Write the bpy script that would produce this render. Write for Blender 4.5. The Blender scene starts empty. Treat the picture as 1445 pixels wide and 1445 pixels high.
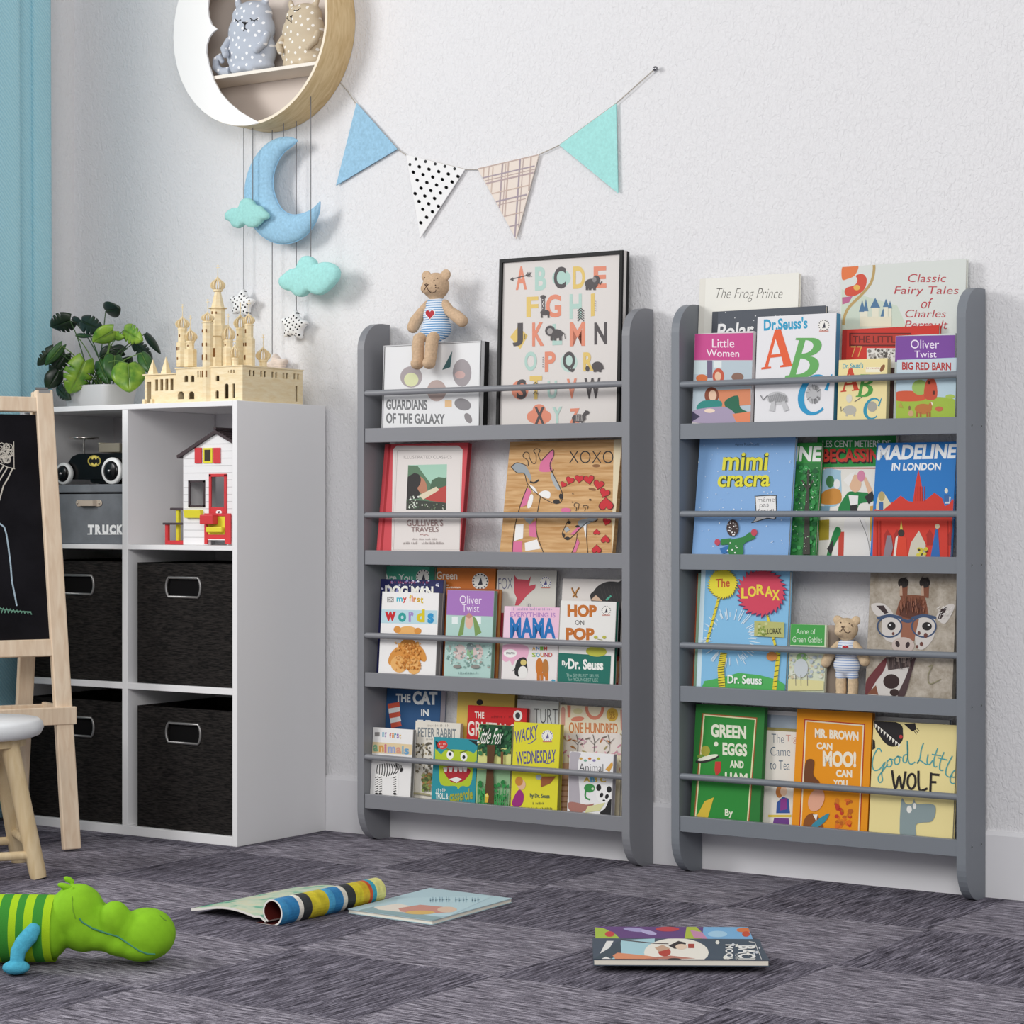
import bpy, math, random
from mathutils import Vector, Matrix
from mathutils.bvhtree import BVHTree

R = math.radians
sc = bpy.context.scene
COL = sc.collection
random.seed(7)

# ---------------------------------------------------------------- camera
FPX, TH, CX, Y0, CH, CD, CXW = 3173.0, R(34), 722.5, 723.0, 0.8, 4.438, 3.0
VX = Vector((-math.sin(TH), math.cos(TH), 0))
RX = Vector((math.cos(TH), math.sin(TH), 0))
CAMP = Vector((CXW, -CD, CH))
cam_d = bpy.data.cameras.new('camera')
cam = bpy.data.objects.new('camera', cam_d)
COL.objects.link(cam)
cam.location = CAMP
cam.rotation_euler = (R(90), 0, TH)
cam_d.sensor_width = 36
cam_d.lens = FPX / 1445 * 36
cam_d.shift_y = (Y0 - 722.5) / 1445
cam_d.clip_start = .05
sc.camera = cam

# ---------------------------------------------------------------- world, window light, exposure
wd = bpy.data.worlds.new('world')
sc.world = wd
wd.use_nodes = True
wd.node_tree.nodes['Background'].inputs[0].default_value = (.97, .98, 1, 1)
wd.node_tree.nodes['Background'].inputs[1].default_value = .55


def area(name, loc, target, sx, sy, power, col=(1, 1, 1)):
    l = bpy.data.lights.new(name, 'AREA')
    l.shape = 'RECTANGLE'
    l.size, l.size_y, l.energy, l.color = sx, sy, power, col
    o = bpy.data.objects.new(name, l)
    COL.objects.link(o)
    o.location = loc
    o.rotation_euler = (Vector(target) - Vector(loc)).to_track_quat('-Z', 'Y').to_euler()
    return o


area('window_daylight', (-2.0, -2.9, 2.3), (.5, 0, .75), 1.1, 1.1, 60, (1, .99, .975))
area('camera_side_fill', (2.4, -4.3, 2.3), (.3, 0, .6), 2.2, 1.4, 78, (1, .985, .96))  # added frontal fill to brighten the shelf insides, not a lamp of the room
sc.view_settings.view_transform = 'Standard'
sc.view_settings.look = 'None'
sc.view_settings.exposure = 0.0
sc.view_settings.gamma = 1.0
sc.view_settings.use_curve_mapping = False
try:
    sc.cycles.max_bounces = 6
except Exception:
    pass


# ---------------------------------------------------------------- pixel rays -> points on real planes
def ray(px, py):
    return VX + RX * ((px - CX) / FPX) + Vector((0, 0, (Y0 - py) / FPX))


def W(px, py, y=0.0):
    d = ray(px, py)
    return CAMP + d * ((y + CD) / d.y)


def G(px, py, z=0.0):
    d = ray(px, py)
    return CAMP + d * ((z - CH) / d.z)


def XP(px, py, x):
    d = ray(px, py)
    return CAMP + d * ((x - CXW) / d.x)


def K(px, py, Z):
    return CAMP + ray(px, py) * Z


# ---------------------------------------------------------------- materials
def lin(h):
    if not isinstance(h, str):
        return tuple(h) + (1,)
    h = h.lstrip('#')
    out = []
    for i in (0, 2, 4):
        c = int(h[i:i + 2], 16) / 255
        out.append(c / 12.92 if c <= .04045 else ((c + .055) / 1.055) ** 2.4)
    return tuple(out) + (1,)


_mats = {}


def mat(h, rough=.55, spec=.3, metal=0, var=0.0, scale=30, bump=0, bscale=200, stretch=None, coat=0):
    """plain coloured material; var = procedural brightness variation, bump = procedural relief"""
    key = (h, rough, spec, metal, var, scale, bump, bscale, stretch, coat)
    if key in _mats:
        return _mats[key]
    m = bpy.data.materials.new('m_' + str(h))
    m.use_nodes = True
    nt = m.node_tree
    b = nt.nodes['Principled BSDF']
    b.inputs['Base Color'].default_value = lin(h)
    b.inputs['Roughness'].default_value = rough
    b.inputs['Specular IOR Level'].default_value = spec
    b.inputs['Metallic'].default_value = metal
    b.inputs['Coat Weight'].default_value = coat
    if var or bump:
        tc = nt.nodes.new('ShaderNodeTexCoord')
        mp = nt.nodes.new('ShaderNodeMapping')
        nt.links.new(tc.outputs['Object'], mp.inputs[0])
        if stretch:
            mp.inputs['Scale'].default_value = stretch
    if var:
        n = nt.nodes.new('ShaderNodeTexNoise')
        n.inputs['Scale'].default_value = scale
        n.inputs['Detail'].default_value = 4
        nt.links.new(mp.outputs[0], n.inputs['Vector'])
        r = nt.nodes.new('ShaderNodeValToRGB')
        c = lin(h)
        r.color_ramp.elements[0].position, r.color_ramp.elements[1].position = .3, .7
        r.color_ramp.elements[0].color = tuple(x * (1 - var) for x in c[:3]) + (1,)
        r.color_ramp.elements[1].color = tuple(min(1, x * (1 + var)) for x in c[:3]) + (1,)
        nt.links.new(n.outputs['Fac'], r.inputs[0])
        nt.links.new(r.outputs[0], b.inputs['Base Color'])
    if bump:
        n = nt.nodes.new('ShaderNodeTexNoise')
        n.inputs['Scale'].default_value = bscale
        n.inputs['Detail'].default_value = 3
        nt.links.new(mp.outputs[0], n.inputs['Vector'])
        bp = nt.nodes.new('ShaderNodeBump')
        bp.inputs['Strength'].default_value = bump
        bp.inputs['Distance'].default_value = .002
        nt.links.new(n.outputs['Fac'], bp.inputs['Height'])
        nt.links.new(bp.outputs[0], b.inputs['Normal'])
    _mats[key] = m
    return m


def nodes_mat(name, rough=.8, spec=.2):
    m = bpy.data.materials.new(name)
    m.use_nodes = True
    nt = m.node_tree
    b = nt.nodes['Principled BSDF']
    b.inputs['Roughness'].default_value = rough
    b.inputs['Specular IOR Level'].default_value = spec
    return m, nt, b


def N(nt, kind, **kw):
    n = nt.nodes.new('ShaderNode' + kind)
    for k, v in kw.items():
        setattr(n, k, v)
    return n


def mathn(nt, op, a, b=None, c=None):
    n = N(nt, 'Math', operation=op)
    for i, x in enumerate((a, b, c)):
        if x is None:
            continue
        if isinstance(x, (int, float)):
            n.inputs[i].default_value = x
        else:
            nt.links.new(x, n.inputs[i])
    return n.outputs[0]


def mixc(nt, fac, a, b):
    n = N(nt, 'Mix', data_type='RGBA')
    for s, x in ((0, fac), (6, a), (7, b)):
        if isinstance(x, (int, float)):
            n.inputs[s].default_value = x
        elif isinstance(x, tuple):
            n.inputs[s].default_value = x
        else:
            nt.links.new(x, n.inputs[s])
    return n.outputs[2]


def dots_mat(name, base, dot, freq, radius, rnd=.25):
    """cloth printed with round dots in the x-z plane of the object"""
    m, nt, b = nodes_mat(name, .9, .1)
    tc = N(nt, 'TexCoord')
    sp = N(nt, 'SeparateXYZ')
    nt.links.new(tc.outputs['Object'], sp.inputs[0])
    cb = N(nt, 'CombineXYZ')
    nt.links.new(sp.outputs[0], cb.inputs[0])
    nt.links.new(sp.outputs[2], cb.inputs[1])
    vo = N(nt, 'TexVoronoi', voronoi_dimensions='2D')
    vo.inputs['Scale'].default_value = freq
    vo.inputs['Randomness'].default_value = rnd
    rot = N(nt, 'Mapping')
    rot.inputs['Rotation'].default_value = (0, 0, .6)
    nt.links.new(cb.outputs[0], rot.inputs[0])
    nt.links.new(rot.outputs[0], vo.inputs['Vector'])
    f = mathn(nt, 'LESS_THAN', vo.outputs['Distance'], radius)
    nt.links.new(mixc(nt, f, lin(base), lin(dot)), b.inputs['Base Color'])
    n = N(nt, 'TexNoise')
    n.inputs['Scale'].default_value = 900
    nt.links.new(tc.outputs['Object'], n.inputs['Vector'])
    bp = N(nt, 'Bump')
    bp.inputs['Strength'].default_value = .25
    bp.inputs['Distance'].default_value = .001
    nt.links.new(n.outputs['Fac'], bp.inputs['Height'])
    nt.links.new(bp.outputs[0], b.inputs['Normal'])
    return m


def stripe_mat(name, c0, c1, freq, duty=.6):
    m, nt, b = nodes_mat(name, .9, .1)
    tc = N(nt, 'TexCoord')
    sp = N(nt, 'SeparateXYZ')
    nt.links.new(tc.outputs['Object'], sp.inputs[0])
    f = mathn(nt, 'GREATER_THAN', mathn(nt, 'FRACT', mathn(nt, 'MULTIPLY', sp.outputs[2], freq)), duty)
    nt.links.new(mixc(nt, f, lin(c0), lin(c1)), b.inputs['Base Color'])
    return m


def wood_mat(name, c0, c1, rough=.5, stretch=(3, 3, 30), scale=6):
    m, nt, b = nodes_mat(name, rough, .3)
    tc = N(nt, 'TexCoord')
    mp = N(nt, 'Mapping')
    mp.inputs['Scale'].default_value = stretch
    nt.links.new(tc.outputs['Object'], mp.inputs[0])
    n = N(nt, 'TexNoise')
    n.inputs['Scale'].default_value = scale
    n.inputs['Detail'].default_value = 6
    n.inputs['Distortion'].default_value = .6
    nt.links.new(mp.outputs[0], n.inputs['Vector'])
    r = N(nt, 'ValToRGB')
    r.color_ramp.elements[0].position, r.color_ramp.elements[1].position = .32, .68
    r.color_ramp.elements[0].color, r.color_ramp.elements[1].color = lin(c0), lin(c1)
    nt.links.new(n.outputs['Fac'], r.inputs[0])
    nt.links.new(r.outputs[0], b.inputs['Base Color'])
    return m


# ---------------------------------------------------------------- things, parts
MW = {}


def thing(name, label, cat, loc=(0, 0, 0), M=None, group=None):
    o = bpy.data.objects.new(name, None)
    o.empty_display_size = .02
    COL.objects.link(o)
    Mx = M if M is not None else Matrix.Translation(Vector(loc))
    o.matrix_world = Mx
    MW[o.name] = Mx.copy()
    o['label'], o['category'] = label, cat
    if group:
        o['group'] = group
    return o


def tag(o, label, cat, group=None):
    o['label'], o['category'] = label, cat
    if group:
        o['group'] = group
    return o


def ident(M):
    return M if M is not None else Matrix.Identity(4)


class MB:
    """collects shapes, then links them as ONE mesh object"""

    def __init__(s):
        s.v, s.f, s.mi, s.sm, s.mats = [], [], [], [], []

    def add(s, vs, fs, m, smooth=False, M=None):
        if m not in s.mats:
            s.mats.append(m)
        i0, k = len(s.v), s.mats.index(m)
        for p in vs:
            p = Vector(p)
            s.v.append(M @ p if M is not None else p)
        for f in fs:
            s.f.append([i0 + i for i in f])
            s.mi.append(k)
            s.sm.append(smooth)
        return s

    def box(s, x0, x1, y0, y1, z0, z1, m, M=None):
        vs = [(x, y, z) for x in (x0, x1) for y in (y0, y1) for z in (z0, z1)]
        fs = [(0, 1, 3, 2), (4, 6, 7, 5), (0, 4, 5, 1), (2, 3, 7, 6), (0, 2, 6, 4), (1, 5, 7, 3)]
        return s.add(vs, fs, m, False, M)

    def bar(s, a, b, w, h, m, up=(0, 0, 1)):
        """square bar from a to b, w across, h along 'up'"""
        a, b, up = Vector(a), Vector(b), Vector(up)
        d = (b - a).normalized()
        sx = d.cross(up).normalized()
        uz = sx.cross(d).normalized()
        vs = [p + sx * i * w / 2 + uz * j * h / 2 for p in (a, b) for i in (-1, 1) for j in (-1, 1)]
        fs = [(0, 1, 3, 2), (4, 6, 7, 5), (0, 4, 5, 1), (2, 3, 7, 6), (0, 2, 6, 4), (1, 5, 7, 3)]
        return s.add(vs, fs, m)

    def prism(s, pts, off, m, M=None, smooth=False):
        """pts: 3D polygon; off: extrusion vector"""
        pts = [Vector(p) for p in pts]
        off = Vector(off)
        n = len(pts)
        vs = pts + [p + off for p in pts]
        s.add(vs, [list(range(n))[::-1], list(range(n, 2 * n))], m, False, M)
        s.add(vs, [(i, (i + 1) % n, n + (i + 1) % n, n + i) for i in range(n)], m, smooth, M)
        return s

    def tube(s, pts, r, m, n=8, M=None, closed=False, flat=1.0):
        pts = [Vector(p) for p in pts]
        rs = r if isinstance(r, (list, tuple)) else [r] * len(pts)
        vs, fs = [], []
        prev = None
        for i, p in enumerate(pts):
            a = pts[i - 1] if (i or closed) else p
            b = pts[(i + 1) % len(pts)] if (i < len(pts) - 1 or closed) else p
            d = (b - a).normalized()
            if prev is None:
                t = Vector((0, 0, 1)) if abs(d.z) < .9 else Vector((1, 0, 0))
                u = d.cross(t).normalized()
            else:
                u = (prev - d * prev.dot(d)).normalized()
            prev = u
            w = d.cross(u)
            for k in range(n):
                t = 2 * math.pi * k / n
                vs.append(p + u * (math.cos(t) * rs[i]) + w * (math.sin(t) * rs[i] * flat))
        L = len(pts)
        for i in range(L if closed else L - 1):
            j = (i + 1) % L
            for k in range(n):
                fs.append((i * n + k, i * n + (k + 1) % n, j * n + (k + 1) % n, j * n + k))
        s.add(vs, fs, m, True, M)
        if not closed:
            s.add(vs, [list(range(n))[::-1], list(range((L - 1) * n, L * n))], m, False, M)
        return s

    def lathe(s, prof, m, n=24, M=None, smooth=True, caps=True):
        vs = [(r * math.cos(2 * math.pi * k / n), r * math.sin(2 * math.pi * k / n), z) for r, z in prof for k in range(n)]
        fs = [(i * n + k, i * n + (k + 1) % n, (i + 1) * n + (k + 1) % n, (i + 1) * n + k) for i in range(len(prof) - 1) for k in range(n)]
        s.add(vs, fs, m, smooth, M)
        if caps:
            s.add(vs, [list(range(n))[::-1], list(range((len(prof) - 1) * n, len(prof) * n))], m, False, M)
        return s

    def ell(s, c, r, m, nu=20, nv=12, rot=None):
        if not isinstance(r, (tuple, list)):
            r = (r, r, r)
        vs, fs = [(0, 0, r[2])], []
        for i in range(1, nv):
            a = math.pi * i / nv
            for k in range(nu):
                t = 2 * math.pi * k / nu
                vs.append((r[0] * math.sin(a) * math.cos(t), r[1] * math.sin(a) * math.sin(t), r[2] * math.cos(a)))
        vs.append((0, 0, -r[2]))
        for k in range(nu):
            fs.append((0, 1 + k, 1 + (k + 1) % nu))
            for i in range(nv - 2):
                a, b = 1 + i * nu, 1 + (i + 1) * nu
                fs.append((a + k, b + k, b + (k + 1) % nu, a + (k + 1) % nu))
            b = 1 + (nv - 2) * nu
            fs.append((b + k, len(vs) - 1, b + (k + 1) % nu))
        M = Matrix.Translation(Vector(c)) @ (rot if rot is not None else Matrix.Identity(4))
        return s.add(vs, fs, m, True, M)

    def build(s, name, parent=None, local=False, bevel=0, seg=2, subs=0, weighted=False):
        me = bpy.data.meshes.new(name)
        vs = s.v
        if parent is not None:
            P = MW[parent.name]
            if not local:
                inv = P.inverted()
                vs = [inv @ p for p in vs]
        me.from_pydata([tuple(p) for p in vs], [], s.f)
        for m in s.mats:
            me.materials.append(m)
        me.polygons.foreach_set('material_index', s.mi)
        me.polygons.foreach_set('use_smooth', s.sm)
        me.update()
        o = bpy.data.objects.new(name, me)
        COL.objects.link(o)
        if parent is not None:
            o.parent = parent
            MW[o.name] = MW[parent.name].copy()
        else:
            MW[o.name] = Matrix.Identity(4)
        if bevel:
            b = o.modifiers.new('bevel', 'BEVEL')
            b.width, b.segments, b.limit_method, b.angle_limit = bevel, seg, 'ANGLE', R(40)
            b.harden_normals = False
        if subs:
            b = o.modifiers.new('subsurf', 'SUBSURF')
            b.levels = b.render_levels = subs
        return o


def structure(o):
    o['kind'] = 'structure'
    return o


def blob(parts, m, name, parent, voxel=.004, it=8):
    """ellipsoids (centre, radii, rot) melted into one soft continuous mesh"""
    mb = MB()
    for q in parts:
        mb.ell(q[0], q[1], m, 24, 16, q[2] if len(q) > 2 else None)
    me = bpy.data.meshes.new('tmp')
    me.from_pydata([tuple(p) for p in mb.v], [], mb.f)
    t = bpy.data.objects.new('tmp', me)
    COL.objects.link(t)
    a = t.modifiers.new('r', 'REMESH')
    a.mode, a.voxel_size = 'VOXEL', voxel
    b = t.modifiers.new('s', 'SMOOTH')
    b.iterations, b.factor = it, .5
    dg = bpy.context.evaluated_depsgraph_get()
    dg.update()
    ev = t.evaluated_get(dg)
    em = ev.to_mesh()
    out = MB()
    out.add([v.co.copy() for v in em.vertices], [list(p.vertices) for p in em.polygons], m, True)
    ev.to_mesh_clear()
    bpy.data.objects.remove(t)
    bpy.data.meshes.remove(me)
    bv = BVHTree.FromPolygons(out.v, out.f)
    o = out.build(name, parent)
    return o, bv


def stick(bv, px, py, off=.0008):
    """the point on a surface that the photo shows at a pixel"""
    d = ray(px, py).normalized()
    h = bv.ray_cast(CAMP, d)
    if h[0] is None:
        h = bv.find_nearest(CAMP + d * ((W(px, py, -.1) - CAMP).length))
    return h[0] - d * off


def tubes_on(bv, lines, r, m, name, parent, V=(0, 0, 1)):
    mb = MB()
    for ln in lines:
        pts = [stick(bv, V[0] + x / V[2], V[1] + y / V[2]) for x, y in ln]
        if len(pts) == 1:
            mb.ell(pts[0], r * 1.8, m, 10, 6)
        else:
            mb.tube(pts, r, m, 6)
    return mb.build(name, parent)


# ---------------------------------------------------------------- lettering
_txt = {}


def text_mesh(s, bold):
    k = (s, bold)
    if k in _txt:
        return _txt[k]
    cu = bpy.data.curves.new('t', 'FONT')
    cu.body = s
    cu.offset = bold
    cu.resolution_u = 4
    cu.fill_mode = 'FRONT'
    ob = bpy.data.objects.new('t', cu)
    COL.objects.link(ob)
    dg = bpy.context.evaluated_depsgraph_get()
    dg.update()
    ev = ob.evaluated_get(dg)
    me = ev.to_mesh()
    vs = [v.co.copy() for v in me.vertices]
    fs = [list(p.vertices) for p in me.polygons]
    ev.to_mesh_clear()
    bpy.data.objects.remove(ob)
    bpy.data.curves.remove(cu)
    x0, x1 = min(v.x for v in vs), max(v.x for v in vs)
    y0, y1 = min(v.y for v in vs), max(v.y for v in vs)
    # cu.fill_mode FRONT may hold a double layer; keep normals towards the reader
    nv = [((v.x - x0) / max(x1 - x0, 1e-6), (v.y - y0) / max(y1 - y0, 1e-6)) for v in vs]
    _txt[k] = (nv, fs)
    return _txt[k]


class Art:
    """printing on a flat face: O origin, U right, S up, NRM outward (all local to mesh builder frame MB)"""

    def __init__(s, mb, O, U, S, NRM, WH, V=(0, 0, 1), Minv=None, base=.0003, step=.00003):
        s.mb, s.O, s.U, s.S, s.n, s.WH, s.V = mb, Vector(O), Vector(U), Vector(S), Vector(NRM), WH, V
        s.k, s.Minv, s.base, s.step = 0, Minv, base, step
        s.soft = False

    def uv(s, x, y, clamp=True):
        d = ray(s.V[0] + x / s.V[2], s.V[1] + y / s.V[2])
        t = (s.O - CAMP).dot(s.n) / d.dot(s.n)
        p = CAMP + d * t - s.O
        u, w = p.dot(s.U), p.dot(s.S)
        if clamp:
            e = .0004
            u, w = min(max(u, e), s.WH[0] - e), min(max(w, e), s.WH[1] - e)
        return u, w

    def put(s, u, w):
        p = s.O + s.U * u + s.S * w + s.n * (s.base + s.step * s.k)
        return s.Minv @ p if s.Minv is not None else p

    @staticmethod
    def curve(pts, closed):
        P = [Vector(p) for p in pts]
        n = len(P)
        out = []
        for i in range(n if closed else n - 1):
            if closed:
                p0, p1, p2, p3 = P[i - 1], P[i], P[(i + 1) % n], P[(i + 2) % n]
            else:
                p0, p1, p2, p3 = P[max(i - 1, 0)], P[i], P[i + 1], P[min(i + 2, n - 1)]
            for k in range(4):
                t = k / 4
                out.append(.5 * ((2 * p1) + (-p0 + p2) * t + (2 * p0 - 5 * p1 + 4 * p2 - p3) * t * t + (-p0 + 3 * p1 - 3 * p2 + p3) * t ** 3))
        if not closed:
            out.append(P[-1])
        return out

    def poly(s, pts, c, raw=False):
        s.k += 1
        if s.soft and not raw and 4 < len(pts) < 20:
            pts = s.curve(pts, True)
        m = c if not isinstance(c, str) else mat(c)
        q = [s.put(*(p if raw else s.uv(*p))) for p in pts]
        s.mb.add(q, [list(range(len(q)))], m)

    def rect(s, x0, y0, x1, y1, c, dy=0):
        s.poly([(x0, y1), (x1, y1 + dy), (x1, y0 + dy), (x0, y0)], c)

    def full(s, c, u0=0, v0=0, u1=1, v1=1):
        w, h = s.WH
        s.poly([(u0 * w, v0 * h), (u1 * w, v0 * h), (u1 * w, v1 * h), (u0 * w, v1 * h)], c, True)

    def ell(s, cx, cy, rx, ry, c, rot=0, n=24, a0=0, a1=360):
        pts = []
        for i in range(n + (1 if a1 - a0 < 360 else 0)):
            t = R(a0 + (a1 - a0) * i / n)
            x, y = rx * math.cos(t), ry * math.sin(t)
            pts.append((cx + x * math.cos(rot) - y * math.sin(rot), cy + x * math.sin(rot) + y * math.cos(rot)))
        s.poly(pts, c)

    def line(s, pts, w, c):
        s.k += 1
        m = c if not isinstance(c, str) else mat(c)
        P = s.curve(pts, False) if s.soft and len(pts) > 2 else [Vector(p) for p in pts]
        L, Rr = [], []
        for i, p in enumerate(P):
            d = (P[min(i + 1, len(P) - 1)] - P[max(i - 1, 0)])
            d = d.normalized() if d.length else Vector((1, 0))
            nn = Vector((-d.y, d.x)) * w / 2
            L.append(p + nn)
            Rr.append(p - nn)
        q = [s.put(*s.uv(*p)) for p in L + Rr]
        n = len(P)
        s.mb.add(q, [(i, n + i, n + i + 1, i + 1) for i in range(n - 1)], m)

    def text(s, st, x0, y0, x1, y1, c, b=.0, dy=0, sh=0):
        s.k += 1
        m = c if not isinstance(c, str) else mat(c)
        nv, fs = text_mesh(st, b)
        q = [s.put(*s.uv(x0 + tx * (x1 - x0) + sh * (ty - .5) * (y1 - y0), y1 - ty * (y1 - y0) + dy * tx)) for tx, ty in nv]
        s.mb.add(q, fs, m)

    def scrib(s, x0, y0, x1, y1, c, dy=0):
        """a line of print too small to read: little uneven strokes"""
        rd = random.Random(int(x0 * 7 + y0))
        s.k += 1
        h, x = y1 - y0, x0
        m = mat(c)
        while x < x1 - h * .2:
            w = h * rd.uniform(.25, .6)
            o = dy * (x - x0) / (x1 - x0)
            if rd.random() < .86:
                t, b = y0 + h * rd.uniform(0, .35) + o, y1 + o
                for q in (((x, t), (x + h * .16, t), (x + h * .16, b), (x, b)), ((x, (t + b) / 2), (x + w * .8, (t + b) / 2 - h * .08), (x + w * .8, (t + b) / 2 + h * .08), (x, (t + b) / 2 + h * .12))):
                    s.mb.add([s.put(*s.uv(*p)) for p in q], [(0, 1, 2, 3)], m)
            x += w + h * .12

    def heart(s, cx, cy, r, c, rot=0):
        pts = []
        for i in range(28):
            t = 2 * math.pi * i / 28
            x = 16 * math.sin(t) ** 3 / 16 * r
            y = -(13 * math.cos(t) - 5 * math.cos(2 * t) - 2 * math.cos(3 * t) - math.cos(4 * t)) / 16 * r
            pts.append((cx + x * math.cos(rot) - y * math.sin(rot), cy + x * math.sin(rot) + y * math.cos(rot)))
        s.poly(pts, c)

    def specks(s, n, x0, y0, x1, y1, r, cols, seed=1):
        rd = random.Random(seed)
        for i in range(n):
            x, y, q = rd.uniform(x0, x1), rd.uniform(y0, y1), r * rd.uniform(.5, 1.2)
            s.ell(x, y, q, q * rd.uniform(.6, 1.3), rd.choice(cols), rd.uniform(0, 3), 9)

# ================================================================ the room
def wall_paint():
    m, nt, b = nodes_mat('wall_paint', .85, .2)
    b.inputs['Base Color'].default_value = lin('#e8e7e9')
    tc = N(nt, 'TexCoord')
    mp = N(nt, 'Mapping')
    mp.inputs['Scale'].default_value = (1.3, 1.3, .8)
    nt.links.new(tc.outputs['Object'], mp.inputs[0])
    n = N(nt, 'TexNoise')
    n.inputs['Scale'].default_value = 95
    n.inputs['Detail'].default_value = 3
    n.inputs['Distortion'].default_value = 1.2
    nt.links.new(mp.outputs[0], n.inputs['Vector'])
    bp = N(nt, 'Bump')
    bp.inputs['Strength'].default_value = .8
    bp.inputs['Distance'].default_value = .004
    nt.links.new(n.outputs['Fac'], bp.inputs['Height'])
    nt.links.new(bp.outputs[0], b.inputs['Normal'])
    return m


def carpet():
    m, nt, b = nodes_mat('carpet_tiles', .95, .1)
    tc = N(nt, 'TexCoord')
    rot = N(nt, 'Mapping')
    rot.inputs['Location'].default_value = (.1783, .0, .5)
    rot.inputs['Scale'].default_value = (1 / .443, 1 / .413, 1)
    nt.links.new(tc.outputs['Object'], rot.inputs[0])
    ck = N(nt, 'TexChecker')
    ck.inputs['Scale'].default_value = 1.0
    nt.links.new(rot.outputs[0], ck.inputs['Vector'])

    def streak(sx, sy):
        mp = N(nt, 'Mapping')
        mp.inputs['Scale'].default_value = (sx, sy, 1)
        nt.links.new(tc.outputs['Object'], mp.inputs[0])
        n = N(nt, 'TexNoise')
        n.inputs['Scale'].default_value = 1
        n.inputs['Detail'].default_value = 6
        n.inputs['Roughness'].default_value = .72
        nt.links.new(mp.outputs[0], n.inputs['Vector'])
        return n.outputs['Fac']
    a = streak(15, 190)
    c = streak(175, 11)
    mx = N(nt, 'Mix', data_type='FLOAT')
    nt.links.new(ck.outputs['Fac'], mx.inputs[0])
    nt.links.new(a, mx.inputs[2])
    nt.links.new(c, mx.inputs[3])
    fz = N(nt, 'TexNoise')
    fz.inputs['Scale'].default_value = 420
    fz.inputs['Detail'].default_value = 2
    nt.links.new(tc.outputs['Object'], fz.inputs['Vector'])
    f = mathn(nt, 'ADD', mathn(nt, 'MULTIPLY', mx.outputs[0], .8), mathn(nt, 'MULTIPLY', fz.outputs['Fac'], .2))
    r = N(nt, 'ValToRGB')
    e = r.color_ramp.elements
    e[0].position, e[0].color = .39, lin('#25222b')
    e[1].position, e[1].color = .64, lin('#bdb8c1')
    x = e.new(.5)
    x.color = lin('#6f6b74')
    nt.links.new(f, r.inputs[0])
    tint = mixc(nt, ck.outputs['Fac'], (1.14, 1.13, 1.15, 1), (.70, .69, .74, 1))
    mu = N(nt, 'Mix', data_type='RGBA', blend_type='MULTIPLY')
    mu.inputs[0].default_value = 1
    nt.links.new(r.outputs[0], mu.inputs[6])
    nt.links.new(tint, mu.inputs[7])
    nt.links.new(mu.outputs[2], b.inputs['Base Color'])
    bp = N(nt, 'Bump')
    bp.inputs['Strength'].default_value = .5
    bp.inputs['Distance'].default_value = .004
    nt.links.new(f, bp.inputs['Height'])
    nt.links.new(bp.outputs[0], b.inputs['Normal'])
    return m


WALLM = wall_paint()
WLX = -1.44
structure(MB().box(WLX - .1, 3.6, 0, .1, -.1, 2.75, WALLM).build('wall_back'))
structure(MB().box(WLX - .1, WLX, -1.0, 0, -.1, 2.75, WALLM).build('wall_left'))
structure(MB().box(WLX - .6, 4.4, -5.2, .1, -.1, 0, carpet()).build('floor'))
BBM = mat('#e6e5e8', .5, .3)
mb = MB()
mb.prism([(WLX, 0, 0), (WLX, -.012, 0), (WLX, -.012, .13), (WLX, -.006, .138), (WLX, 0, .138)], (3.6 - WLX, 0, 0), BBM)
structure(mb.build('baseboard_back'))
mb = MB()
mb.prism([(WLX, 0, 0), (WLX + .012, 0, 0), (WLX + .012, 0, .13), (WLX + .006, 0, .138), (WLX, 0, .138)], (0, -1.0, 0), BBM)
structure(mb.build('baseboard_left'))

# ---------------------------------------------------------------- curtain
m, nt, b = nodes_mat('curtain_cloth', .9, .1)
b.inputs['Base Color'].default_value = lin('#a9d5e2')
tc = N(nt, 'TexCoord')
wv = N(nt, 'TexWave', wave_type='BANDS', bands_direction='DIAGONAL')
wv.inputs['Scale'].default_value = 55
wv.inputs['Distortion'].default_value = 5
wv.inputs['Detail'].default_value = 3
nt.links.new(tc.outputs['Object'], wv.inputs['Vector'])
nt.links.new(mixc(nt, mathn(nt, 'MULTIPLY', wv.outputs['Fac'], .5), lin('#a0d0de'), lin('#c0e4ec')), b.inputs['Base Color'])
bp = N(nt, 'Bump')
bp.inputs['Strength'].default_value = .4
bp.inputs['Distance'].default_value = .003
nt.links.new(wv.outputs['Fac'], bp.inputs['Height'])
nt.links.new(bp.outputs[0], b.inputs['Normal'])
CURT = m
yr = XP(70, 500, WLX + .06).y
y20 = XP(19, 500, WLX + .06).y
key = [(.028, yr + .004), (.050, yr), (.070, yr - .006), (.076, yr - .02), (.070, yr - .06), (.060, (yr + y20) / 2), (.056, y20 + .04), (.052, y20 + .012), (.060, y20 + .004), (.088, y20 - .004), (.092, y20 - .02)]
yy_ = y20 - .02
while yy_ > yr - .75:
    key += [(.080, yy_ - .03), (.062, yy_ - .07), (.058, yy_ - .095), (.086, yy_ - .11), (.092, yy_ - .125)]
    yy_ -= .125
plan = []
for i in range(len(key) - 1):
    p0, p1, p2, p3 = (Vector(key[min(max(i + k, 0), len(key) - 1)]) for k in (-1, 0, 1, 2))
    for k in range(5):
        u = k / 5
        q = .5 * ((2 * p1) + (-p0 + p2) * u + (2 * p0 - 5 * p1 + 4 * p2 - p3) * u * u + (-p0 + 3 * p1 - 3 * p2 + p3) * u ** 3)
        plan.append((WLX + q.x, q.y))
n = len(plan) - 1
vs, fs = [], []
nz = 14
for k in range(nz + 1):
    z = .008 + 2.6 * k / nz
    for i, (x, y) in enumerate(plan):
        vs.append((x, y - .012 * (k / nz - .5), z))
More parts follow.
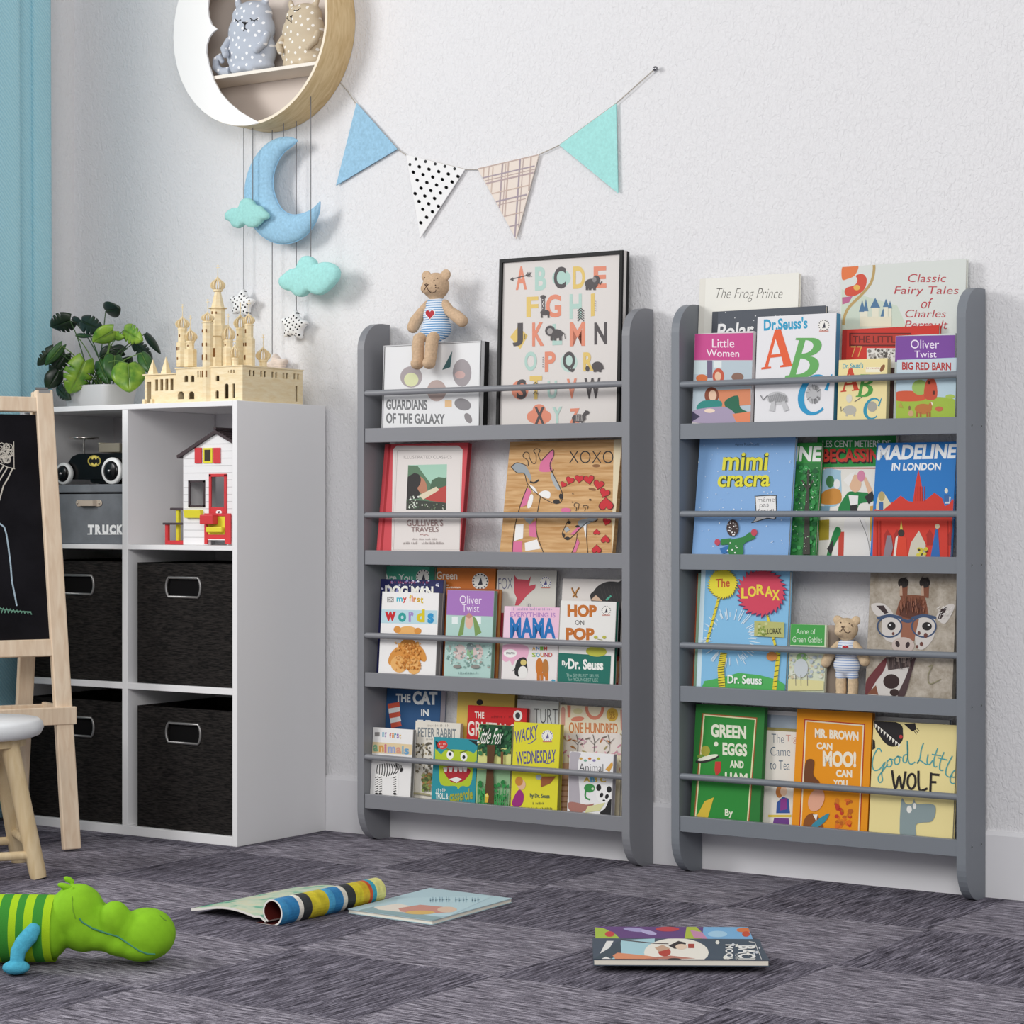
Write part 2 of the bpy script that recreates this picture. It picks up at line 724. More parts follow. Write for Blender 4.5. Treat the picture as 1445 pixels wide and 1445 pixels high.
for k in range(nz):
    for i in range(n):
        fs.append((k * (n + 1) + i, k * (n + 1) + i + 1, (k + 1) * (n + 1) + i + 1, (k + 1) * (n + 1) + i))
mb = MB().add(vs, fs, CURT, True)
o = mb.build('curtain')
so = o.modifiers.new('thick', 'SOLIDIFY')
so.thickness = .003
tag(o, 'teal blue floor-length curtain hanging at the left end of the wall', 'curtain')

# ================================================================ bookcases
GREY = mat('#84858a', .42, .4, var=.03, scale=4)
GREY2 = mat('#7b8087', .42, .4, var=.03, scale=4)
PY0, PY1 = -.118, -.014


def panel_profile(zt):
    p = [(PY1, 0.0)]
    for i in range(11):
        a = R(90 * i / 10)
        p.append((PY0 + .068 - .068 * math.sin(a), .08 - .08 * math.cos(a)))
    for i in range(11):
        a = R(90 * i / 10)
        p.append((PY0 + .072 - .072 * math.cos(a), zt - .066 + .066 * math.sin(a)))
    p.append((PY1, zt))
    return p


def bookcase(label, x0, x1, zt, lips, rails, gm, screws):
    t = thing('bookcase', label, 'bookcase', ((x0 + x1) / 2, PY1, 0), group='grey four-tier bookcases')
    pt = .02
    for xa in (x0, x1 - pt):
        mb = MB().prism([(xa, y, z) for y, z in panel_profile(zt)], (pt, 0, 0), gm)
        sp = mb.build('side_panel', t, bevel=.0015)
        if screws and xa > x0:
            for z in lips:
                for y in (-.085, -.035):
                    s = MB().lathe([(.0022, 0), (.0022, .0006)], mat('#3a3d40', .4, .4), 10, Matrix.Translation((x1, y, z - .017)) @ Matrix.Rotation(R(90), 4, 'Y'))
                    s.lathe([(.0036, 0), (.0036, .0003)], mat('#9aa0a5', .3, .5, 1), 10, Matrix.Translation((x1, y, z - .017)) @ Matrix.Rotation(R(90), 4, 'Y'))
                    s.build('screw', sp)
    xi0, xi1 = x0 + pt, x1 - pt
    for z in lips:
        MB().box(xi0, xi1, -.1155, -.1035, z - .0345, z, gm).build('front_lip', t, bevel=.001)
        MB().box(xi0, xi1, -.1035, PY1, z - .030, z - .018, gm).build('shelf_board', t, bevel=.001)
    for z in rails:
        MB().tube([(xi0, -.110, z), (xi1, -.110, z)], .0072, gm, 14).build('rail', t)
    return t


LX0, LX1, RX0_, RX1_ = -.367, .4035, .511, 1.2025
LLIP, RLIP = [1.0035, .708, .412, .117], [.9955, .7085, .417, .130]
bookcase('grey wooden bookcase holding the framed alphabet poster and teddy on its top shelf', LX0, LX1, 1.262, LLIP, [1.089, .7935, .5015, .2065], GREY, False)
bookcase('blue-grey wooden bookcase holding the giraffe canvas, screws on its right side', RX0_, RX1_, 1.264, RLIP, [1.082, .7965, .5065, .217], GREY2, True)

# ================================================================ cube cabinet and bins
WHITE = mat('#eeedee', .35, .4)
CX0, CX1, CYF, CYB, CZT = -1.286, -.550, -.35, -.013, 1.068
t = thing('cube_cabinet', 'white six-cube storage cabinet holding black bins, with the wooden castle on top', 'cabinet', ((CX0 + CX1) / 2, CYB, 0))
DIV0, DIV1 = -.9265, -.9075
for a, b2 in ((CX0, CX0 + .016), (CX1 - .015, CX1)):
    MB().box(a, b2, CYF, CYB, 0, CZT, WHITE).build('side_panel', t, bevel=.0012)
MB().box(CX0 + .016, CX1 - .015, CYF, CYB, CZT - .013, CZT, WHITE).build('top_panel', t, bevel=.0012)
MB().box(CX0 + .016, CX1 - .015, CYF, CYB, 0, .023, WHITE).build('bottom_panel', t, bevel=.0012)
MB().box(DIV0, DIV1, CYF + .001, CYB - .012, .023, CZT - .013, WHITE).build('divider', t, bevel=.001)
SH = [(.708, .720), (.362, .378)]
for z0, z1 in SH:
    for a, b2 in ((CX0 + .016, DIV0), (DIV1, CX1 - .015)):
        MB().box(a, b2, CYF + .001, CYB - .012, z0, z1, WHITE).build('shelf_board', t, bevel=.001)
MB().box(CX0 + .016, CX1 - .015, CYB - .010, CYB, .023, CZT - .013, mat('#dddbde', .5)).build('back_panel', t)

BINM, nt, b = nodes_mat('bin_fabric', .85, .15)
tc = N(nt, 'TexCoord')
mp = N(nt, 'Mapping')
mp.inputs['Scale'].default_value = (60, 60, 420)
nt.links.new(tc.outputs['Object'], mp.inputs[0])
n1 = N(nt, 'TexNoise')
n1.inputs['Scale'].default_value = 1
n1.inputs['Detail'].default_value = 4
nt.links.new(mp.outputs[0], n1.inputs['Vector'])
r = N(nt, 'ValToRGB')
r.color_ramp.elements[0].position, r.color_ramp.elements[1].position = .35, .75
r.color_ramp.elements[0].color, r.color_ramp.elements[1].color = lin('#0e0d0d'), lin('#332f2d')
nt.links.new(n1.outputs['Fac'], r.inputs[0])
nt.links.new(r.outputs[0], b.inputs['Base Color'])
bp = N(nt, 'Bump')
bp.inputs['Strength'].default_value = .7
bp.inputs['Distance'].default_value = .002
nt.links.new(n1.outputs['Fac'], bp.inputs['Height'])
nt.links.new(bp.outputs[0], b.inputs['Normal'])
DARK = mat('#0d0c0d', .8, .1)


def grid_wall(mb, O, ex, ez, L, H, holes, off, m):
    """a plate L x H with rectangular holes (a0,a1,h0,h1), extruded by off"""
    O, ex, ez, off = Vector(O), Vector(ex), Vector(ez), Vector(off)
    xs = sorted({0, L} | {v for h in holes for v in h[:2]})
    zs = sorted({0, H} | {v for h in holes for v in h[2:]})
    for i in range(len(xs) - 1):
        for j in range(len(zs) - 1):
            cx, cz = (xs[i] + xs[i + 1]) / 2, (zs[j] + zs[j + 1]) / 2
            if any(h[0] < cx < h[1] and h[2] < cz < h[3] for h in holes):
                continue
            q = [O + ex * a + ez * c for a, c in ((xs[i], zs[j]), (xs[i + 1], zs[j]), (xs[i + 1], zs[j + 1]), (xs[i], zs[j + 1]))]
            mb.prism(q, off, m)


def bin_(x0, x1, z0, z1, label, hx, hz):
    t = thing('storage_bin', label, 'storage bin', ((x0 + x1) / 2, -.18, z0), group='black fabric bins in the white cabinet')
    yf, yb, w = -.338, -.04, .004
    H, L = z1 - z0, x1 - x0
    hw, hh = .052, .0235
    mb = MB()
    c = hx - x0
    grid_wall(mb, (x0, yf, z0), (1, 0, 0), (0, 0, 1), L, H, [(c - hw, c + hw, hz - z0 - hh, hz - z0 + hh)], (0, w, 0), BINM)
    mb.box(x0, x1, yb - w, yb, z0, z1, BINM).box(x0, x0 + w, yf + w, yb - w, z0, z1, BINM).box(x1 - w, x1, yf + w, yb - w, z0, z1, BINM)
    mb.box(x0 + w, x1 - w, yf + w, yb - w, z0, z0 + w, BINM)
    mb.build('body', t)
    mb = MB()
    pts = []
    for k in range(9):
        a = R(-60 + 120 * k / 8)
        pts.append((hx + hw - .012 + .016 * math.cos(a) , yf - .001, hz + hh * math.sin(a) / math.sin(R(60))))
    for k in range(9):
        a = R(120 + 120 * k / 8)
        pts.append((hx - hw + .012 + .016 * math.cos(a), yf - .001, hz + hh * math.sin(a) / math.sin(R(60))))
    mb.tube(pts, .0032, mat('#8f8d8c', .35, .5, .6), 8, closed=True)
    mb.build('handle_ring', t)
    MB().box(hx - hw - .002, hx + hw + .002, yf + w + .0005, yf + w + .002, hz - hh - .004, hz + hh + .004, DARK).build('handle_hole_shade', t)  # near-black sheet behind the slot, painted shade for the bin's dark inside
    return t


rt = W(259, 829, -.338)
rb = W(259, 1035, -.338)
lt = W(110, 825, -.338)
lb = W(110, 1025, -.338)
xa, xb = W(194, 880, -.338).x, -.568
la, lb2 = -1.262, -.930
bin_(xa, xb, .3785, W(220, 794, -.338).z, 'black fabric bin with slot handle, middle row right, under the toy house', rt.x, rt.z)
bin_(xa, xb, .0235, W(220, 997, -.338).z, 'black fabric bin with slot handle, bottom row right of the cabinet', rb.x, rb.z)
bin_(la, lb2, .3785, W(130, 792, -.338).z, 'black fabric bin in middle row behind the easel leg, under the grey box', lt.x, lt.z)
bin_(la, lb2, .0235, W(130, 988, -.338).z, 'black fabric bin in bottom row behind the easel leg and stool', lb.x, lb.z)

# grey box with lid
t = thing('keepsake_box', 'grey lidded box lettered TRUCK in the top left cube', 'storage box', (-1.1, -.2, .720))
GB = mat('#72767b', .7, .2, var=.12, scale=25, bump=.2)
bx0, bx1, byf, byb = -1.236, -.930, -.336, -.07
bz1 = W(130, 697, byf).z
lz1 = W(130, 687, byf).z
mb = MB()
mb.box(bx0, bx1, byf, byb, .7205, bz1, GB)
bd = mb.build('body', t, bevel=.002)
mb = MB()
art = Art(mb, (bx0, byf, .7205), (1, 0, 0), (0, 0, 1), (0, -1, 0), (bx1 - bx0 + .2, bz1 - .72), (0, 560, 4.0139))
for i, chx in enumerate('TRUCK'):
    art.text(chx, 498 + i * 41, 724, 534 + i * 41, 780, '#f4f4f4', .075)
for i in range(5):
    art.rect(496 + i * 41, 774, 513 + i * 41, 780, '#f4f4f4')
    art.rect(519 + i * 41, 774, 536 + i * 41, 780, '#f4f4f4') if i != 0 else None
# everything past the box edge is cut away
keep = [i for i, f in enumerate(mb.f) if all(mb.v[k].x < bx1 - .001 for k in f)]
mb.f = [mb.f[i] for i in keep]
mb.mi = [mb.mi[i] for i in keep]
mb.sm = [mb.sm[i] for i in keep]
mb.build('lettering', t)
MB().box(bx0 - .004, bx1 - .0005 + .002, byf - .004, byb + .004, bz1 + .004, lz1 + .006, GB).build('lid', t, bevel=.002)
MB().box(bx0 + .003, bx1 - .003, byf + .003, byb - .003, bz1, bz1 + .004, DARK).build('lid_gap_shade', t)  # black strip standing in for the shade between body and lid
hp = W(126, 710, byf)
mb = MB()
LE = mat('#b9ab9c', .5, .3)
for sx in (-1, 1):
    mb.prism([(hp.x + sx * .030 + dx, byf, hp.z + dz) for dx, dz in ((-.008, -.008), (.008, -.008), (.008, .008), (-.008, .008))], (0, -.003, 0), LE)
    mb.ell((hp.x + sx * .038, byf - .0015, hp.z), (.008, .0016, .008), LE, 14, 8)
    mb.ell((hp.x + sx * .038, byf - .004, hp.z), (.0025, .002, .0025), mat('#d8d0c4', .3, .5, .8), 10, 6)
mb.prism([(hp.x - .028, byf - .004, hp.z - .007), (hp.x + .028, byf - .004, hp.z - .007), (hp.x + .024, byf - .013, hp.z - .007), (hp.x - .024, byf - .013, hp.z - .007)], (0, 0, .014), LE)
mb.build('handle', t, bevel=.001)
BOXTOP = lz1 + .006

# ---------------------------------------------------------------- black toy car on the grey box
CYC = -.215
t = thing('toy_ride_on_car', 'black toy pedal car with white-walled wheels on top of the grey box', 'toy car', (-1.08, CYC, BOXTOP))
BLK = mat('#08080a', .25, .4)
V4 = (0, 560, 4.0139)


def zc(x, y, py=-.3):
    return W(V4[0] + x / V4[2], V4[1] + y / V4[2], py)


yf = -.285
zb = BOXTOP
pr = [(372, 470), (376, 410), (388, 368), (410, 338), (445, 322), (560, 320), (690, 318), (745, 326), (775, 350), (790, 400), (792, 470), (770, 500), (560, 500), (390, 500)]
pts = [zc(x, y, yf) for x, y in pr]
for p in pts:
    p.z = max(p.z, zb + .014)
mb = MB().prism([(p.x, yf, p.z) for p in pts], (0, .125, 0), BLK)
body = mb.build('body', t, bevel=.018, seg=4)
pc = [zc(x, y, yf) for x, y in ((495, 480), (515, 495), (580, 495), (600, 480), (600, 455), (495, 455))]
MB().prism([(p.x, yf + .01, max(p.z, zb + .003)) for p in pc], (0, .1, 0), BLK).build('underbody', t, bevel=.003)
WW = mat('#f2f2f0', .4, .4)
for (wx, wy, wr) in ((362, 445, 66), (635, 428, 79)):
    c = zc(wx, wy, yf - .01)
    r0 = wr / 4.0139 * 5.6 / 3173 * .98
    for side, yy in ((0, yf - .012), (1, yf + .117)):
        cz = zb + r0 + .0005
        M = Matrix.Translation((c.x, yy + .010, cz)) @ Matrix.Rotation(R(90), 4, 'X')
        mb = MB().lathe([(r0 * .6, 0), (r0 * .94, 0), (r0, .003), (r0, .009), (r0 * .95, .0125), (r0 * .6, .012)], WW, 30, M)
        wh = mb.build('wheel', t)
        mb = MB().lathe([(r0 * .74, .011), (r0 * .74, .0135), (r0 * .5, .0165), (r0 * .18, .018)], BLK, 28, M)
        mb.ell((c.x, yy - .009, cz), (.004, .004, .004), mat('#d8d8d8', .2, .5, 1), 12, 8)
        mb.build('hubcap', wh)
CHR = mat('#cfc9c4', .2, .5, 1)
p0, p1 = zc(475, 322, CYC), zc(475, 236, CYC)
MB().tube([p0, p1], .0032, CHR, 10).build('steering_post', t)
mb = MB()
mb.tube([p1 + Vector((.036 * math.cos(a), .036 * math.sin(a), .001)) for a in [R(15 * k) for k in range(24)]], .003, CHR, 8, closed=True)
mb.bar(p1 - Vector((.034, 0, 0)), p1 + Vector((.034, 0, 0)), .004, .003, CHR).bar(p1 - Vector((0, .034, 0)), p1 + Vector((0, .034, 0)), .004, .003, CHR)
mb.build('steering_wheel', t)
q0, q1 = zc(625, 318, CYC), zc(625, 266, CYC)
mb = MB().box(q0.x, q0.x + .075, CYC - .045, CYC - .035, q0.z, q1.z, mat('#8d8778', .5)).box(q0.x, q0.x + .075, CYC + .035, CYC + .045, q0.z, q1.z, mat('#8d8778', .5))
mb.box(q0.x, q0.x + .006, CYC - .045, CYC + .045, q0.z, q1.z + .002, mat('#b4ae98', .4))
mb.build('seat', t, bevel=.002)
mb = MB()
art = Art(mb, (bx0, yf, zb), (1, 0, 0), (0, 0, 1), (0, -1, 0), (.5, .3), V4)
art.ell(534, 363, 37, 32, '#d8c65a')
art.ell(534, 363, 34, 29, '#111111')
art.ell(534, 363, 32, 27, '#e6d36a')
bat = [(504, 357), (513, 347), (522, 344), (519, 353), (527, 355), (530, 348), (532, 345), (534, 347), (536, 345), (538, 348), (541, 355), (549, 353), (546, 344), (555, 347), (564, 357), (564, 370), (556, 380), (548, 384), (551, 376), (545, 372), (540, 378), (534, 385), (528, 378), (523, 372), (517, 376), (520, 384), (512, 380), (504, 370)]
art.poly(bat, '#111111')
mb.build('emblem', t)

# ================================================================ toy house
HY = -.305
t = thing('toy_house', 'white clapboard toy house with dark roof and red door in the top right cube', 'toy house', (-.64, HY, .720))
HW = mat('#ecebec', .5, .3)
x0 = zc(1038, 700, HY).x
xr = -.567
xm = (x0 + xr) / 2 + .012
zap = zc(1190, 212, HY).z
zev = zc(1038, 318, HY).z
zf = .7205
mb = MB()
yb_ = HY + .115
wl, wr_ = zc(1072, 600, HY).x, zc(1160, 600, HY).x
wz0, wz1 = zc(1115, 622, HY).z, zc(1115, 478, HY).z
dl, dr = zc(1190, 600, HY).x, zc(1284, 600, HY).x
dz1 = zc(1230, 440, HY).z
grid_wall(mb, (x0, HY, zf), (1, 0, 0), (0, 0, 1), xr - x0, zev - zf, [(wl - x0, wr_ - x0, wz0 - zf, wz1 - zf), (dl - x0, dr - x0, 0, dz1 - zf)], (0, .004, 0), HW)
mb.prism([(x0, HY, zev), (xr, HY, zev), (xr, HY, zev + .004), (xm, HY, zap), (x0, HY, zev + .004)], (0, .004, 0), HW)
mb.box(x0, x0 + .004, HY + .004, yb_, zf, zev, HW).box(xr - .004, xr, HY + .004, yb_, zf, zev, HW)
line = mat('#c3c1c2', .6)
k = 0
z = zf + .018
while z < zap - .012:
    if z < zev:
        segs = [(x0 + .001, xr - .001)]
        if wz0 < z < wz1:
            segs = [(x0 + .001, wl), (wr_, xr - .001)]
        if z < dz1:
            segs = [(a, min(b_, dl)) if a < dl else (max(a, dr), b_) for a, b_ in segs for _ in (0,)] + ([(dr, xr - .001)])
            if not (wz0 < z < wz1):
                segs = [(x0 + .001, dl), (dr, xr - .001)]
            else:
                segs = [(x0 + .001, wl), (wr_, dl), (dr, xr - .001)]
    else:
        q = (z - zev) / (zap - zev)
        segs = [(x0 + (xm - x0) * q + .003, xr - (xr - xm) * q - .003)]
    for a, b_ in segs:
        if b_ > a:
            mb.box(a, b_, HY - .0006, HY, z, z + .0012, line)
    z += .0175
mb.build('walls', t)
RF = mat('#42363a', .5, .3)
mb = MB()
ye = HY - .008
ez_ = zc(1012, 332, HY).z
ex_ = zc(1012, 332, HY).x
rz = zap + .010
slope = (rz - ez_) / (xm - ex_)
xe = -.5655
ezr = rz - slope * (xe - xm)
mb.prism([(ex_, ye, ez_), (xm, ye, rz), (xm, ye, rz - .008), (ex_ + .002, ye, ez_ - .008)], (0, .135, 0), RF)
mb.prism([(xm, ye, rz), (xe, ye, ezr), (xe, ye, ezr - .008), (xm, ye, rz - .008)], (0, .135, 0), RF)
for j in range(1, 7):
    for sgn in (-1, 1):
        xx = xm + sgn * j * .011
        if xx > xe - .004:
            continue
        zz = rz - slope * abs(xx - xm)
        mb.bar((xx, ye + .002, zz + .0005), (xx, ye + .133, zz + .0005), .003, .003, RF)
mb.bar((xm, ye - .001, rz + .003), (xm, ye + .136, rz + .003), .008, .006, RF)
mb.build('roof', t, bevel=.0008)
RED, YEL = mat('#d23b41', .4, .4), mat('#e3d83a', .4, .4)


def zbox(mb, a, b_, y, d, m):
    p, q = zc(a[0], a[1], HY), zc(b_[0], b_[1], HY)
    mb.box(min(p.x, q.x), max(p.x, q.x), y - d, y, min(p.z, q.z), max(p.z, q.z), m)


mb = MB()
zbox(mb, (1154, 290), (1206, 375), HY, .003, YEL)
zbox(mb, (1163, 300), (1197, 363), HY - .003, .0006, mat('#3a332b', .6))
mb.build('attic_window', t, bevel=.0006)
for a in (1107, 1213):
    mb = MB()
    zbox(mb, (a, 289), (a + 38, 376), HY, .0035, RED)
    mb.build('shutter', t, bevel=.0006)
mb = MB()
for a, b_ in (((1070, 476), (1080, 622)), ((1154, 476), (1162, 622)), ((1070, 474), (1162, 484)), ((1070, 614), (1162, 624))):
    zbox(mb, a, b_, HY, .003, RF)
mb.build('window_frame', t)
mb = MB()
p, q = zc(1056, 640, HY), zc(1150, 686, HY)
mb.prism([(p.x, HY, p.z), (p.x, HY - .012, p.z), (p.x + .002, HY - .009, q.z), (p.x + .002, HY, q.z)], (q.x - p.x, 0, 0), YEL)
mb.build('flower_box', t, bevel=.001)
mb = MB()
for a, b_ in (((1188, 438), (1201, 660)), ((1274, 438), (1286, 660)), ((1188, 436), (1286, 452)), ((1201, 625), (1274, 660))):
    zbox(mb, a, b_, HY, .004, RED)
mb.build('door_frame', t, bevel=.0008)
mb = MB()
zbox(mb, (1172, 660), (1188, 834), HY - .006, .004, RED)
zbox(mb, (1288, 660), (1320, 834), HY - .006, .004, RED)
zbox(mb, (1188, 660), (1288, 676), HY - .006, .004, RED)
zbox(mb, (1188, 780), (1288, 812), HY - .006, .004, RED)
zbox(mb, (1188, 676), (1288, 780), HY - .006, .002, YEL)
zbox(mb, (1196, 806), (1290, 812), HY - .010, .001, mat('#f0ecec'))
dg_ = mb.build('door_gate', t, bevel=.0008)
mb = MB()
zbox(mb, (1176, 668), (1250, 722), HY - .010, .02, RED)
mb.build('mailbox', dg_, bevel=.002)
mb = MB()
zbox(mb, (1195, 735), (1285, 768), HY - .008, .012, YEL)
mb.build('basket', dg_, bevel=.003)
mb = MB()
art = Art(mb, (x0, HY - .004, zf), (1, 0, 0), (0, 0, 1), (0, -1, 0), (.3, .3), V4)
art.ell(1240, 653, 17, 12, '#f3eeee')
art.heart(1240, 653, 8, '#4a3030')
mb.build('heart_sign', t)

t = thing('toy_bench', 'tiny dark-topped red and yellow toy bench beside the toy house', 'toy bench', (-.75, -.28, .720))
DKW = mat('#4c4146', .5)
p, q = zc(955, 712, -.28), zc(1034, 724, -.28)
xh = x0 - .002
MB().box(p.x, xh, -.302, -.2885, q.z, p.z, DKW).build('seat', t, bevel=.0008)
p2, q2 = zc(975, 628, -.28), zc(1034, 641, -.28)
MB().box(p2.x, xh, -.288, -.262, q2.z, p2.z, DKW).build('table_top', t, bevel=.0008)
a, b_ = zc(963, 726, -.28), zc(978, 726, -.28)
MB().box(a.x, b_.x, -.298, -.290, .7205, q.z, RED).build('leg', t)
a, b_ = zc(1003, 641, -.28), zc(1017, 641, -.28)
MB().box(a.x, b_.x, -.284, -.276, .7205, q2.z, YEL).build('leg', t)
a, b_ = zc(963, 815, -.28), zc(1034, 833, -.28)
MB().box(a.x + .008, xh, -.298, -.244, .7205, .7305, RED).build('base', t, bevel=.0008)

# ================================================================ books and pictures standing in the bookcases
PAGES = mat('#ece6d8', .8, .1)


def board(name, label, cat, zs, TL, TR, yb, tilt, th, cover, art=None, V=(0, 0, 1), group=None, spine=None, edge=None, kind='book', xmax=None, inset=.0018, lift=None):
    """a flat book or picture leaning on a shelf: its top corners are given as seen, its foot line is at depth yb"""
    tl = R(tilt)
    S = Vector((0, math.sin(tl), math.cos(tl)))
    NR = Vector((0, -math.cos(tl), math.sin(tl)))
    U = Vector((1, 0, 0))
    O = Vector((0, yb, zs + .0006 + (th * math.sin(tl) if lift is None else lift)))

    def hit(p):
        d = ray(*p)
        return CAMP + d * ((O - CAMP).dot(NR) / d.dot(NR))
    a, b_ = hit(TL), hit(TR)
    a.x = max(a.x, (RX0_ if a.x > .45 else LX0) + .0212)
    if xmax is not None:
        b_.x = min(b_.x, xmax)
    w = b_.x - a.x
    h = ((a - O).dot(S) + (b_ - O).dot(S)) / 2
    M = Matrix.Translation((a.x, O.y, O.z)) @ Matrix.Rotation(-tl, 4, 'X')
    t = thing(name, label, cat, M=M, group=group)
    cm = mat(cover) if isinstance(cover, str) else cover
    mb = MB()
    c = .0016
    if kind == 'book':
        mb.box(0, w, 0, c, 0, h, cm)
        mb.box(0, w, th - c, th, 0, h, cm)
        mb.box(0, c, c, th - c, 0, h, cm if spine is None else mat(spine))
        if edge:
            mb.box(w - .0012, w, c, th - c, 0, h, mat(edge))
    else:
        mb.box(0, w, 0, th, 0, h, cm)
    if art:
        A = Art(mb, (a.x, O.y, O.z), U, S, NR, (w, h), V, M.inverted())
        art(A)
    mb.build('cover' if kind == 'book' else 'panel', t, local=True)
    if kind == 'book':
        MB().box(c + .0002, w - inset, c + .0002, th - c - .0002, .0012, h - inset, PAGES).build('pages', t, local=True)
    return t, M, w, h


def badge(A, x, y, r, ring='#3b3b48'):
    A.ell(x, y, r, r * 1.02, '#efece6')
    for k in range(14):
        a = 2 * math.pi * k / 14
        A.ell(x + r * .86 * math.cos(a), y + r * .86 * math.sin(a), r * .1, r * .1, ring, 0, 8)
    A.poly([(x - r * .3, y + r * .5), (x + r * .1, y - r * .5), (x + r * .3, y + r * .4)], ring)
    A.rect(x - r * .8, y + r * .9, x + r * .8, y + r * 1.06, '#c87a6a')


ABCP = {  # slab-serif capitals, outline then counters
    'A': ([(0, 0), (.3, 0), (.3, .05), (.2, .06), (.27, .28), (.62, .28), (.68, .06), (.58, .05), (.58, 0), (1, 0), (1, .05), (.93, .06), (.6, 1), (.42, 1), (.1, .06), (0, .05)], [(.31, .36), (.44, .76), (.59, .36)]),
}


def slabA(A, x0, y0, x1, y1, c, bg, dy=0):
    f = lambda p: (x0 + p[0] * (x1 - x0), y1 - p[1] * (y1 - y0) + dy * p[0])
    A.poly([f(p) for p in ABCP['A'][0]], c)
    A.poly([f(p) for p in ABCP['A'][1]], bg)


def slabB(A, x0, y0, x1, y1, c, bg, sh=.25):
    f = lambda u, v: (x0 + (u + sh * (v - .5)) * (x1 - x0), y1 - v * (y1 - y0))
    top = [(.1, 1), (0, .96), (.12, .95), (.12, .05), (0, .04), (0, 0), (.55, 0)]
    r1 = [(.55 + .42 * math.cos(R(a)), .27 + .27 * math.sin(R(a))) for a in range(-90, 91, 15)]
    r2 = [(.52 + .36 * math.cos(R(a)), .77 + .23 * math.sin(R(a))) for a in range(-90, 91, 15)]
    A.poly([f(*p) for p in [(0, 0), (0, .05), (.12, .06), (.12, .94), (0, .95), (0, 1)] + r2[::-1] + r1[::-1]], c)
    A.poly([f(.32 + .36 * math.cos(R(a)) * (1 if abs(a) <= 90 else .05), .28 + .2 * math.sin(R(a))) for a in range(-90, 91, 15)], bg)
    A.poly([f(.32 + .30 * math.cos(R(a)), .77 + .17 * math.sin(R(a))) for a in range(-90, 91, 15)], bg)


def slabC(A, x0, y0, x1, y1, c, sh=.2):
    f = lambda u, v: (x0 + (u + sh * (v - .5)) * (x1 - x0), y1 - v * (y1 - y0))
    o = [(.55 + .5 * math.cos(R(a)), .5 + .5 * math.sin(R(a))) for a in range(50, 316, 12)]
    i = [(.60 + .36 * math.cos(R(a)), .5 + .42 * math.sin(R(a))) for a in range(50, 316, 12)]
    for k in range(len(o) - 1):
        A.poly([f(*o[k]), f(*o[k + 1]), f(*i[k + 1]), f(*i[k])], c)
        A.k -= 1
    A.k += 1
    A.poly([f(.82, .62), f(.95, 1), f(.99, 1), f(.92, .60)], c)


# ---------- left bookcase, top shelf
Z1, Z2, Z3, Z4 = [z - .018 for z in LLIP]
V = (500, 340, 5.159)


def pic_frame(label, zs, TL, TR, yb, tilt, th, art, V, fw, deep, front, side, paper):
    t, M, w, h = board('framed_picture', label, 'framed picture', zs, TL, TR, yb, tilt, th * .4, paper, art, V, kind='panel', lift=(th - deep) * math.sin(R(tilt)))
    # the picture sits inside: frame bars around it, in local coordinates
    bars = (('frame', 0, fw, 0, h), ('frame', w - fw, w, 0, h), ('frame', fw, w - fw, 0, fw), ('frame', fw, w - fw, h - fw, h))
    mb = MB()
    for _, a, b_, c, d in bars:
        mb.box(a, b_, -deep, .0, c, d, side)
        mb.box(a + .0004, b_ - .0004, -deep - .0006, -deep, c + .0004, d - .0004, front)
    mb.box(0, w, th * .4 + .0002, th - deep, 0, h, side)
    mb.build('frame', t, local=True)
    return t, M, w, h


def art_space(A):
    A.full('#e6e6e7')
    A.text('GUARDIANS', 232, 1153, 532, 1228, '#77787a', .035, 3)
    A.text('OF THE GALAXY', 232, 1252, 660, 1328, '#77787a', .035, 8)
    # plain pastel blobs where the print has its little figures
    A.ell(415, 990, 80, 78, '#a99fa1')
    A.ell(415, 1010, 52, 50, '#d9dcae')
    A.ell(600, 1090, 70, 78, '#b9a5a0')
    A.ell(785, 960, 68, 100, '#a0999c')
    A.ell(770, 975, 38, 28, '#c9a9a5')
    A.rect(660, 1160, 710, 1210, '#e3bd8e')
    A.ell(790, 1190, 62, 42, '#8a878a', .3)
    A.ell(830, 1290, 24, 40, '#8f8a8c', -.5)
    A.poly([(640, 940), (715, 800), (700, 920)], '#47696c')


pic_frame('wide black-edged framed print reading GUARDIANS OF THE GALAXY, under the seated teddy', Z1, (542, 484.6), (679.5, 483.6), -.083, 2.5, .034, art_space, V,
          .0035, .0015, mat('#b9b9bb', .35, .5), mat('#131314', .4, .4), '#e6e6e7')
V = (680, 340, 5.1615)
LT = dict(c='#e08e74', t='#b2d0c6', k='#565152', y='#e0c271')


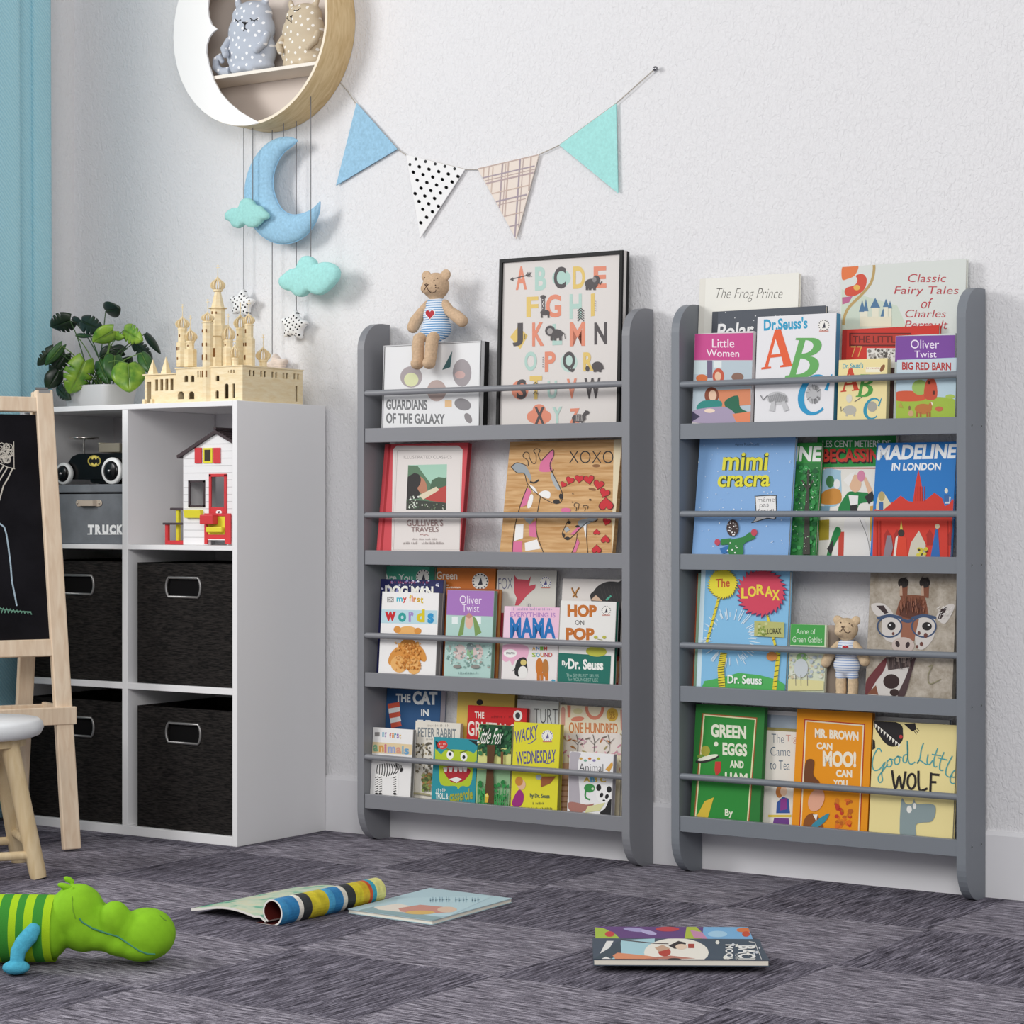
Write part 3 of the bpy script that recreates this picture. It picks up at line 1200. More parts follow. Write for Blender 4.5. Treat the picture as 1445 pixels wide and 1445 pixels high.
def art_alpha(A):
    A.full('#dcd6d2')
    c, t_, k, y = LT['c'], LT['t'], LT['k'], LT['y']
    A.ell(580, 270, 68, 62, t_)
    A.poly([(205, 700), (265, 622), (335, 690), (280, 790)], y)
    A.ell(278, 1085, 62, 70, c)
    A.ell(635, 885, 62, 70, '#bcd4cb')
    for cx, cy, r in ((380, 1280, 52), (455, 1280, 52), (418, 1232, 48), (420, 1325, 45)):
        A.ell(cx, cy, r, r * .9, c)
    for ch, x0, y0, x1, y1, col in (('A', 248, 187, 328, 358, c), ('B', 388, 190, 470, 362, t_), ('C', 525, 190, 612, 350, k), ('D', 665, 187, 752, 350, y), ('E', 815, 187, 908, 345, c),
                                    ('F', 325, 408, 412, 556, y), ('G', 468, 392, 578, 560, c), ('H', 640, 388, 728, 568, t_), ('I', 795, 385, 822, 550, y),
                                    ('J', 225, 600, 300, 768, k), ('K', 368, 595, 455, 768, c), ('L', 515, 605, 585, 760, t_), ('M', 642, 592, 752, 768, c), ('N', 820, 595, 912, 755, k),
                                    ('O', 312, 808, 402, 948, t_), ('P', 460, 808, 538, 955, c), ('Q', 592, 808, 680, 960, k), ('R', 740, 812, 815, 950, y),
                                    ('S', 255, 1010, 325, 1155, k), ('T', 350, 985, 440, 1155, y), ('U', 480, 1020, 548, 1150, t_), ('V', 620, 1005, 692, 1150, c), ('W', 748, 1000, 865, 1150, k),
                                    ('X', 385, 1212, 458, 1340, k), ('Y', 515, 1210, 585, 1330, t_), ('Z', 640, 1222, 712, 1330, c)):
        A.text(ch, x0, y0, x1, y1, col, .03, -4)
    A.line([(212, 280), (355, 245)], 6, k)
    A.poly([(205, 282), (228, 265), (232, 292)], k)
    for d in (0, 12, 24):
        A.line([(322 + d, 252 - d / 4), (338 + d, 228)], 4, k)
        A.line([(322 + d, 252 - d / 4), (342 + d, 262)], 4, k)
    A.ell(800, 312, 48, 36, k)   # elephant
    A.ell(835, 285, 26, 34, k)
    A.ell(822, 282, 15, 20, '#8b8686')
    for x in (768, 790, 822):
        A.rect(x - 9, 325, x + 9, 358, k)
    A.line([(852, 300), (862, 318), (876, 295)], 8, k)
    for i in range(5):
        A.line([(700, 512 + i * 18), (722, 488 + i * 18), (745, 512 + i * 18)], 7, k)
    A.line([(448, 415), (450, 500)], 22, k)   # giraffe
    A.ell(448, 408, 20, 14, k)
    A.ell(462, 522, 34, 20, k)
    for x in (438, 488):
        A.rect(x - 6, 520, x + 6, 560, k)
    for i in range(5):
        A.ell(446 + 6 * (i % 2), 430 + i * 15, 4, 5, '#dcd6d2')
    A.ell(545, 675, 48, 32, k)   # lion
    A.ell(500, 655, 36, 38, k)
    A.ell(500, 658, 20, 22, '#a59f9d')
    for x in (512, 535, 575):
        A.rect(x - 9, 690, x + 9, 725, k)
    A.line([(590, 665), (606, 680), (610, 715)], 5, k)
    A.ell(845, 915, 40, 36, k)   # rhino
    A.poly([(868, 930), (892, 935), (885, 905), (872, 918)], k)
    for x in (825, 865):
        A.rect(x - 8, 930, x + 8, 955, k)
    A.ell(772, 930, 14, 20, k)
    A.ell(710, 1290, 50, 28, k)  # zebra
    A.line([(740, 1280), (770, 1240)], 24, k)
    A.ell(768, 1250, 18, 14, k)
    for x in (672, 735):
        A.rect(x - 7, 1295, x + 7, 1335, k)
    for i in range(7):
        A.line([(685 + i * 9, 1268), (683 + i * 9, 1312)], 2.5, '#dcd6d2')
    for i in range(5):
        A.ell(830, 440 + i * 17, 3, 4, k)
        A.ell(450, 850 + i * 17, 3, 4, k)
        A.ell(316, 680 + i * 8, 4, 3, k)
    A.line([(380, 1045), (395, 1030), (410, 1045)], 6, k)
    A.line([(380, 1115), (395, 1095), (410, 1115)], 6, k)


pic_frame('tall black-framed alphabet print with pastel letters and small animals', Z1, (706.7, 362.2), (880.6, 357.6), -.066, 2.2, .030, art_alpha, V,
          .0085, .006, mat('#0c0c0d', .45, .2), mat('#121213', .45, .2), '#dcd6d2')

# ---------- left bookcase, second shelf
V = (500, 600, 6.568)


def art_travel(A):
    A.full('#cf4a52')
    A.full('#a8242c', .045, 0, .075, 1)
    A.poly([(395, 190), (965, 190), (1005, 225), (990, 1170), (345, 1170), (358, 225)], '#e2dbd7')
    A.line([(400, 235), (990, 235), (975, 1155), (365, 1155), (400, 235)], 4, '#b3aaa6')
    A.line([(388, 262), (352, 1130)], 3, '#c5bab6')
    A.text('ILLUSTRATED CLASSICS', 460, 282, 905, 312, '#a09896', 0, 0)
    A.poly([(500, 370), (860, 362), (850, 785), (482, 785)], '#a5cdb8')
    A.poly([(500, 372), (590, 380), (720, 560), (855, 480), (850, 785), (482, 785)], '#5d7d62')
    A.poly([(495, 480), (560, 440), (620, 520), (600, 680), (485, 690)], '#2e2b2b')
    A.poly([(700, 590), (720, 510), (780, 480), (855, 490), (855, 600)], '#4d6a52')
    A.ell(625, 560, 46, 90, '#b77d63', -.35)
    A.ell(560, 520, 56, 76, '#2e2b2b', .3)
    A.poly([(600, 660), (855, 560), (852, 720), (700, 700)], '#b8453f')
    A.poly([(600, 650), (760, 570), (790, 600), (640, 690)], '#ddd0b4')
    A.poly([(484, 690), (640, 700), (850, 720), (850, 785), (482, 785)], '#3c4038')
    A.specks(24, 490, 660, 600, 770, 9, ['#c9d2c2', '#dfe3da', '#4e6a4d'], 3)
    A.specks(14, 620, 730, 840, 780, 8, ['#c7c8bc', '#69785f'], 4)
    A.text("GULLIVER'S", 490, 875, 825, 935, '#8e6f6d', 0)
    A.text('TRAVELS', 530, 942, 782, 990, '#8e6f6d', 0)
    A.line([(610, 1018), (630, 1010), (650, 1022), (670, 1010), (690, 1024)], 5, '#b07a76')
    A.scrib(540, 1045, 770, 1066, '#a99f9c')
    A.scrib(455, 1078, 845, 1105, '#a99f9c')


board('picture_book', 'red-bordered old classic with a painted portrait, alone on the left of its shelf', 'book', Z2, (543.4, 626.6), (660.6, 625), -.092, 7.5, .016, '#d9616a', art_travel, V, spine='#caa27a', edge='#96252c')
V = (690, 600, 6.02)
PINE = wood_mat('pine_board', '#b98850', '#dcb482', .6, (2, 3, 26), 5)


def giraffe_head(A, K2):
    pass


def art_wood(A):
    A.soft = True
    k = '#2a2422'
    A.full(PINE)
    A.rect(1072, 0, 1150, 1200, '#e2d3b2')
    A.text('XOXO', 680, 218, 1058, 325, k, -.012, 0)
    A.ell(912, 345, 34, 14, '#8a5f38')
    A.ell(880, 545, 34, 12, '#8a5f38', .2)
    A.line([(600, 235), (660, 215), (700, 225)], 0.1, k)
    A.poly([(190, 355), (235, 320), (290, 330), (330, 372), (360, 440), (350, 470), (302, 412), (240, 400)], '#9aa1a6')
    A.poly([(430, 360), (450, 300), (540, 210), (552, 260), (530, 330), (532, 390), (440, 395)], '#d9719a')
    A.poly([(525, 430), (545, 410), (600, 520), (598, 555), (560, 520)], '#a9aeb0')
    A.poly([(342, 500), (390, 530), (415, 575), (380, 570)], '#f0eeec')
    A.poly([(425, 585), (470, 555), (520, 570), (515, 620), (470, 615)], '#f0eeec')
    A.poly([(325, 530), (360, 560), (318, 680), (262, 700)], '#d9719a')
    A.poly([(355, 590), (378, 605), (360, 690), (330, 705), (330, 660)], '#f0eeec')
    A.poly([(230, 845), (295, 840), (290, 960), (215, 985)], '#f0eeec')
    A.poly([(340, 850), (400, 810), (408, 955), (345, 945)], '#d9719a')
    A.poly([(208, 990), (285, 985), (280, 1080), (200, 1080)], '#d9719a')
    A.poly([(305, 1000), (410, 970), (440, 1050), (310, 1070)], '#f0eeec')
    A.poly([(300, 790), (390, 790), (350, 840), (318, 820)], '#9aa1a6')
    for ln in ([(190, 355), (235, 320), (290, 330), (330, 350)], [(190, 355), (240, 405), (302, 412), (330, 500), (430, 600), (540, 660)], [(450, 300), (540, 210), (552, 260), (520, 350), (600, 520), (628, 600), (605, 660), (550, 662)],
               [(335, 345), (330, 300), (290, 265), (310, 230), (340, 240), (345, 275), (375, 325), (400, 315), (400, 250), (380, 220), (405, 200), (436, 215), (420, 250), (440, 300)],
               [(330, 515), (262, 700), (215, 900), (200, 1085)], [(438, 610), (405, 800), (410, 930), (465, 1085)]):
        A.line(ln, 6, k)
    A.line([(350, 480), (385, 490), (425, 465)], 14, k)
    A.line([(522, 365), (535, 395), (550, 375)], 9, k)
    A.ell(575, 650, 28, 20, k)
    A.ell(612, 605, 15, 25, k)
    # the small giraffe
    A.ell(655, 722, 44, 20, '#d9719a')
    A.poly([(770, 810), (860, 790), (925, 795), (870, 825), (790, 870), (760, 840)], '#9aa1a6')
    A.poly([(690, 930), (760, 860), (775, 870), (730, 930)], '#d9719a')
    A.poly([(640, 880), (670, 860), (690, 890), (655, 915)], '#a9aeb0')
    A.poly([(755, 960), (770, 1000), (740, 1080), (715, 1080)], '#d9719a')
    A.poly([(805, 860), (830, 840), (825, 960)], '#f0eeec')
    for ln in ([(680, 800), (640, 880), (625, 930), (660, 972), (700, 955), (830, 830), (900, 820), (930, 795)], [(835, 835), (832, 960), (842, 1085)], [(752, 920), (740, 1000), (705, 1085)],
               [(742, 730), (745, 700), (725, 685), (735, 662), (765, 668), (765, 690), (755, 725)], [(815, 730), (820, 700), (800, 695), (812, 682), (845, 690), (835, 715)]):
        A.line(ln, 5, k)
    A.ell(668, 962, 22, 14, k)
    A.ell(636, 935, 11, 17, k)
    A.ell(682, 826, 17, 12, k)
    A.ell(755, 860, 18, 10, k)
    red = '#c9242f'
    for x, y, r, a in ((635, 505, 26, .5), (690, 470, 34, .35), (770, 455, 36, .1), (852, 462, 42, -.15), (935, 505, 42, .2), (985, 575, 42, .4), (998, 672, 58, 3.1), (1003, 820, 32, .3), (918, 910, 26, 3.14), (993, 970, 36, 3.14), (918, 1055, 38, 3.14)):
        A.heart(x, y, r * 1.12, '#5c1418', a)
        A.heart(x, y, r, red, a)
    A.ell(863, 634, 9, 8, k)
    A.ell(716, 583, 5, 5, k)
    A.ell(712, 655, 5, 5, k)


board('painted_wood_board', 'pine board painted with two giraffes, red hearts and XOXO', 'wall art', Z2, (720, 623.2), (878, 620.8), -.094, 9.5, .014, PINE, art_wood, V, kind='panel', xmax=LX1 - .0215)

# ---------- left bookcase, third shelf
V5, V6 = (500, 780, 6.568), (680, 780, 5.78)


def a1(A):
    A.text('Are You', 268, 195, 540, 262, '#eef2ee', .02, 3)
    badge(A, 640, 225, 68)
    A.full('#2d7a63', .9, 0, 1, 1)


board('picture_book', 'teal green book, back row far left on the third shelf down', 'book', Z3, (533.8, 798.3), (613.5, 800), -.050, 4.5, .010, '#4aa387', a1, V5)


def a2(A):
    A.text('Green', 762, 172, 955, 245, '#f1e6d6', .02, 3)
    A.text('Eggs', 835, 295, 985, 370, '#f1e6d6', .02, 3)
    badge(A, 1168, 265, 76)


board('picture_book', 'orange book with a round white badge, back row behind the purple-topped paperback', 'book', Z3, (616.5, 800.5), (699.5, 803), -.050, 4.5, .011, '#c8712d', a2, V5, edge='#8c6238')


def a3(A):
    A.specks(40, 255, 245, 800, 360, 10, ['#c9cbe6', '#8f93c8', '#e9e9f2'], 5)
    A.scrib(340, 262, 690, 285, '#b0476f')
    A.text('DOG MAN', 288, 302, 735, 400, '#f2f1ea', .05, 10)


board('picture_book', 'navy starry comic book directly behind the white words book', 'book', Z3, (537.5, 816), (625.5, 820), -.072, 4.5, .012, '#25285a', a3, V5, edge='#9a9aa0')


def a4(A):
    A.soft = True
    A.full('#f1efee')
    A.rect(305, 408, 366, 460, '#8d8a88')
    A.text('DK', 312, 418, 360, 450, '#f1efee', .02)
    for ch, x0, x1, y0, y1, c in (('m', 392, 448, 415, 452, '#35b3c8'), ('y', 450, 486, 415, 466, '#cf3b34'), ('f', 510, 530, 393, 450, '#e7c22c'), ('i', 532, 544, 396, 452, '#d94a3a'), ('r', 548, 574, 415, 455, '#e08a2b'), ('s', 580, 608, 418, 458, '#cfa52a'), ('t', 614, 640, 408, 470, '#d9b92e')):
        A.text(ch, x0, y0, x1, y1, c, .035)
    A.poly([(250, 525), (770, 535), (768, 662), (248, 652)], '#bcd9e2')
    for ch, x0, x1, y0, y1, c in (('w', 284, 388, 545, 632, '#c7202b'), ('o', 408, 482, 555, 642, '#2f9d97'), ('r', 505, 552, 550, 642, '#a68cc8'), ('d', 578, 655, 525, 645, '#d9c526'), ('s', 680, 738, 560, 655, '#2b93c8')):
        A.text(ch, x0, y0, x1, y1, c, .05)
    b0, b1, b2 = '#d99444', '#e9b26a', '#c27a30'
    A.ell(495, 735, 95, 55, b1)
    A.ell(400, 712, 34, 32, b0)
    A.ell(590, 725, 34, 30, b0)
    A.ell(500, 935, 105, 140, b0)
    A.ell(372, 960, 42, 90, b0, .5)
    A.ell(615, 930, 40, 90, b0, -.5)
    A.ell(420, 1030, 80, 80, b1)
    A.ell(555, 1050, 66, 76, b1)
    A.specks(140, 380, 830, 620, 1080, 11, [b0, b1, b2, '#e2a456'], 8)


board('picture_book', 'white board book with rainbow word title and brown bear photo', 'book', Z3, (539.7, 834.2), (619.6, 837.4), -.096, 4.5, .018, '#f1efee', a4, V5, edge='#8f9094')


def twist(A, w):
    pass


def a5(A):
    A.soft = True
    A.poly([(860, 345), (1305, 352), (1300, 590), (855, 575)], '#a877bd')
    A.text('Oliver', 978, 395, 1182, 470, '#efe3f2', .0, 6)
    A.text('Twist', 1000, 475, 1158, 545, '#efe3f2', .0, 6)
    A.rect(835, 590, 1320, 1180, '#b3d2cb', 10)
    A.rect(905, 592, 960, 660, '#e8f0ee')
    A.rect(1120, 592, 1175, 660, '#e8f0ee')
    A.poly([(1000, 600), (1030, 580), (1010, 760), (960, 775)], '#7c9a58')
    A.poly([(1100, 585), (1130, 610), (1180, 740), (1120, 775)], '#7c9a58')
    A.ell(1065, 640, 36, 66, '#e2b7a4')
    A.poly([(1030, 590), (1065, 555), (1100, 590), (1065, 610)], '#c28f7c')
    A.ell(980, 920, 60, 70, '#d8c4c0')
    A.ell(1140, 920, 55, 70, '#d8c4c0')
    A.ell(1075, 930, 30, 70, '#8fb98a')
    A.ell(1075, 870, 36, 34, '#8c9a9c')
    A.specks(110, 860, 850, 1290, 1060, 10, ['#8fb0a8', '#cfe0da', '#a99f98', '#7f9f98'], 11)
    A.ell(960, 1055, 36, 16, '#8e8a84')
    A.ell(1130, 1055, 40, 18, '#8e8a84')
    A.scrib(975, 1100, 1155, 1125, '#7d9a98')


board('picture_book', 'purple-topped paperback in third shelf, between words book and pink MAMA book', 'book', Z3, (631.7, 832.5), (697.6, 833.8), -.094, 4.5, .014, '#b5cfc8', a5, V5, edge='#7fa48e')
board('picture_book', 'plain rust-brown book mostly hidden behind the purple-topped paperback of the left bookcase', 'book', Z3, (630, 829), (704.5, 832.5), -.0715, 4.5, .012, '#a4582c', None, V5, edge='#c98a4a')


def a6(A):
    A.text('FOX', 135, 208, 250, 300, '#6f7089', -.01, -8)
    A.text('in', 365, 405, 398, 440, '#8a8794', 0)
    A.poly([(265, 180), (290, 215), (380, 222), (402, 188), (385, 270), (440, 258), (435, 290), (370, 345), (300, 430), (270, 430), (285, 370), (262, 320)], '#c24a58')
    badge(A, 520, 240, 46, '#54508e')
    A.poly([(110, 490), (180, 490), (170, 700), (110, 640)], '#b03a4a')


board('picture_book', 'pale grey book with red shape behind the pink MAMA book', 'book', Z3, (702, 802.5), (785.5, 807), -.050, 4.5, .010, '#d4d1c9', a6, V6, edge='#7c7c80')


def a7(A):
    A.soft = True
    A.full('#e3ddd9')
    hair = mat('#232021', .35, .4)
    A.poly([(890, 388), (915, 310), (960, 262), (1030, 235), (1110, 240), (1160, 265), (1160, 860), (1090, 840), (1060, 700)], hair)
    A.poly([(885, 388), (930, 345), (985, 395)], '#d8b9a0')
    A.poly([(1010, 380), (1050, 345), (1060, 355), (1020, 392)], '#55b59b')
    for i in range(6):
        A.line([(960 + i * 30, 265), (1000 + i * 28, 400)], 3, '#4a4543')
    for a, b_ in (((765, 345), (735, 285)), ((765, 345), (795, 285)), ((765, 340), (745, 365)), ((765, 340), (780, 365))):
        A.line([a, ((a[0] + b_[0]) / 2 - 6, (a[1] + b_[1]) / 2), b_], 14, '#c98b45')
        A.line([a, b_], 5, '#4a3524')
    A.poly([(1060, 830), (1160, 850), (1160, 1090), (1045, 1085)], '#a3332c')
    A.poly([(1075, 900), (1120, 880), (1110, 1060), (1060, 1070)], '#c99566')


board('picture_book', 'pale book with long black hair picture, behind the white and green book', 'book', Z3, (794.3, 815.5), (879, 819), -.052, 4.5, .010, '#e3ddd9', a7, V6, xmax=LX1 - .0215)


def a8(A):
    A.soft = True
    A.full('#ecc0d8')
    A.rect(150, 700, 700, 1100, '#ece6e4')
    A.poly([(160, 432), (240, 436), (230, 690), (172, 690)], '#f0cfe0')
    A.scrib(258, 448, 580, 470, '#8a86ae')
    A.text('EVERYTHING IS', 232, 482, 600, 520, '#b98ac2', .02, 8)
    A.text('MAMA', 230, 525, 602, 695, '#1f73b8', .04, 8)
    A.poly([(165, 755), (370, 760), (365, 870), (330, 850), (310, 900), (280, 870), (250, 920), (230, 880), (195, 890), (165, 860)], '#eab3cb')
    A.ell(232, 820, 54, 34, '#f5f3f0')
    A.text('mama', 200, 810, 270, 828, '#54505a', .01)
    A.poly([(272, 998), (280, 900), (310, 860), (355, 855), (368, 900), (366, 1000)], '#2b2a2d')
    A.ell(335, 975, 38, 52, '#eceae6')
    A.ell(340, 895, 24, 24, '#d7c478')
    A.poly([(248, 968), (300, 905), (300, 940)], '#2b2a2d')
    for i, (s_, c) in enumerate((('A', '#d9a23a'), ('N', '#5e8fbd'), ('I', '#7fae4a'), ('M', '#c9564a'))):
        A.text(s_, 412 + i * 32, 765, 438 + i * 32, 795, c, .03)
    for i, c in enumerate(('#9fbf3a', '#57a7bd', '#d28a3a', '#b3365a', '#c9564a')):
        A.text('SOUND'[i], 410 + i * 34, 815, 440 + i * 34, 850, c, .03)
    A.ell(470, 930, 30, 72, '#c9752a')
    A.ell(520, 940, 26, 74, '#b9783a')
    for x in (462, 490, 530):
        A.rect(x - 12, 980, x + 12, 1042, '#c9752a')
    A.poly([(568, 1045), (580, 1030), (600, 1040), (600, 1060)], '#4a9fc0')


board('picture_book', 'pink book titled MAMA in big blue letters with a penguin', 'book', Z3, (712, 854.7), (789.8, 858), -.094, 4.5, .014, '#efe9e7', a8, V6, edge='#e9e4e0')


def a9(A):
    A.full('#e9e7e3')
    A.text('HOP', 698, 422, 938, 522, '#c2702c', .055, 4)
    A.text('ON', 760, 550, 835, 588, '#4a4644', .01, 2)
    A.text('POP', 685, 610, 918, 712, '#c2702c', .055, 4)
    badge(A, 1015, 470, 40)
    A.poly([(615, 815), (1055, 840), (1045, 1075), (592, 1058)], '#1f6f62')
    A.ell(935, 805, 85, 42, '#c0c04a', .05)
    for x, y in ((930, 690), (1000, 690)):
        A.ell(x, y, 16, 14, '#b9b54a')
    A.line([(945, 705), (985, 712)], 5, '#8a8640')
    A.text('By', 655, 880, 705, 930, '#f1f1ec', .03, 3)
    A.text('Dr. Seuss', 705, 862, 992, 948, '#f1f1ec', .04, 12)
    A.text('The SIMPLEST SEUSS', 690, 985, 955, 1010, '#9dbfb4', 0, 8)
    A.text('for YOUNGEST USE', 705, 1018, 950, 1044, '#9dbfb4', 0, 8)


board('picture_book', 'white book titled HOP ON POP with dark green lower panel', 'book', Z3, (791.7, 846.7), (869.8, 850), -.096, 4.5, .012, '#e9e7e3', a9, V6, edge='#2c7a66')

# ---------- left bookcase, bottom shelf
V7, V8 = (490, 950, 5.559), (680, 960, 5.1615)


def b1(A):
    A.text('THE', 382, 160, 497, 225, '#eef0ee', .04, 4)
    A.text('CAT', 515, 140, 708, 245, '#eef0ee', .05, 4)
    A.text('IN', 580, 282, 640, 335, '#eef0ee', .03, 2)
    A.text('THE', 550, 365, 655, 415, '#eef0ee', .03, 4)
    for i in range(5):   # plain striped banner
        A.poly([(318 + i * 6, 240 + i * 38), (410 + i * 2, 225 + i * 38), (412 + i * 4, 262 + i * 38), (322 + i * 6, 278 + i * 38)], '#d9604a' if i % 2 == 0 else '#eef0ee')


board('picture_book', 'dark blue book with white CAT title, back left of the bottom shelf', 'book', Z4, (542.5, 971.3), (622.5, 975), -.048, 4.5, .022, '#2b5380', b1, V7, spine='#3d8f96', edge='#c9c5d2')


def b2(A):
    A.ell(1040, 228, 26, 22, '#2b2b2d')


board('picture_book', 'mustard yellow book mostly hidden behind the red book', 'book', Z4, (646.2, 975.3), (726.5, 981.3), -.048, 4.5, .012, '#d8bb5c', b2, V7, edge='#9a8340')


def b3(A):
    A.full('#e6e0d4')
    A.scrib(625, 398, 795, 420, '#a39c90')
    A.text('PETER RABBIT', 555, 425, 855, 498, '#7b8388', .015, 14)
    A.scrib(620, 508, 680, 525, '#a39c90')
    A.specks(60, 540, 545, 660, 790, 10, ['#7d7462', '#a4977a', '#5d574a'], 13)
    A.line([(560, 560), (600, 600), (590, 700)], 7, '#6b6350')
    A.specks(90, 595, 790, 665, 920, 12, ['#6d7a45', '#8a9a55', '#a37a4a', '#4d5a35'], 14)
    A.line([(520, 940), (600, 945), (660, 955)], 14, '#a8a07c')


board('picture_book', 'cream picture book with faded plant drawings, behind the green monster book', 'book', Z4, (586.7, 1017), (650, 1021), -.071, 4.5, .012, '#e6e0d4', b3, V7, edge='#c9c2b4')


def b4(A):
    A.soft = True
    A.full('#efedeb')
    A.rect(216, 462, 255, 495, '#8d8a88')
    for i, (ch, c) in enumerate(zip('my first', ('#35a3c0', '#8a5aa8', '', '#d0483a', '#e0892b', '#3f9ab8', '#8a66b0', '#d2a32c'))):
        if c:
            A.text(ch, 275 + i * 19, 462 + i * 2, 291 + i * 19, 500 + i * 2, c, .03)
    A.poly([(190, 537), (520, 560), (515, 640), (185, 625)], '#e3cda4')
    for i, (ch, c) in enumerate(zip('animals', ('#7fb08a', '#d59a52', '#c97a8a', '#9aa6cc', '#d69a86', '#8ab0c2', '#6aa0c8'))):
        x = (205, 250, 292, 318, 385, 430, 448)[i]
        w = (38, 38, 18, 62, 40, 14, 38)[i]
        A.text(ch, x, 560 + i * 5 if ch not in 'il' else 545 + i * 5, x + w, 614 + i * 4, c, .04)
    wh, bk = '#f4f2ef', '#2f2c2d'
    A.ell(320, 760, 95, 62, wh)
    A.ell(405, 740, 30, 46, wh, .5)
    for x in (232, 262, 372, 390):
        A.rect(x - 11, 790, x + 11, 945, wh)
    for i in range(9):
        x = 240 + i * 18
        A.line([(x, 705 + abs(i - 4) * 3), (x + 6 + (i - 4) * 3, 760), (x - 4, 812 - abs(i - 4) * 6)], 7, bk)
    for x in (232, 262, 376):
        for j in range(7):
            A.line([(x - 11, 820 + j * 18), (x + 11, 812 + j * 18)], 6, bk)
        A.ell(x, 945, 12, 9, bk)
    for j in range(6):
        A.line([(380 + j * 9, 700 + j * 4), (392 + j * 8, 760 - j * 3)], 4, bk)
    A.ell(428, 758, 10, 18, bk, .4)


board('picture_book', 'small white board book with zebra, front left of the bottom shelf', 'book', Z4, (525.4, 1026.2), (583, 1030), -.096, 4.5, .013, '#efedeb', b4, V7, edge='#7f7d7c')


def b5(A):
    A.soft = True
    A.full('#2d93a0')
    A.poly([(692, 530), (700, 600), (760, 560)], '#1e2a2c')
    A.poly([(950, 520), (1030, 530), (1020, 570)], '#1e2a2c')
    A.ell(748, 562, 40, 34, '#d23a34')
    A.scrib(725, 545, 772, 562, '#f2e6e0')
    A.scrib(730, 568, 766, 584, '#f2e6e0')
    gr = '#b3c932'
    A.poly([(690, 590), (740, 640), (735, 700), (690, 680)], gr)
    A.poly([(1030, 600), (975, 650), (985, 700), (1025, 690)], gr)
    A.poly([(735, 650), (790, 600), (950, 610), (990, 660), (970, 870), (900, 885), (870, 910), (850, 885), (740, 875), (722, 770)], gr)
    A.ell(808, 640, 27, 36, '#f4f2ee')
    A.ell(916, 655, 27, 34, '#f4f2ee')
    A.ell(808, 634, 12, 15, '#22222a')
    A.ell(916, 658, 12, 15, '#22222a')
    A.line([(778, 590), (840, 618)], 10, '#6f8030')
    A.line([(885, 625), (945, 605)], 10, '#6f8030')
    A.poly([(760, 735), (960, 750), (930, 830), (860, 860), (800, 835)], '#b32a34')
    for x in (770, 810, 850, 890, 925):
        A.poly([(x - 16, 738), (x + 18, 740), (x + 12, 775), (x - 8, 772)], '#eeeae6')
    A.poly([(800, 830), (860, 815), (900, 830), (860, 860)], '#eeeae6')
    A.scrib(700, 900, 775, 930, '#e6efe9')
    A.text('TROLL &', 695, 935, 795, 985, '#e6efe9', .03, 6)
    A.text('casserole', 805, 920, 985, 1010, '#a5a83a', .03, -20)


board('picture_book', 'teal book with a big toothy green monster face', 'book', Z4, (612.9, 1040.5), (674.2, 1043.4), -.096, 4.5, .013, '#2d93a0', b5, V7, edge='#1f6f78')


def b6(A):
    A.text('THE', 1000, 300, 1075, 350, '#f0e2da', .02, 6)
    A.text('GRUFFALO', 946, 372, 1330, 490, '#f0e2da', .02, 30)
    A.scrib(1120, 330, 1290, 352, '#8a1c1c')
    A.V = V8
    A.ell(262, 258, 33, 40, '#eceae4')
    A.ell(262, 258, 18, 24, '#38383c')


board('picture_book', 'bright red book between the yellow book and the forest book', 'book', Z4, (660.5, 995.3), (743.6, 999.3), -.071, 4.5, .012, '#c81f24', b6, V7, edge='#8a1a1c')


def b7(A):
    A.full('#cfd37a')
    A.poly([(0, 310), (260, 310), (240, 560), (0, 560)], '#1f4a30')
    A.poly([(-40, 480), (230, 500), (225, 610), (-40, 600)], '#d9d98c')
    A.rect(-40, 650, 240, 930, '#8fb48a')
    A.specks(130, -20, 320, 225, 540, 15, ['#235536', '#2f6b40', '#173a26', '#3a7a4a'], 21)
    A.specks(60, -20, 740, 215, 920, 14, ['#2f8f48', '#3fa05a', '#257a3c'], 22)
    for i in range(16):
        x = -20 + i * 15
        A.line([(x, 920), (x + 8, 770 + (i % 3) * 30)], 6, '#3d9a50')
    A.poly([(50, 470), (110, 470), (95, 620), (100, 900), (30, 890), (48, 620)], '#5a3a20')
    A.poly([(150, 520), (168, 520), (166, 620), (150, 620)], '#7a5430')
    A.poly([(35, 830), (50, 820), (62, 840), (55, 890), (32, 890)], '#d8b23a')
    A.ell(47, 838, 10, 9, '#ecd777')
    A.V = V7
    A.text('Little Fox', 1042, 428, 1232, 550, '#f1efe6', .0, 8, .3)


board('picture_book', 'forest picture book with brown tree trunk and green grass, in front of the red book', 'book', Z4, (676.2, 1022), (723.3, 1024), -.096, 4.5, .013, '#2a5a38', b7, V8)


def b8(A):
    A.soft = True
    A.full('#e1d935')
    A.text('WACKY', 240, 372, 408, 465, '#5d5a8c', .02, -50)
    A.text('WEDNESDAY', 250, 520, 540, 615, '#5d5a8c', .02, -18)
    A.line([(335, 460), (360, 455), (400, 420)], 7, '#5d5a8c')
    A.line([(455, 600), (490, 605), (530, 575)], 7, '#5d5a8c')
    badge(A, 478, 405, 42, '#6a6496')
    A.poly([(220, 905), (240, 840), (275, 795), (305, 830), (300, 890), (270, 920)], '#9c2f7c')
    A.ell(290, 760, 30, 38, '#e3b898')
    A.ell(272, 735, 28, 34, '#c9863a')
    A.poly([(430, 700), (540, 700), (500, 750), (430, 780)], '#9a5a34')
    A.ell(415, 705, 22, 18, '#a7b3ba')
    A.text('by Dr. Seuss', 352, 822, 495, 862, '#34525a', .02, 6)
    A.scrib(372, 885, 466, 905, '#6a6a4a')
    A.scrib(315, 922, 525, 942, '#6a6a4a')


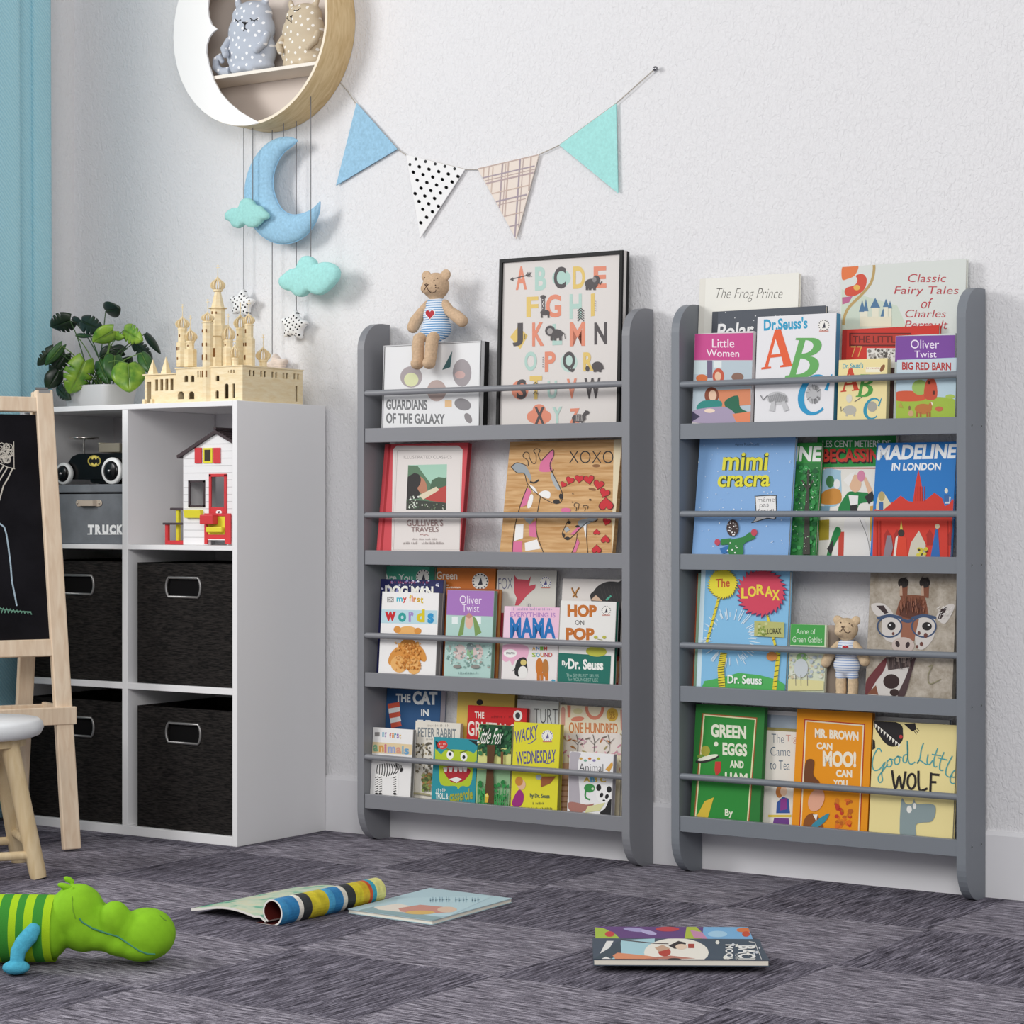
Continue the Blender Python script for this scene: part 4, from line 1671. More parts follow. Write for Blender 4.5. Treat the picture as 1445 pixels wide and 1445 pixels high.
board('picture_book', 'bright yellow book titled WACKY WEDNESDAY in purple', 'book', Z4, (725.8, 1019), (791, 1022.4), -.095, 4.5, .015, '#e1d935', b8, V8, edge='#a8a24a')


def b9(A):
    A.text('TURT', 382, 205, 552, 312, '#4b4b4d', -.015, 4)


board('picture_book', 'light grey book with thin dark capital letters, behind the yellow book', 'book', Z4, (730.4, 985), (788.5, 992), -.050, 4.5, .010, '#d2d5d4', b9, V8)


def b10(A):
    A.full('#e7dcc0')
    c = '#d8856c'
    A.poly([(575, 210), (592, 185), (608, 210), (606, 330), (578, 325)], '#cf9a8c')
    A.poly([(622, 180), (648, 185), (645, 270), (626, 270)], c)
    A.ell(698, 282, 48, 18, c, -.1)
    A.ell(700, 225, 34, 22, '#d9cfa0')
    for a in range(-10, 191, 12):
        t0, t1 = R(a), R(a + 12)
        A.poly([(822 + 70 * math.cos(t0), 200 + 88 * math.sin(t0)), (822 + 70 * math.cos(t1), 200 + 88 * math.sin(t1)), (822 + 48 * math.cos(t1), 200 + 62 * math.sin(t1)), (822 + 48 * math.cos(t0), 200 + 62 * math.sin(t0))], c)
        A.k -= 1
    A.k += 1
    A.ell(950, 250, 42, 50, '#d3ab45')
    A.scrib(930, 222, 972, 242, '#a2702c')
    A.text('25', 932, 248, 970, 278, '#a2702c', .02)
    A.poly([(1010, 215), (1030, 215), (1030, 370), (1012, 350)], c)
    A.text('ONE HUNDRED', 635, 305, 990, 388, '#cf7f4a', .02, 8)
    A.rect(575, 385, 1040, 540, '#e6ddd6')
    cols = ['#cf8fa0', '#d9a6b0', '#b5784a', '#7b7068', '#c7a5ae', '#a89a6a']
    rd = random.Random(31)
    for i in range(46):
        x, y, a = rd.uniform(585, 1030), rd.uniform(395, 600), rd.uniform(-1.2, 1.2)
        A.ell(x, y, 22, 6, cols[i % 6], a, 10)
    for x in (700, 820, 930):
        A.line([(x, 520), (x + 4, 450), (x - 8, 395)], 4, '#3f3a36')
        A.line([(x + 2, 460), (x + 40, 420)], 3, '#3f3a36')
        A.line([(x + 2, 470), (x - 36, 430)], 3, '#3f3a36')
    A.rect(560, 600, 660, 960, '#c9a184')
    for j in range(6):
        A.rect(560, 720 + j * 40, 640, 730 + j * 40, '#a97c58')
    A.ell(1020, 650, 14, 24, '#b9503f')
    A.ell(1022, 810, 12, 20, '#c77a6a')
    A.line([(1015, 930), (1020, 870)], 5, '#6a8a4a')


board('picture_book', 'cream and coral patterned book at the right end of the bottom shelf', 'book', Z4, (790.8, 995), (879.5, 998.6), -.052, 4.5, .012, '#e7dcc0', b10, V8, xmax=LX1 - .0215)


def b11(A):
    A.soft = True
    A.full('#eceaea')
    A.poly([(645, 525), (720, 530), (700, 620), (715, 960), (640, 945)], '#b3adb4')
    A.text('Animal', 708, 605, 885, 662, '#35353a', -.005, 4)
    A.text('A B C', 740, 705, 905, 742, '#d2b04a', .04)
    A.text('B', 790, 706, 825, 744, '#5aa0c0', .05)
    for i, c in enumerate(('#c9a04a', '#7fae9a', '#d07a3a', '#8a7fae', '#c0b04a')):
        A.ell(722 + i * 32, 570 + (i % 2) * 14, 12, 9, c)
    A.poly([(900, 650), (950, 590), (968, 620), (930, 668)], '#d9a24a')
    A.ell(785, 785, 40, 32, '#3d8f4a')
    A.line([(760, 790), (755, 850), (790, 870)], 12, '#3d8f4a')
    A.ell(808, 790, 9, 9, '#cfe0c0')
    A.ell(888, 830, 56, 68, '#f2f0ee')
    for x, y in ((852, 782), (928, 795)):
        A.ell(x, y, 18, 24, '#232224')
    for x, y in ((872, 836), (912, 846)):
        A.ell(x, y, 13, 18, '#232224', .4)
    A.ell(890, 875, 10, 7, '#232224')
    A.poly([(930, 870), (965, 880), (965, 980), (860, 970), (900, 930)], '#232224')
    A.poly([(640, 885), (760, 905), (820, 900), (720, 965), (640, 945)], '#a9756a')
    A.poly([(770, 920), (900, 890), (860, 950), (750, 965)], '#d9d6a0')


board('picture_book', 'small white animal book with panda and chameleon, bottom shelf right', 'book', Z4, (804, 1060.7), (866, 1064.2), -.096, 4.5, .014, '#eceaea', b11, V8, spine='#2c2b2e', edge='#b9b4ba')

# ---------- right bookcase, top shelf
Y1, Y2, Y3, Y4 = [z - .018 for z in RLIP]
V1, V2 = (940, 360, 5.35), (1150, 350, 5.1615)
XM = RX1_ - .0215


def c1(A):
    A.full('#eae8e0')
    A.full('#e2dfd6', 0, 0, .06, 1)
    A.text('The Frog Prince', 370, 250, 878, 352, '#47443f', -.018, 0, .28)


board('picture_book', 'tall off-white book with thin handwritten title, against the wall at top left', 'book', Y1, (987, 389.2), (1127.5, 389.4), -.050, 4.0, .012, '#eae8e0', c1, V1)


def c2(A):
    A.full('#43474f', 0, 0, .05, 1)
    A.text('Polar', 388, 520, 662, 640, '#e6e6e6', .02, -20, .1)
    A.specks(8, 400, 420, 900, 520, 5, ['#d8dadc'], 3)


board('picture_book', 'charcoal grey book peeking out behind the white ABC book', 'book', Y1, (1005.4, 435.3), (1165, 435.8), -.066, 4.0, .012, '#51565f', c2, V1)


def c3(A):
    A.soft = True
    A.poly([(218, 583), (660, 587), (655, 793), (205, 793)], '#c84a8c')
    A.text('Little', 348, 632, 515, 698, '#f3e4ec', .005, 0)
    A.text('Women', 305, 712, 552, 766, '#f3e4ec', .005, 4)
    A.poly([(205, 795), (660, 795), (640, 1260), (185, 1260)], '#b9c7cf')
    A.rect(310, 795, 350, 930, '#6f6480')
    A.rect(200, 800, 310, 900, '#c9d8da')
    A.rect(360, 800, 420, 850, '#dfe6e6')
    A.ell(395, 915, 44, 60, '#c45a44')
    A.ell(392, 915, 24, 34, '#e6bfa2')
    A.ell(270, 930, 44, 30, '#d0703f')
    A.ell(540, 920, 46, 32, '#8a6a5c')
    A.poly([(380, 1020), (640, 1010), (640, 1130), (420, 1150)], '#d98a64')
    A.ell(345, 1060, 54, 64, '#8a4a34')
    A.ell(352, 1060, 30, 40, '#e9c4a8')
    A.poly([(230, 1150), (280, 1100), (410, 1100), (420, 1150), (390, 1180), (260, 1180)], '#2f8a82')
    A.poly([(440, 1110), (540, 1060), (560, 1150), (620, 1190), (500, 1200)], '#2b6a50')
    A.poly([(190, 1190), (260, 1160), (460, 1150), (530, 1260), (185, 1260)], '#a89ab4')
    A.poly([(500, 1200), (640, 1180), (640, 1260), (530, 1260)], '#e58a64')
    A.poly([(190, 1180), (258, 1220), (190, 1256)], '#3a3550')
    A.ell(330, 1175, 40, 16, '#efd8c4')


board('picture_book', 'pink-topped paperback with four girls picture, front left of the top shelf', 'book', Y1, (980.8, 469), (1063.3, 469.3), -.096, 4.0, .013, '#d8d0d2', c3, V1, edge='#ece6e6')


def c4(A):
    A.full('#e6e5e8')
    A.text("Dr.Seuss's", 738, 482, 1068, 572, '#2f9cc4', .035, -18)
    badge(A, 1192, 530, 44)
    slabA(A, 720, 575, 965, 865, '#e5623a', '#e6e5e8', -28)
    slabB(A, 940, 625, 1180, 925, '#68ab60', '#e6e5e8', .35)
    slabC(A, 985, 900, 1235, 1210, '#2f97c6', .2)
    g = '#6d6d70'
    A.ell(840, 1080, 78, 50, '#c4c4c6')
    A.ell(1115, 1050, 56, 70, '#b9b9bb')
    rd = random.Random(4)
    for i in range(26):
        a = rd.uniform(0, 6.28)
        A.line([(1115 + 30 * math.cos(a), 1050 + 36 * math.sin(a)), (1115 + 60 * math.cos(a), 1050 + 74 * math.sin(a))], 3, g)
    for i in range(18):
        x = 775 + i * 8
        A.line([(x, 1040 + abs(i - 9) * 3), (x + 10, 1110)], 2.5, g)
    A.poly([(800, 1110), (830, 1100), (820, 1180), (780, 1175)], '#c4c4c6')
    A.poly([(870, 1110), (900, 1100), (930, 1170), (895, 1180)], '#c4c4c6')
    A.line([(770, 1060), (735, 1095), (718, 1060)], 7, g)


board('picture_book', 'large white ABC book with blue spine edge on the top shelf', 'book', Y1, (1069.3, 444.6), (1180.3, 444.2), -.0955, 4.0, .022, '#e6e5e8', c4, V1, edge='#4a93bd')


def c5(A):
    A.soft = True
    A.full('#d7dbd6')
    A.poly([(195, 300), (600, 420), (700, 640), (190, 640)], '#c9d4c4')
    A.poly([(200, 130), (250, 105), (300, 110), (318, 140), (290, 200), (240, 225), (198, 228)], '#e07a48')
    A.poly([(300, 200), (350, 190), (378, 230), (360, 300), (300, 345), (240, 350), (216, 325), (230, 290), (290, 270), (310, 235)], '#d0533f')
    A.ell(305, 288, 24, 20, '#e2b45a')
    A.poly([(198, 360), (275, 350), (250, 395), (200, 412)], '#b9678e')
    A.line([(430, 105), (430, 170), (405, 260), (330, 350), (250, 430), (215, 500), (208, 560)], 20, '#b99d66')
    bl, cr = '#52789a', '#e3dfca'
    for x, y0, w, y1 in ((345, 380, 24, 465), (372, 370, 18, 460), (440, 362, 36, 435), (498, 440, 20, 500), (518, 370, 22, 430), (548, 385, 16, 440)):
        A.rect(x - w * .7, y1 - 8, x + w * .7, 570, cr)
        A.poly([(x - w, y1), (x, y0), (x + w, y1)], bl)
    A.rect(330, 500, 560, 572, '#e0dac2')
    red = '#bb3c46'
    A.text('Classic', 680, 190, 955, 248, red, -.008, 0, .25)
    A.text('Fairy Tales', 582, 280, 1045, 352, red, -.008, 0, .25)
    A.text('of', 778, 365, 850, 440, red, -.008, 0, .25)
    A.text('Charles', 660, 450, 955, 505, red, -.008, 0, .25)
    A.text('Perrault', 660, 528, 968, 590, red, -.008, 0, .25)


board('picture_book', 'large pale fairy tale book with red script title and tiny castle', 'book', Y1, (1187.2, 370.5), (1363.5, 371.5), -.048, 3.4, .012, '#d7dbd6', c5, V2, xmax=XM)


def c6(A):
    A.full('#a52a24', 0, 0, .05, 1)
    A.rect(250, 618, 700, 715, '#6b2420')
    A.rect(262, 628, 700, 704, '#b33a30')
    A.text('THE LITTLE', 275, 640, 620, 690, '#6b2420', .02)
    A.text('77', 262, 715, 345, 795, '#d9a45a', -.01)
    A.rect(378, 730, 620, 880, '#dcdad4')
    A.specks(40, 385, 738, 585, 810, 11, ['#56524e', '#8a8680', '#b5b0aa'], 6)


board('picture_book', 'red book with dark title strip behind the small cream ABC book', 'book', Y1, (1188.8, 461.6), (1325, 462.4), -.064, 3.8, .012, '#c8372c', c6, V2)


def c7(A):
    A.poly([(585, 628), (1030, 634), (1030, 830), (580, 830)], '#7c4a9c')
    A.text('Oliver', 698, 668, 905, 732, '#eee2f2', .0, 0)
    A.text('Twist', 725, 748, 885, 798, '#eee2f2', .0, 0)


board('picture_book', 'purple-topped paperback on the top shelf, behind the red barn book', 'book', Y1, (1264, 471.8), (1348.4, 472.4), -.079, 4.0, .010, '#cfd6d2', c7, V2, edge='#e9e4ea', xmax=XM)


def c8(A):
    A.full('#ecdca2')
    A.text("Dr. Seuss's", 203, 840, 352, 880, '#4f9fb0', .03, -6)
    A.rect(370, 868, 480, 905, '#f0ead2')
    A.scrib(375, 868, 470, 882, '#c0564a')
    A.ell(492, 875, 14, 30, '#8a5a3a', .5)
    slabA(A, 188, 885, 328, 1050, '#c9472f', '#ecdca2', -14)
    slabB(A, 315, 920, 435, 1085, '#4f9a44', '#ecdca2', .3)
    slabC(A, 348, 1090, 478, 1250, '#2f93b0', .2)
    A.ell(255, 1180, 48, 34, '#b5b2a8')
    A.line([(210, 1170), (192, 1190), (190, 1155)], 6, '#56524e')
    for x in (235, 290):
        A.line([(x, 1200), (x - 4, 1225)], 14, '#b5b2a8')
    A.ell(418, 1155, 34, 38, '#a8a59c')
    A.ell(250, 1095, 22, 30, '#d8d4c6')
    A.line([(290, 1120), (345, 1085)], 6, '#6d6a64')


board('picture_book', 'small cream ABC board book with blue C, top shelf', 'book', Y1, (1184, 506.5), (1252.5, 507), -.0955, 4.0, .016, '#ecdca2', c8, V2, edge='#c9bd94')
board('picture_book', 'dark brown book filling the gap between the small ABC and barn books', 'book', Y1, (1245, 519), (1262, 519.5), -.0785, 4.0, .010, '#3c2622', None, V2)


def c9(A):
    A.soft = True
    A.full('#b9cfda')
    A.rect(598, 808, 1040, 905, '#c6d3da')
    A.text('BIG RED BARN', 635, 830, 992, 888, '#b23a38', .03, 4)
    A.poly([(590, 1110), (760, 1085), (1040, 1105), (1040, 1240), (585, 1240)], '#9fb944')
    A.poly([(590, 1050), (700, 1040), (790, 1060), (790, 1110), (595, 1112)], '#cf5a3c')
    A.ell(765, 1015, 58, 56, '#9cba62')
    A.poly([(805, 985), (845, 940), (885, 985), (885, 1095), (800, 1095)], '#c5523a')
    A.rect(822, 970, 842, 992, '#5a2a22')
    A.rect(858, 1040, 874, 1068, '#5a2a22')
    A.ell(985, 1082, 34, 16, '#a9c25a')
    A.ell(790, 1172, 62, 38, '#b9743e')
    A.poly([(820, 1150), (845, 1118), (860, 1125), (850, 1170)], '#b9743e')
    A.poly([(845, 1120), (860, 1125), (855, 1150)], '#eee4d6')
    for x in (745, 770, 820, 838):
        A.rect(x - 7, 1195, x + 7, 1230, '#a9653a')
    A.ell(700, 1205, 20, 22, '#c9a27a')
    A.ell(690, 1165, 8, 16, '#8a6a4a')
    A.ell(905, 1172, 28, 18, '#c46a4a')
    A.poly([(605, 1160), (625, 1120), (645, 1165)], '#b0a04a')


board('picture_book', 'small board book with red barn and cow, front right of the top shelf', 'book', Y1, (1266, 506.5), (1350, 506.2), -.096, 4.0, .014, '#b9cfda', c9, V2, edge='#d8d4b4', xmax=XM)

# ---------- right bookcase, second shelf
V3, V4b = (940, 600, 6.02), (1150, 600, 5.78)


def d1(A):
    A.soft = True
    A.text('Agnes Rosenstiehl', 585, 150, 790, 180, '#3f5a80', 0, 2)
    yc, dk = '#e3dc3c', '#3a4a28'
    for o, b_, c in ((5, .055, dk), (0, .02, yc)):
        A.text('mimi', 482 + o * .4, 232 + o * .4, 866 + o * .4, 382 + o * .4, c, b_, 0, .1)
        A.text('cracra', 438 + o * .4, 428 + o * .4, 884 + o * .4, 528 + o * .4, c, b_, -6, .1)
    A.poly([(765, 600), (925, 595), (938, 620), (935, 790), (860, 795), (725, 832), (760, 785), (755, 620)], '#33383c')
    A.poly([(772, 607), (920, 602), (930, 622), (928, 783), (858, 787), (745, 820), (768, 780), (763, 622)], '#eceae8')
    A.text('même', 778, 618, 922, 652, '#33302f', -.01, -4)
    A.text('pas', 795, 672, 872, 708, '#33302f', -.01, -4)
    A.text('froid!', 778, 712, 915, 745, '#33302f', -.01)
    A.specks(70, 260, 140, 1080, 1080, 5, ['#dfe8f0', '#cfdcec'], 9)
    # plain winter shapes in place of the drawn child
    A.poly([(545, 985), (660, 950), (720, 910), (760, 960), (665, 1010), (655, 1098), (540, 1098)], '#2f7f3e')
    A.poly([(470, 970), (560, 960), (560, 1010), (470, 1020)], '#2f7f3e')
    A.ell(440, 995, 24, 28, '#c2485a')
    A.ell(752, 912, 26, 30, '#c2485a')
    A.poly([(460, 1050), (540, 1020), (520, 1085), (480, 1092)], '#2f6fb0')
    A.ell(570, 875, 52, 72, '#3f2f2c')
    A.specks(26, 525, 815, 610, 1090, 6, ['#efeceb'], 10)


board('picture_book', 'large sky blue book with yellow handwritten title and speech bubble', 'book', Y2, (987.8, 619.6), (1122.7, 617), -.095, 8.0, .010, '#84addc', d1, V3)


def d2(A):
    A.full('#2a7a3a')
    A.rect(1040, 150, 1340, 320, '#2f8a3a')
    A.text('INE', 1095, 180, 1318, 308, '#eceee8', .04, 0, .1)
    A.specks(110, 1060, 330, 1310, 1090, 22, ['#2f8a44', '#23693a', '#3c9a50', '#1d5a32'], 12)
    A.poly([(1205, 380), (1225, 375), (1222, 560), (1228, 1100), (1168, 1100), (1190, 620), (1200, 560)], '#3f3d36')
    A.line([(1210, 560), (1160, 470)], 12, '#3f3d36')
    A.line([(1215, 540), (1260, 460)], 12, '#3f3d36')
    A.specks(50, 1080, 340, 1300, 1080, 5, ['#e6eee0', '#a5cfa0'], 14)


board('picture_book', 'green forest book with white letters INE, behind the sky blue book', 'book', Y2, (1100, 625.4), (1160.5, 624.5), -.078, 8.0, .010, '#2a7a3a', d2, V3)


def d3(A):
    A.soft = True
    A.full('#e5e2da')
    A.poly([(0, 60), (680, 60), (680, 335), (0, 345)], '#238a3e')
    A.text('LES CENT METIERS DE', 62, 125, 618, 180, '#ecefe6', .02, -2)
    A.text('BECASSINE', 72, 205, 590, 318, '#2a1e1c', .04, -4)
    A.text('BECASSINE', 62, 192, 580, 302, '#cc3f34', .04, -4)
    A.rect(0, 345, 700, 356, '#b0392f')
    A.poly([(60, 375), (205, 368), (212, 395), (205, 635), (55, 640)], '#9fc3d6')
    A.poly([(55, 560), (120, 520), (205, 530), (205, 635), (50, 640)], '#c98a3a')
    A.ell(125, 460, 34, 50, '#3f7a4a')
    A.ell(180, 480, 26, 40, '#e6e6e6')
    A.poly([(35, 775), (118, 770), (115, 935), (35, 940)], '#a9962c')
    A.poly([(40, 660), (125, 660), (118, 700), (40, 700)], '#7fa5b8')
    A.poly([(450, 660), (485, 655), (482, 950), (450, 945)], '#cfa24a')
    # plain folk-costume colour shapes
    g, k = '#1f7f42', '#2a2829'
    A.poly([(190, 700), (260, 560), (310, 540), (360, 545), (470, 560), (480, 620), (370, 640), (330, 700)], g)
    A.poly([(275, 570), (355, 575), (350, 660), (290, 655)], '#e9e6e4')
    A.ell(330, 475, 50, 72, '#e0b796')
    A.poly([(230, 450), (290, 395), (330, 380), (280, 500)], '#eceae6')
    A.ell(378, 415, 32, 46, '#d487a4')
    A.poly([(415, 420), (470, 530), (440, 570), (400, 450)], '#e0b796')
    A.poly([(470, 535), (485, 600), (440, 645), (405, 585)], k)
    A.poly([(285, 655), (350, 645), (345, 700), (290, 700)], k)
    A.poly([(255, 760), (400, 765), (450, 1000), (455, 1080), (150, 1080), (230, 900)], '#e3e0dd')
    A.poly([(195, 870), (240, 870), (235, 1080), (190, 1080)], '#c24434')
    A.poly([(130, 940), (175, 830), (215, 870), (150, 1000), (130, 1080), (95, 1080)], g)
    A.poly([(100, 1010), (150, 930), (150, 1010), (130, 1060)], k)
    A.line([(365, 760), (430, 920), (452, 1060)], 4, '#55524f')


board('picture_book', 'green-topped comic with red title letters, partly behind the blue London book', 'book', Y2, (1153.5, 616.4), (1265.4, 614.1), -.058, 8.0, .010, '#e5e2da', d3, V4b)


def d4(A):
    A.full('#2577c0')
    A.text('MADELINE', 512, 165, 1152, 285, '#eef1f2', .04, -14, .12)
    A.text('IN LONDON', 628, 310, 1028, 370, '#eef1f2', .03, -4, .1)
    r, r2 = '#cf3a2c', '#a82c24'
    A.poly([(480, 690), (560, 660), (640, 625), (700, 575), (760, 620), (800, 625), (820, 480), (845, 360), (868, 470), (888, 620), (930, 590), (975, 550), (1040, 600), (1060, 660), (1100, 640), (1120, 600), (1150, 610), (1150, 1080), (470, 1080)], r)
    A.poly([(500, 650), (520, 560), (560, 545), (620, 640), (560, 690), (500, 690)], '#d9cfae')
    A.poly([(1060, 640), (1070, 580), (1110, 585), (1100, 640)], '#c9d2d8')
    A.ell(545, 580, 26, 40, '#b3a06a')
    A.rect(525, 625, 558, 690, '#3a66a0')
    A.rect(1055, 565, 1095, 625, '#3a66a0')
    A.ell(1072, 535, 14, 22, '#e0dccc')
    for x in (560, 640, 905, 1080):
        A.poly([(x, 900), (x + 32, 850), (x + 64, 900)], r2)
        A.rect(x + 8, 900, x + 56, 980, r2)
    for x in range(820, 900, 18):
        A.rect(x, 500, x + 5, 620, r2)
    A.poly([(690, 880), (705, 775), (722, 880)], '#d9c95a')
    A.poly([(655, 960), (690, 900), (745, 920), (755, 1075), (650, 1075)], '#d9442c')
    A.ell(705, 880, 26, 30, '#3a2e2a')
    A.poly([(640, 1075), (660, 920), (680, 900), (660, 1075)], '#e3ddd2')
    A.poly([(985, 850), (1005, 850), (1020, 1075), (945, 1075), (965, 960)], '#2b68b0')
    A.ell(1000, 825, 20, 20, '#d9c6a6')
    A.poly([(785, 960), (850, 860), (905, 970), (905, 1075), (760, 1075)], '#cfc9b8')
    A.specks(20, 830, 1010, 910, 1060, 14, ['#d6c94a', '#3f3a30', '#c9b83a'], 17)
    A.poly([(560, 1075), (590, 900), (625, 900), (640, 1000), (620, 1075)], '#8a7f88')
    for x in (505, 530, 1080, 1110, 1135):
        A.rect(x, 780, x + 7, 1075, r2)


board('picture_book', 'blue book with a red tower skyline, second shelf right end', 'book', Y2, (1237.6, 625.2), (1350.5, 623.4), -.080, 8.0, .010, '#2577c0', d4, V4b, xmax=XM)

# ---------- right bookcase, third shelf
V5b, V6b = (940, 780, 6.02), (1150, 780, 5.78)


def tuft(A, cx, cy, rx, ry, c, dk, n, seed):
    rd = random.Random(seed)
    pts = []
    for i in range(n * 2):
        a = 2 * math.pi * i / (n * 2)
        q = 1.0 if i % 2 else rd.uniform(1.12, 1.25)
        s_ = .12 if i % 2 == 0 else 0
        pts.append((cx + rx * q * math.cos(a + s_), cy + ry * q * math.sin(a + s_)))
    A.poly([(cx + (x - cx) * 1.03 + 3, cy + (y - cy) * 1.03 + 4) for x, y in pts], dk)
    A.poly(pts, c)


def e1(A):
    A.full('#86bfe4')
    A.full('#cfe6f0', 0, 0, .05, 1)
    rd = random.Random(5)
    for i in range(70):
        a = rd.uniform(0, 6.28)
        r0, r1 = rd.uniform(150, 180), rd.uniform(215, 265)
        A.line([(545 + r0 * math.cos(a), 720 + r0 * math.sin(a)), (545 + r1 * math.cos(a), 720 + r1 * math.sin(a))], 6, '#dbeaf2')
    A.poly([(300, 1160), (330, 1090), (480, 1060), (620, 1020), (800, 1040), (950, 1080), (1020, 1120), (1020, 1170)], '#4fae5c')
    for a, b_, w in (((450, 390), (350, 760), 22), ((860, 520), (950, 860), 20), ((960, 850), (925, 1160), 34), ((495, 850), (470, 980), 56), ((470, 980), (480, 1140), 56)):
        A.line([a, b_], w, '#e2d03a')
        n = 7
        for i in range(n):
            x, y = a[0] + (b_[0] - a[0]) * (i + .5) / n, a[1] + (b_[1] - a[1]) * (i + .5) / n
            A.line([(x - w * .5, y + 4), (x + w * .5, y - 4)], 6, '#4b4a24')
    tuft(A, 487, 262, 108, 112, '#e9dc3c', '#8a7a2a', 34, 2)
    tuft(A, 815, 335, 180, 178, '#d4465e', '#5a3a6a', 30, 3)
    A.text('The', 428, 225, 548, 300, '#c2502c', .02, -10)
    for i, ch in enumerate('LORAX'):
        x0 = (645, 700, 775, 845, 905)[i]
        y0 = (300, 285, 270, 285, 315)[i]
        A.text(ch, x0, y0, x0 + (58, 72, 68, 70, 68)[i], y0 + 90, '#eed748', .035)
    A.ell(905, 880, 46, 40, '#d08a4a')
    A.poly([(757, 580), (1012, 592), (1008, 722), (755, 708)], '#b9ba74')
    A.specks(20, 775, 600, 860, 700, 12, ['#8ca04a', '#c9cf92', '#7a8a3a'], 3)
    A.text('LORAX', 868, 645, 985, 692, '#2c2c22', .01, -4)
    A.text('Dr. Seuss', 530, 1035, 820, 1110, '#eef3ee', .025, 12)


board('picture_book', 'tall light blue book with yellow and red tufted trees', 'book', Y3, (989.8, 803.2), (1115, 806.5), -.094, 5.0, .012, '#86bfe4', e1, V5b)
board('picture_book', 'thin orange-red book peeking out at the left behind the tufted trees book', 'book', Y3, (981.2, 809), (1090, 812), -.062, 5.0, .009, '#b3512c', None, V5b)
board('picture_book', 'thin pale green book between the orange-red book and the tufted trees book', 'book', Y3, (985.6, 807.5), (1095, 811), -.078, 5.0, .009, '#9cc0a4', None, V5b)


def e3(A):
    A.soft = True
    A.full('#d3d9c0')
    A.poly([(1020, 605), (1350, 610), (1345, 790), (1015, 782)], '#46a04c')
    A.text('Anne of', 1105, 645, 1270, 692, '#dcebd6', -.005, 0)
    A.text('Green Gables', 1075, 712, 1325, 760, '#dcebd6', -.005, 4)
    A.ell(1155, 890, 50, 40, '#8fb878')
    A.specks(80, 1030, 860, 1340, 1060, 13, ['#b9c2c8', '#d9dccc', '#a3b0b6', '#cdbfa2'], 23)
    A.ell(1150, 980, 60, 80, '#c6cdd0')
    A.poly([(1015, 1070), (1350, 1090), (1350, 1170), (1010, 1170)], '#dcd49a')
    for x in (1105, 1150, 1205):
        A.line([(x, 1040), (x + 2, 1130)], 6, '#7a7468')


board('picture_book', 'small pale paperback with green title band, left of the small teddy', 'book', Y3, (1116, 880.6), (1166.7, 881.7), -.096, 5.0, .009, '#d3d9c0', e3, V5b, edge='#e2dfc8')
board('picture_book', 'beige-brown book half hidden behind the green-banded paperback and small teddy', 'book', Y3, (1118, 880), (1184, 883), -.062, 5.0, .010, '#b3a294', None, V5b)

BURL, nt, b = nodes_mat('canvas_ground', .85, .1)
tc = N(nt, 'TexCoord')
n1 = N(nt, 'TexNoise')
n1.inputs['Scale'].default_value = 26
n1.inputs['Detail'].default_value = 8
n1.inputs['Roughness'].default_value = .75
nt.links.new(tc.outputs['Object'], n1.inputs['Vector'])
r = N(nt, 'ValToRGB')
r.color_ramp.elements[0].position, r.color_ramp.elements[1].position = .35, .7
r.color_ramp.elements[0].color, r.color_ramp.elements[1].color = lin('#8f8474'), lin('#c9c0b4')
nt.links.new(n1.outputs['Fac'], r.inputs[0])
nt.links.new(r.outputs[0], b.inputs['Base Color'])


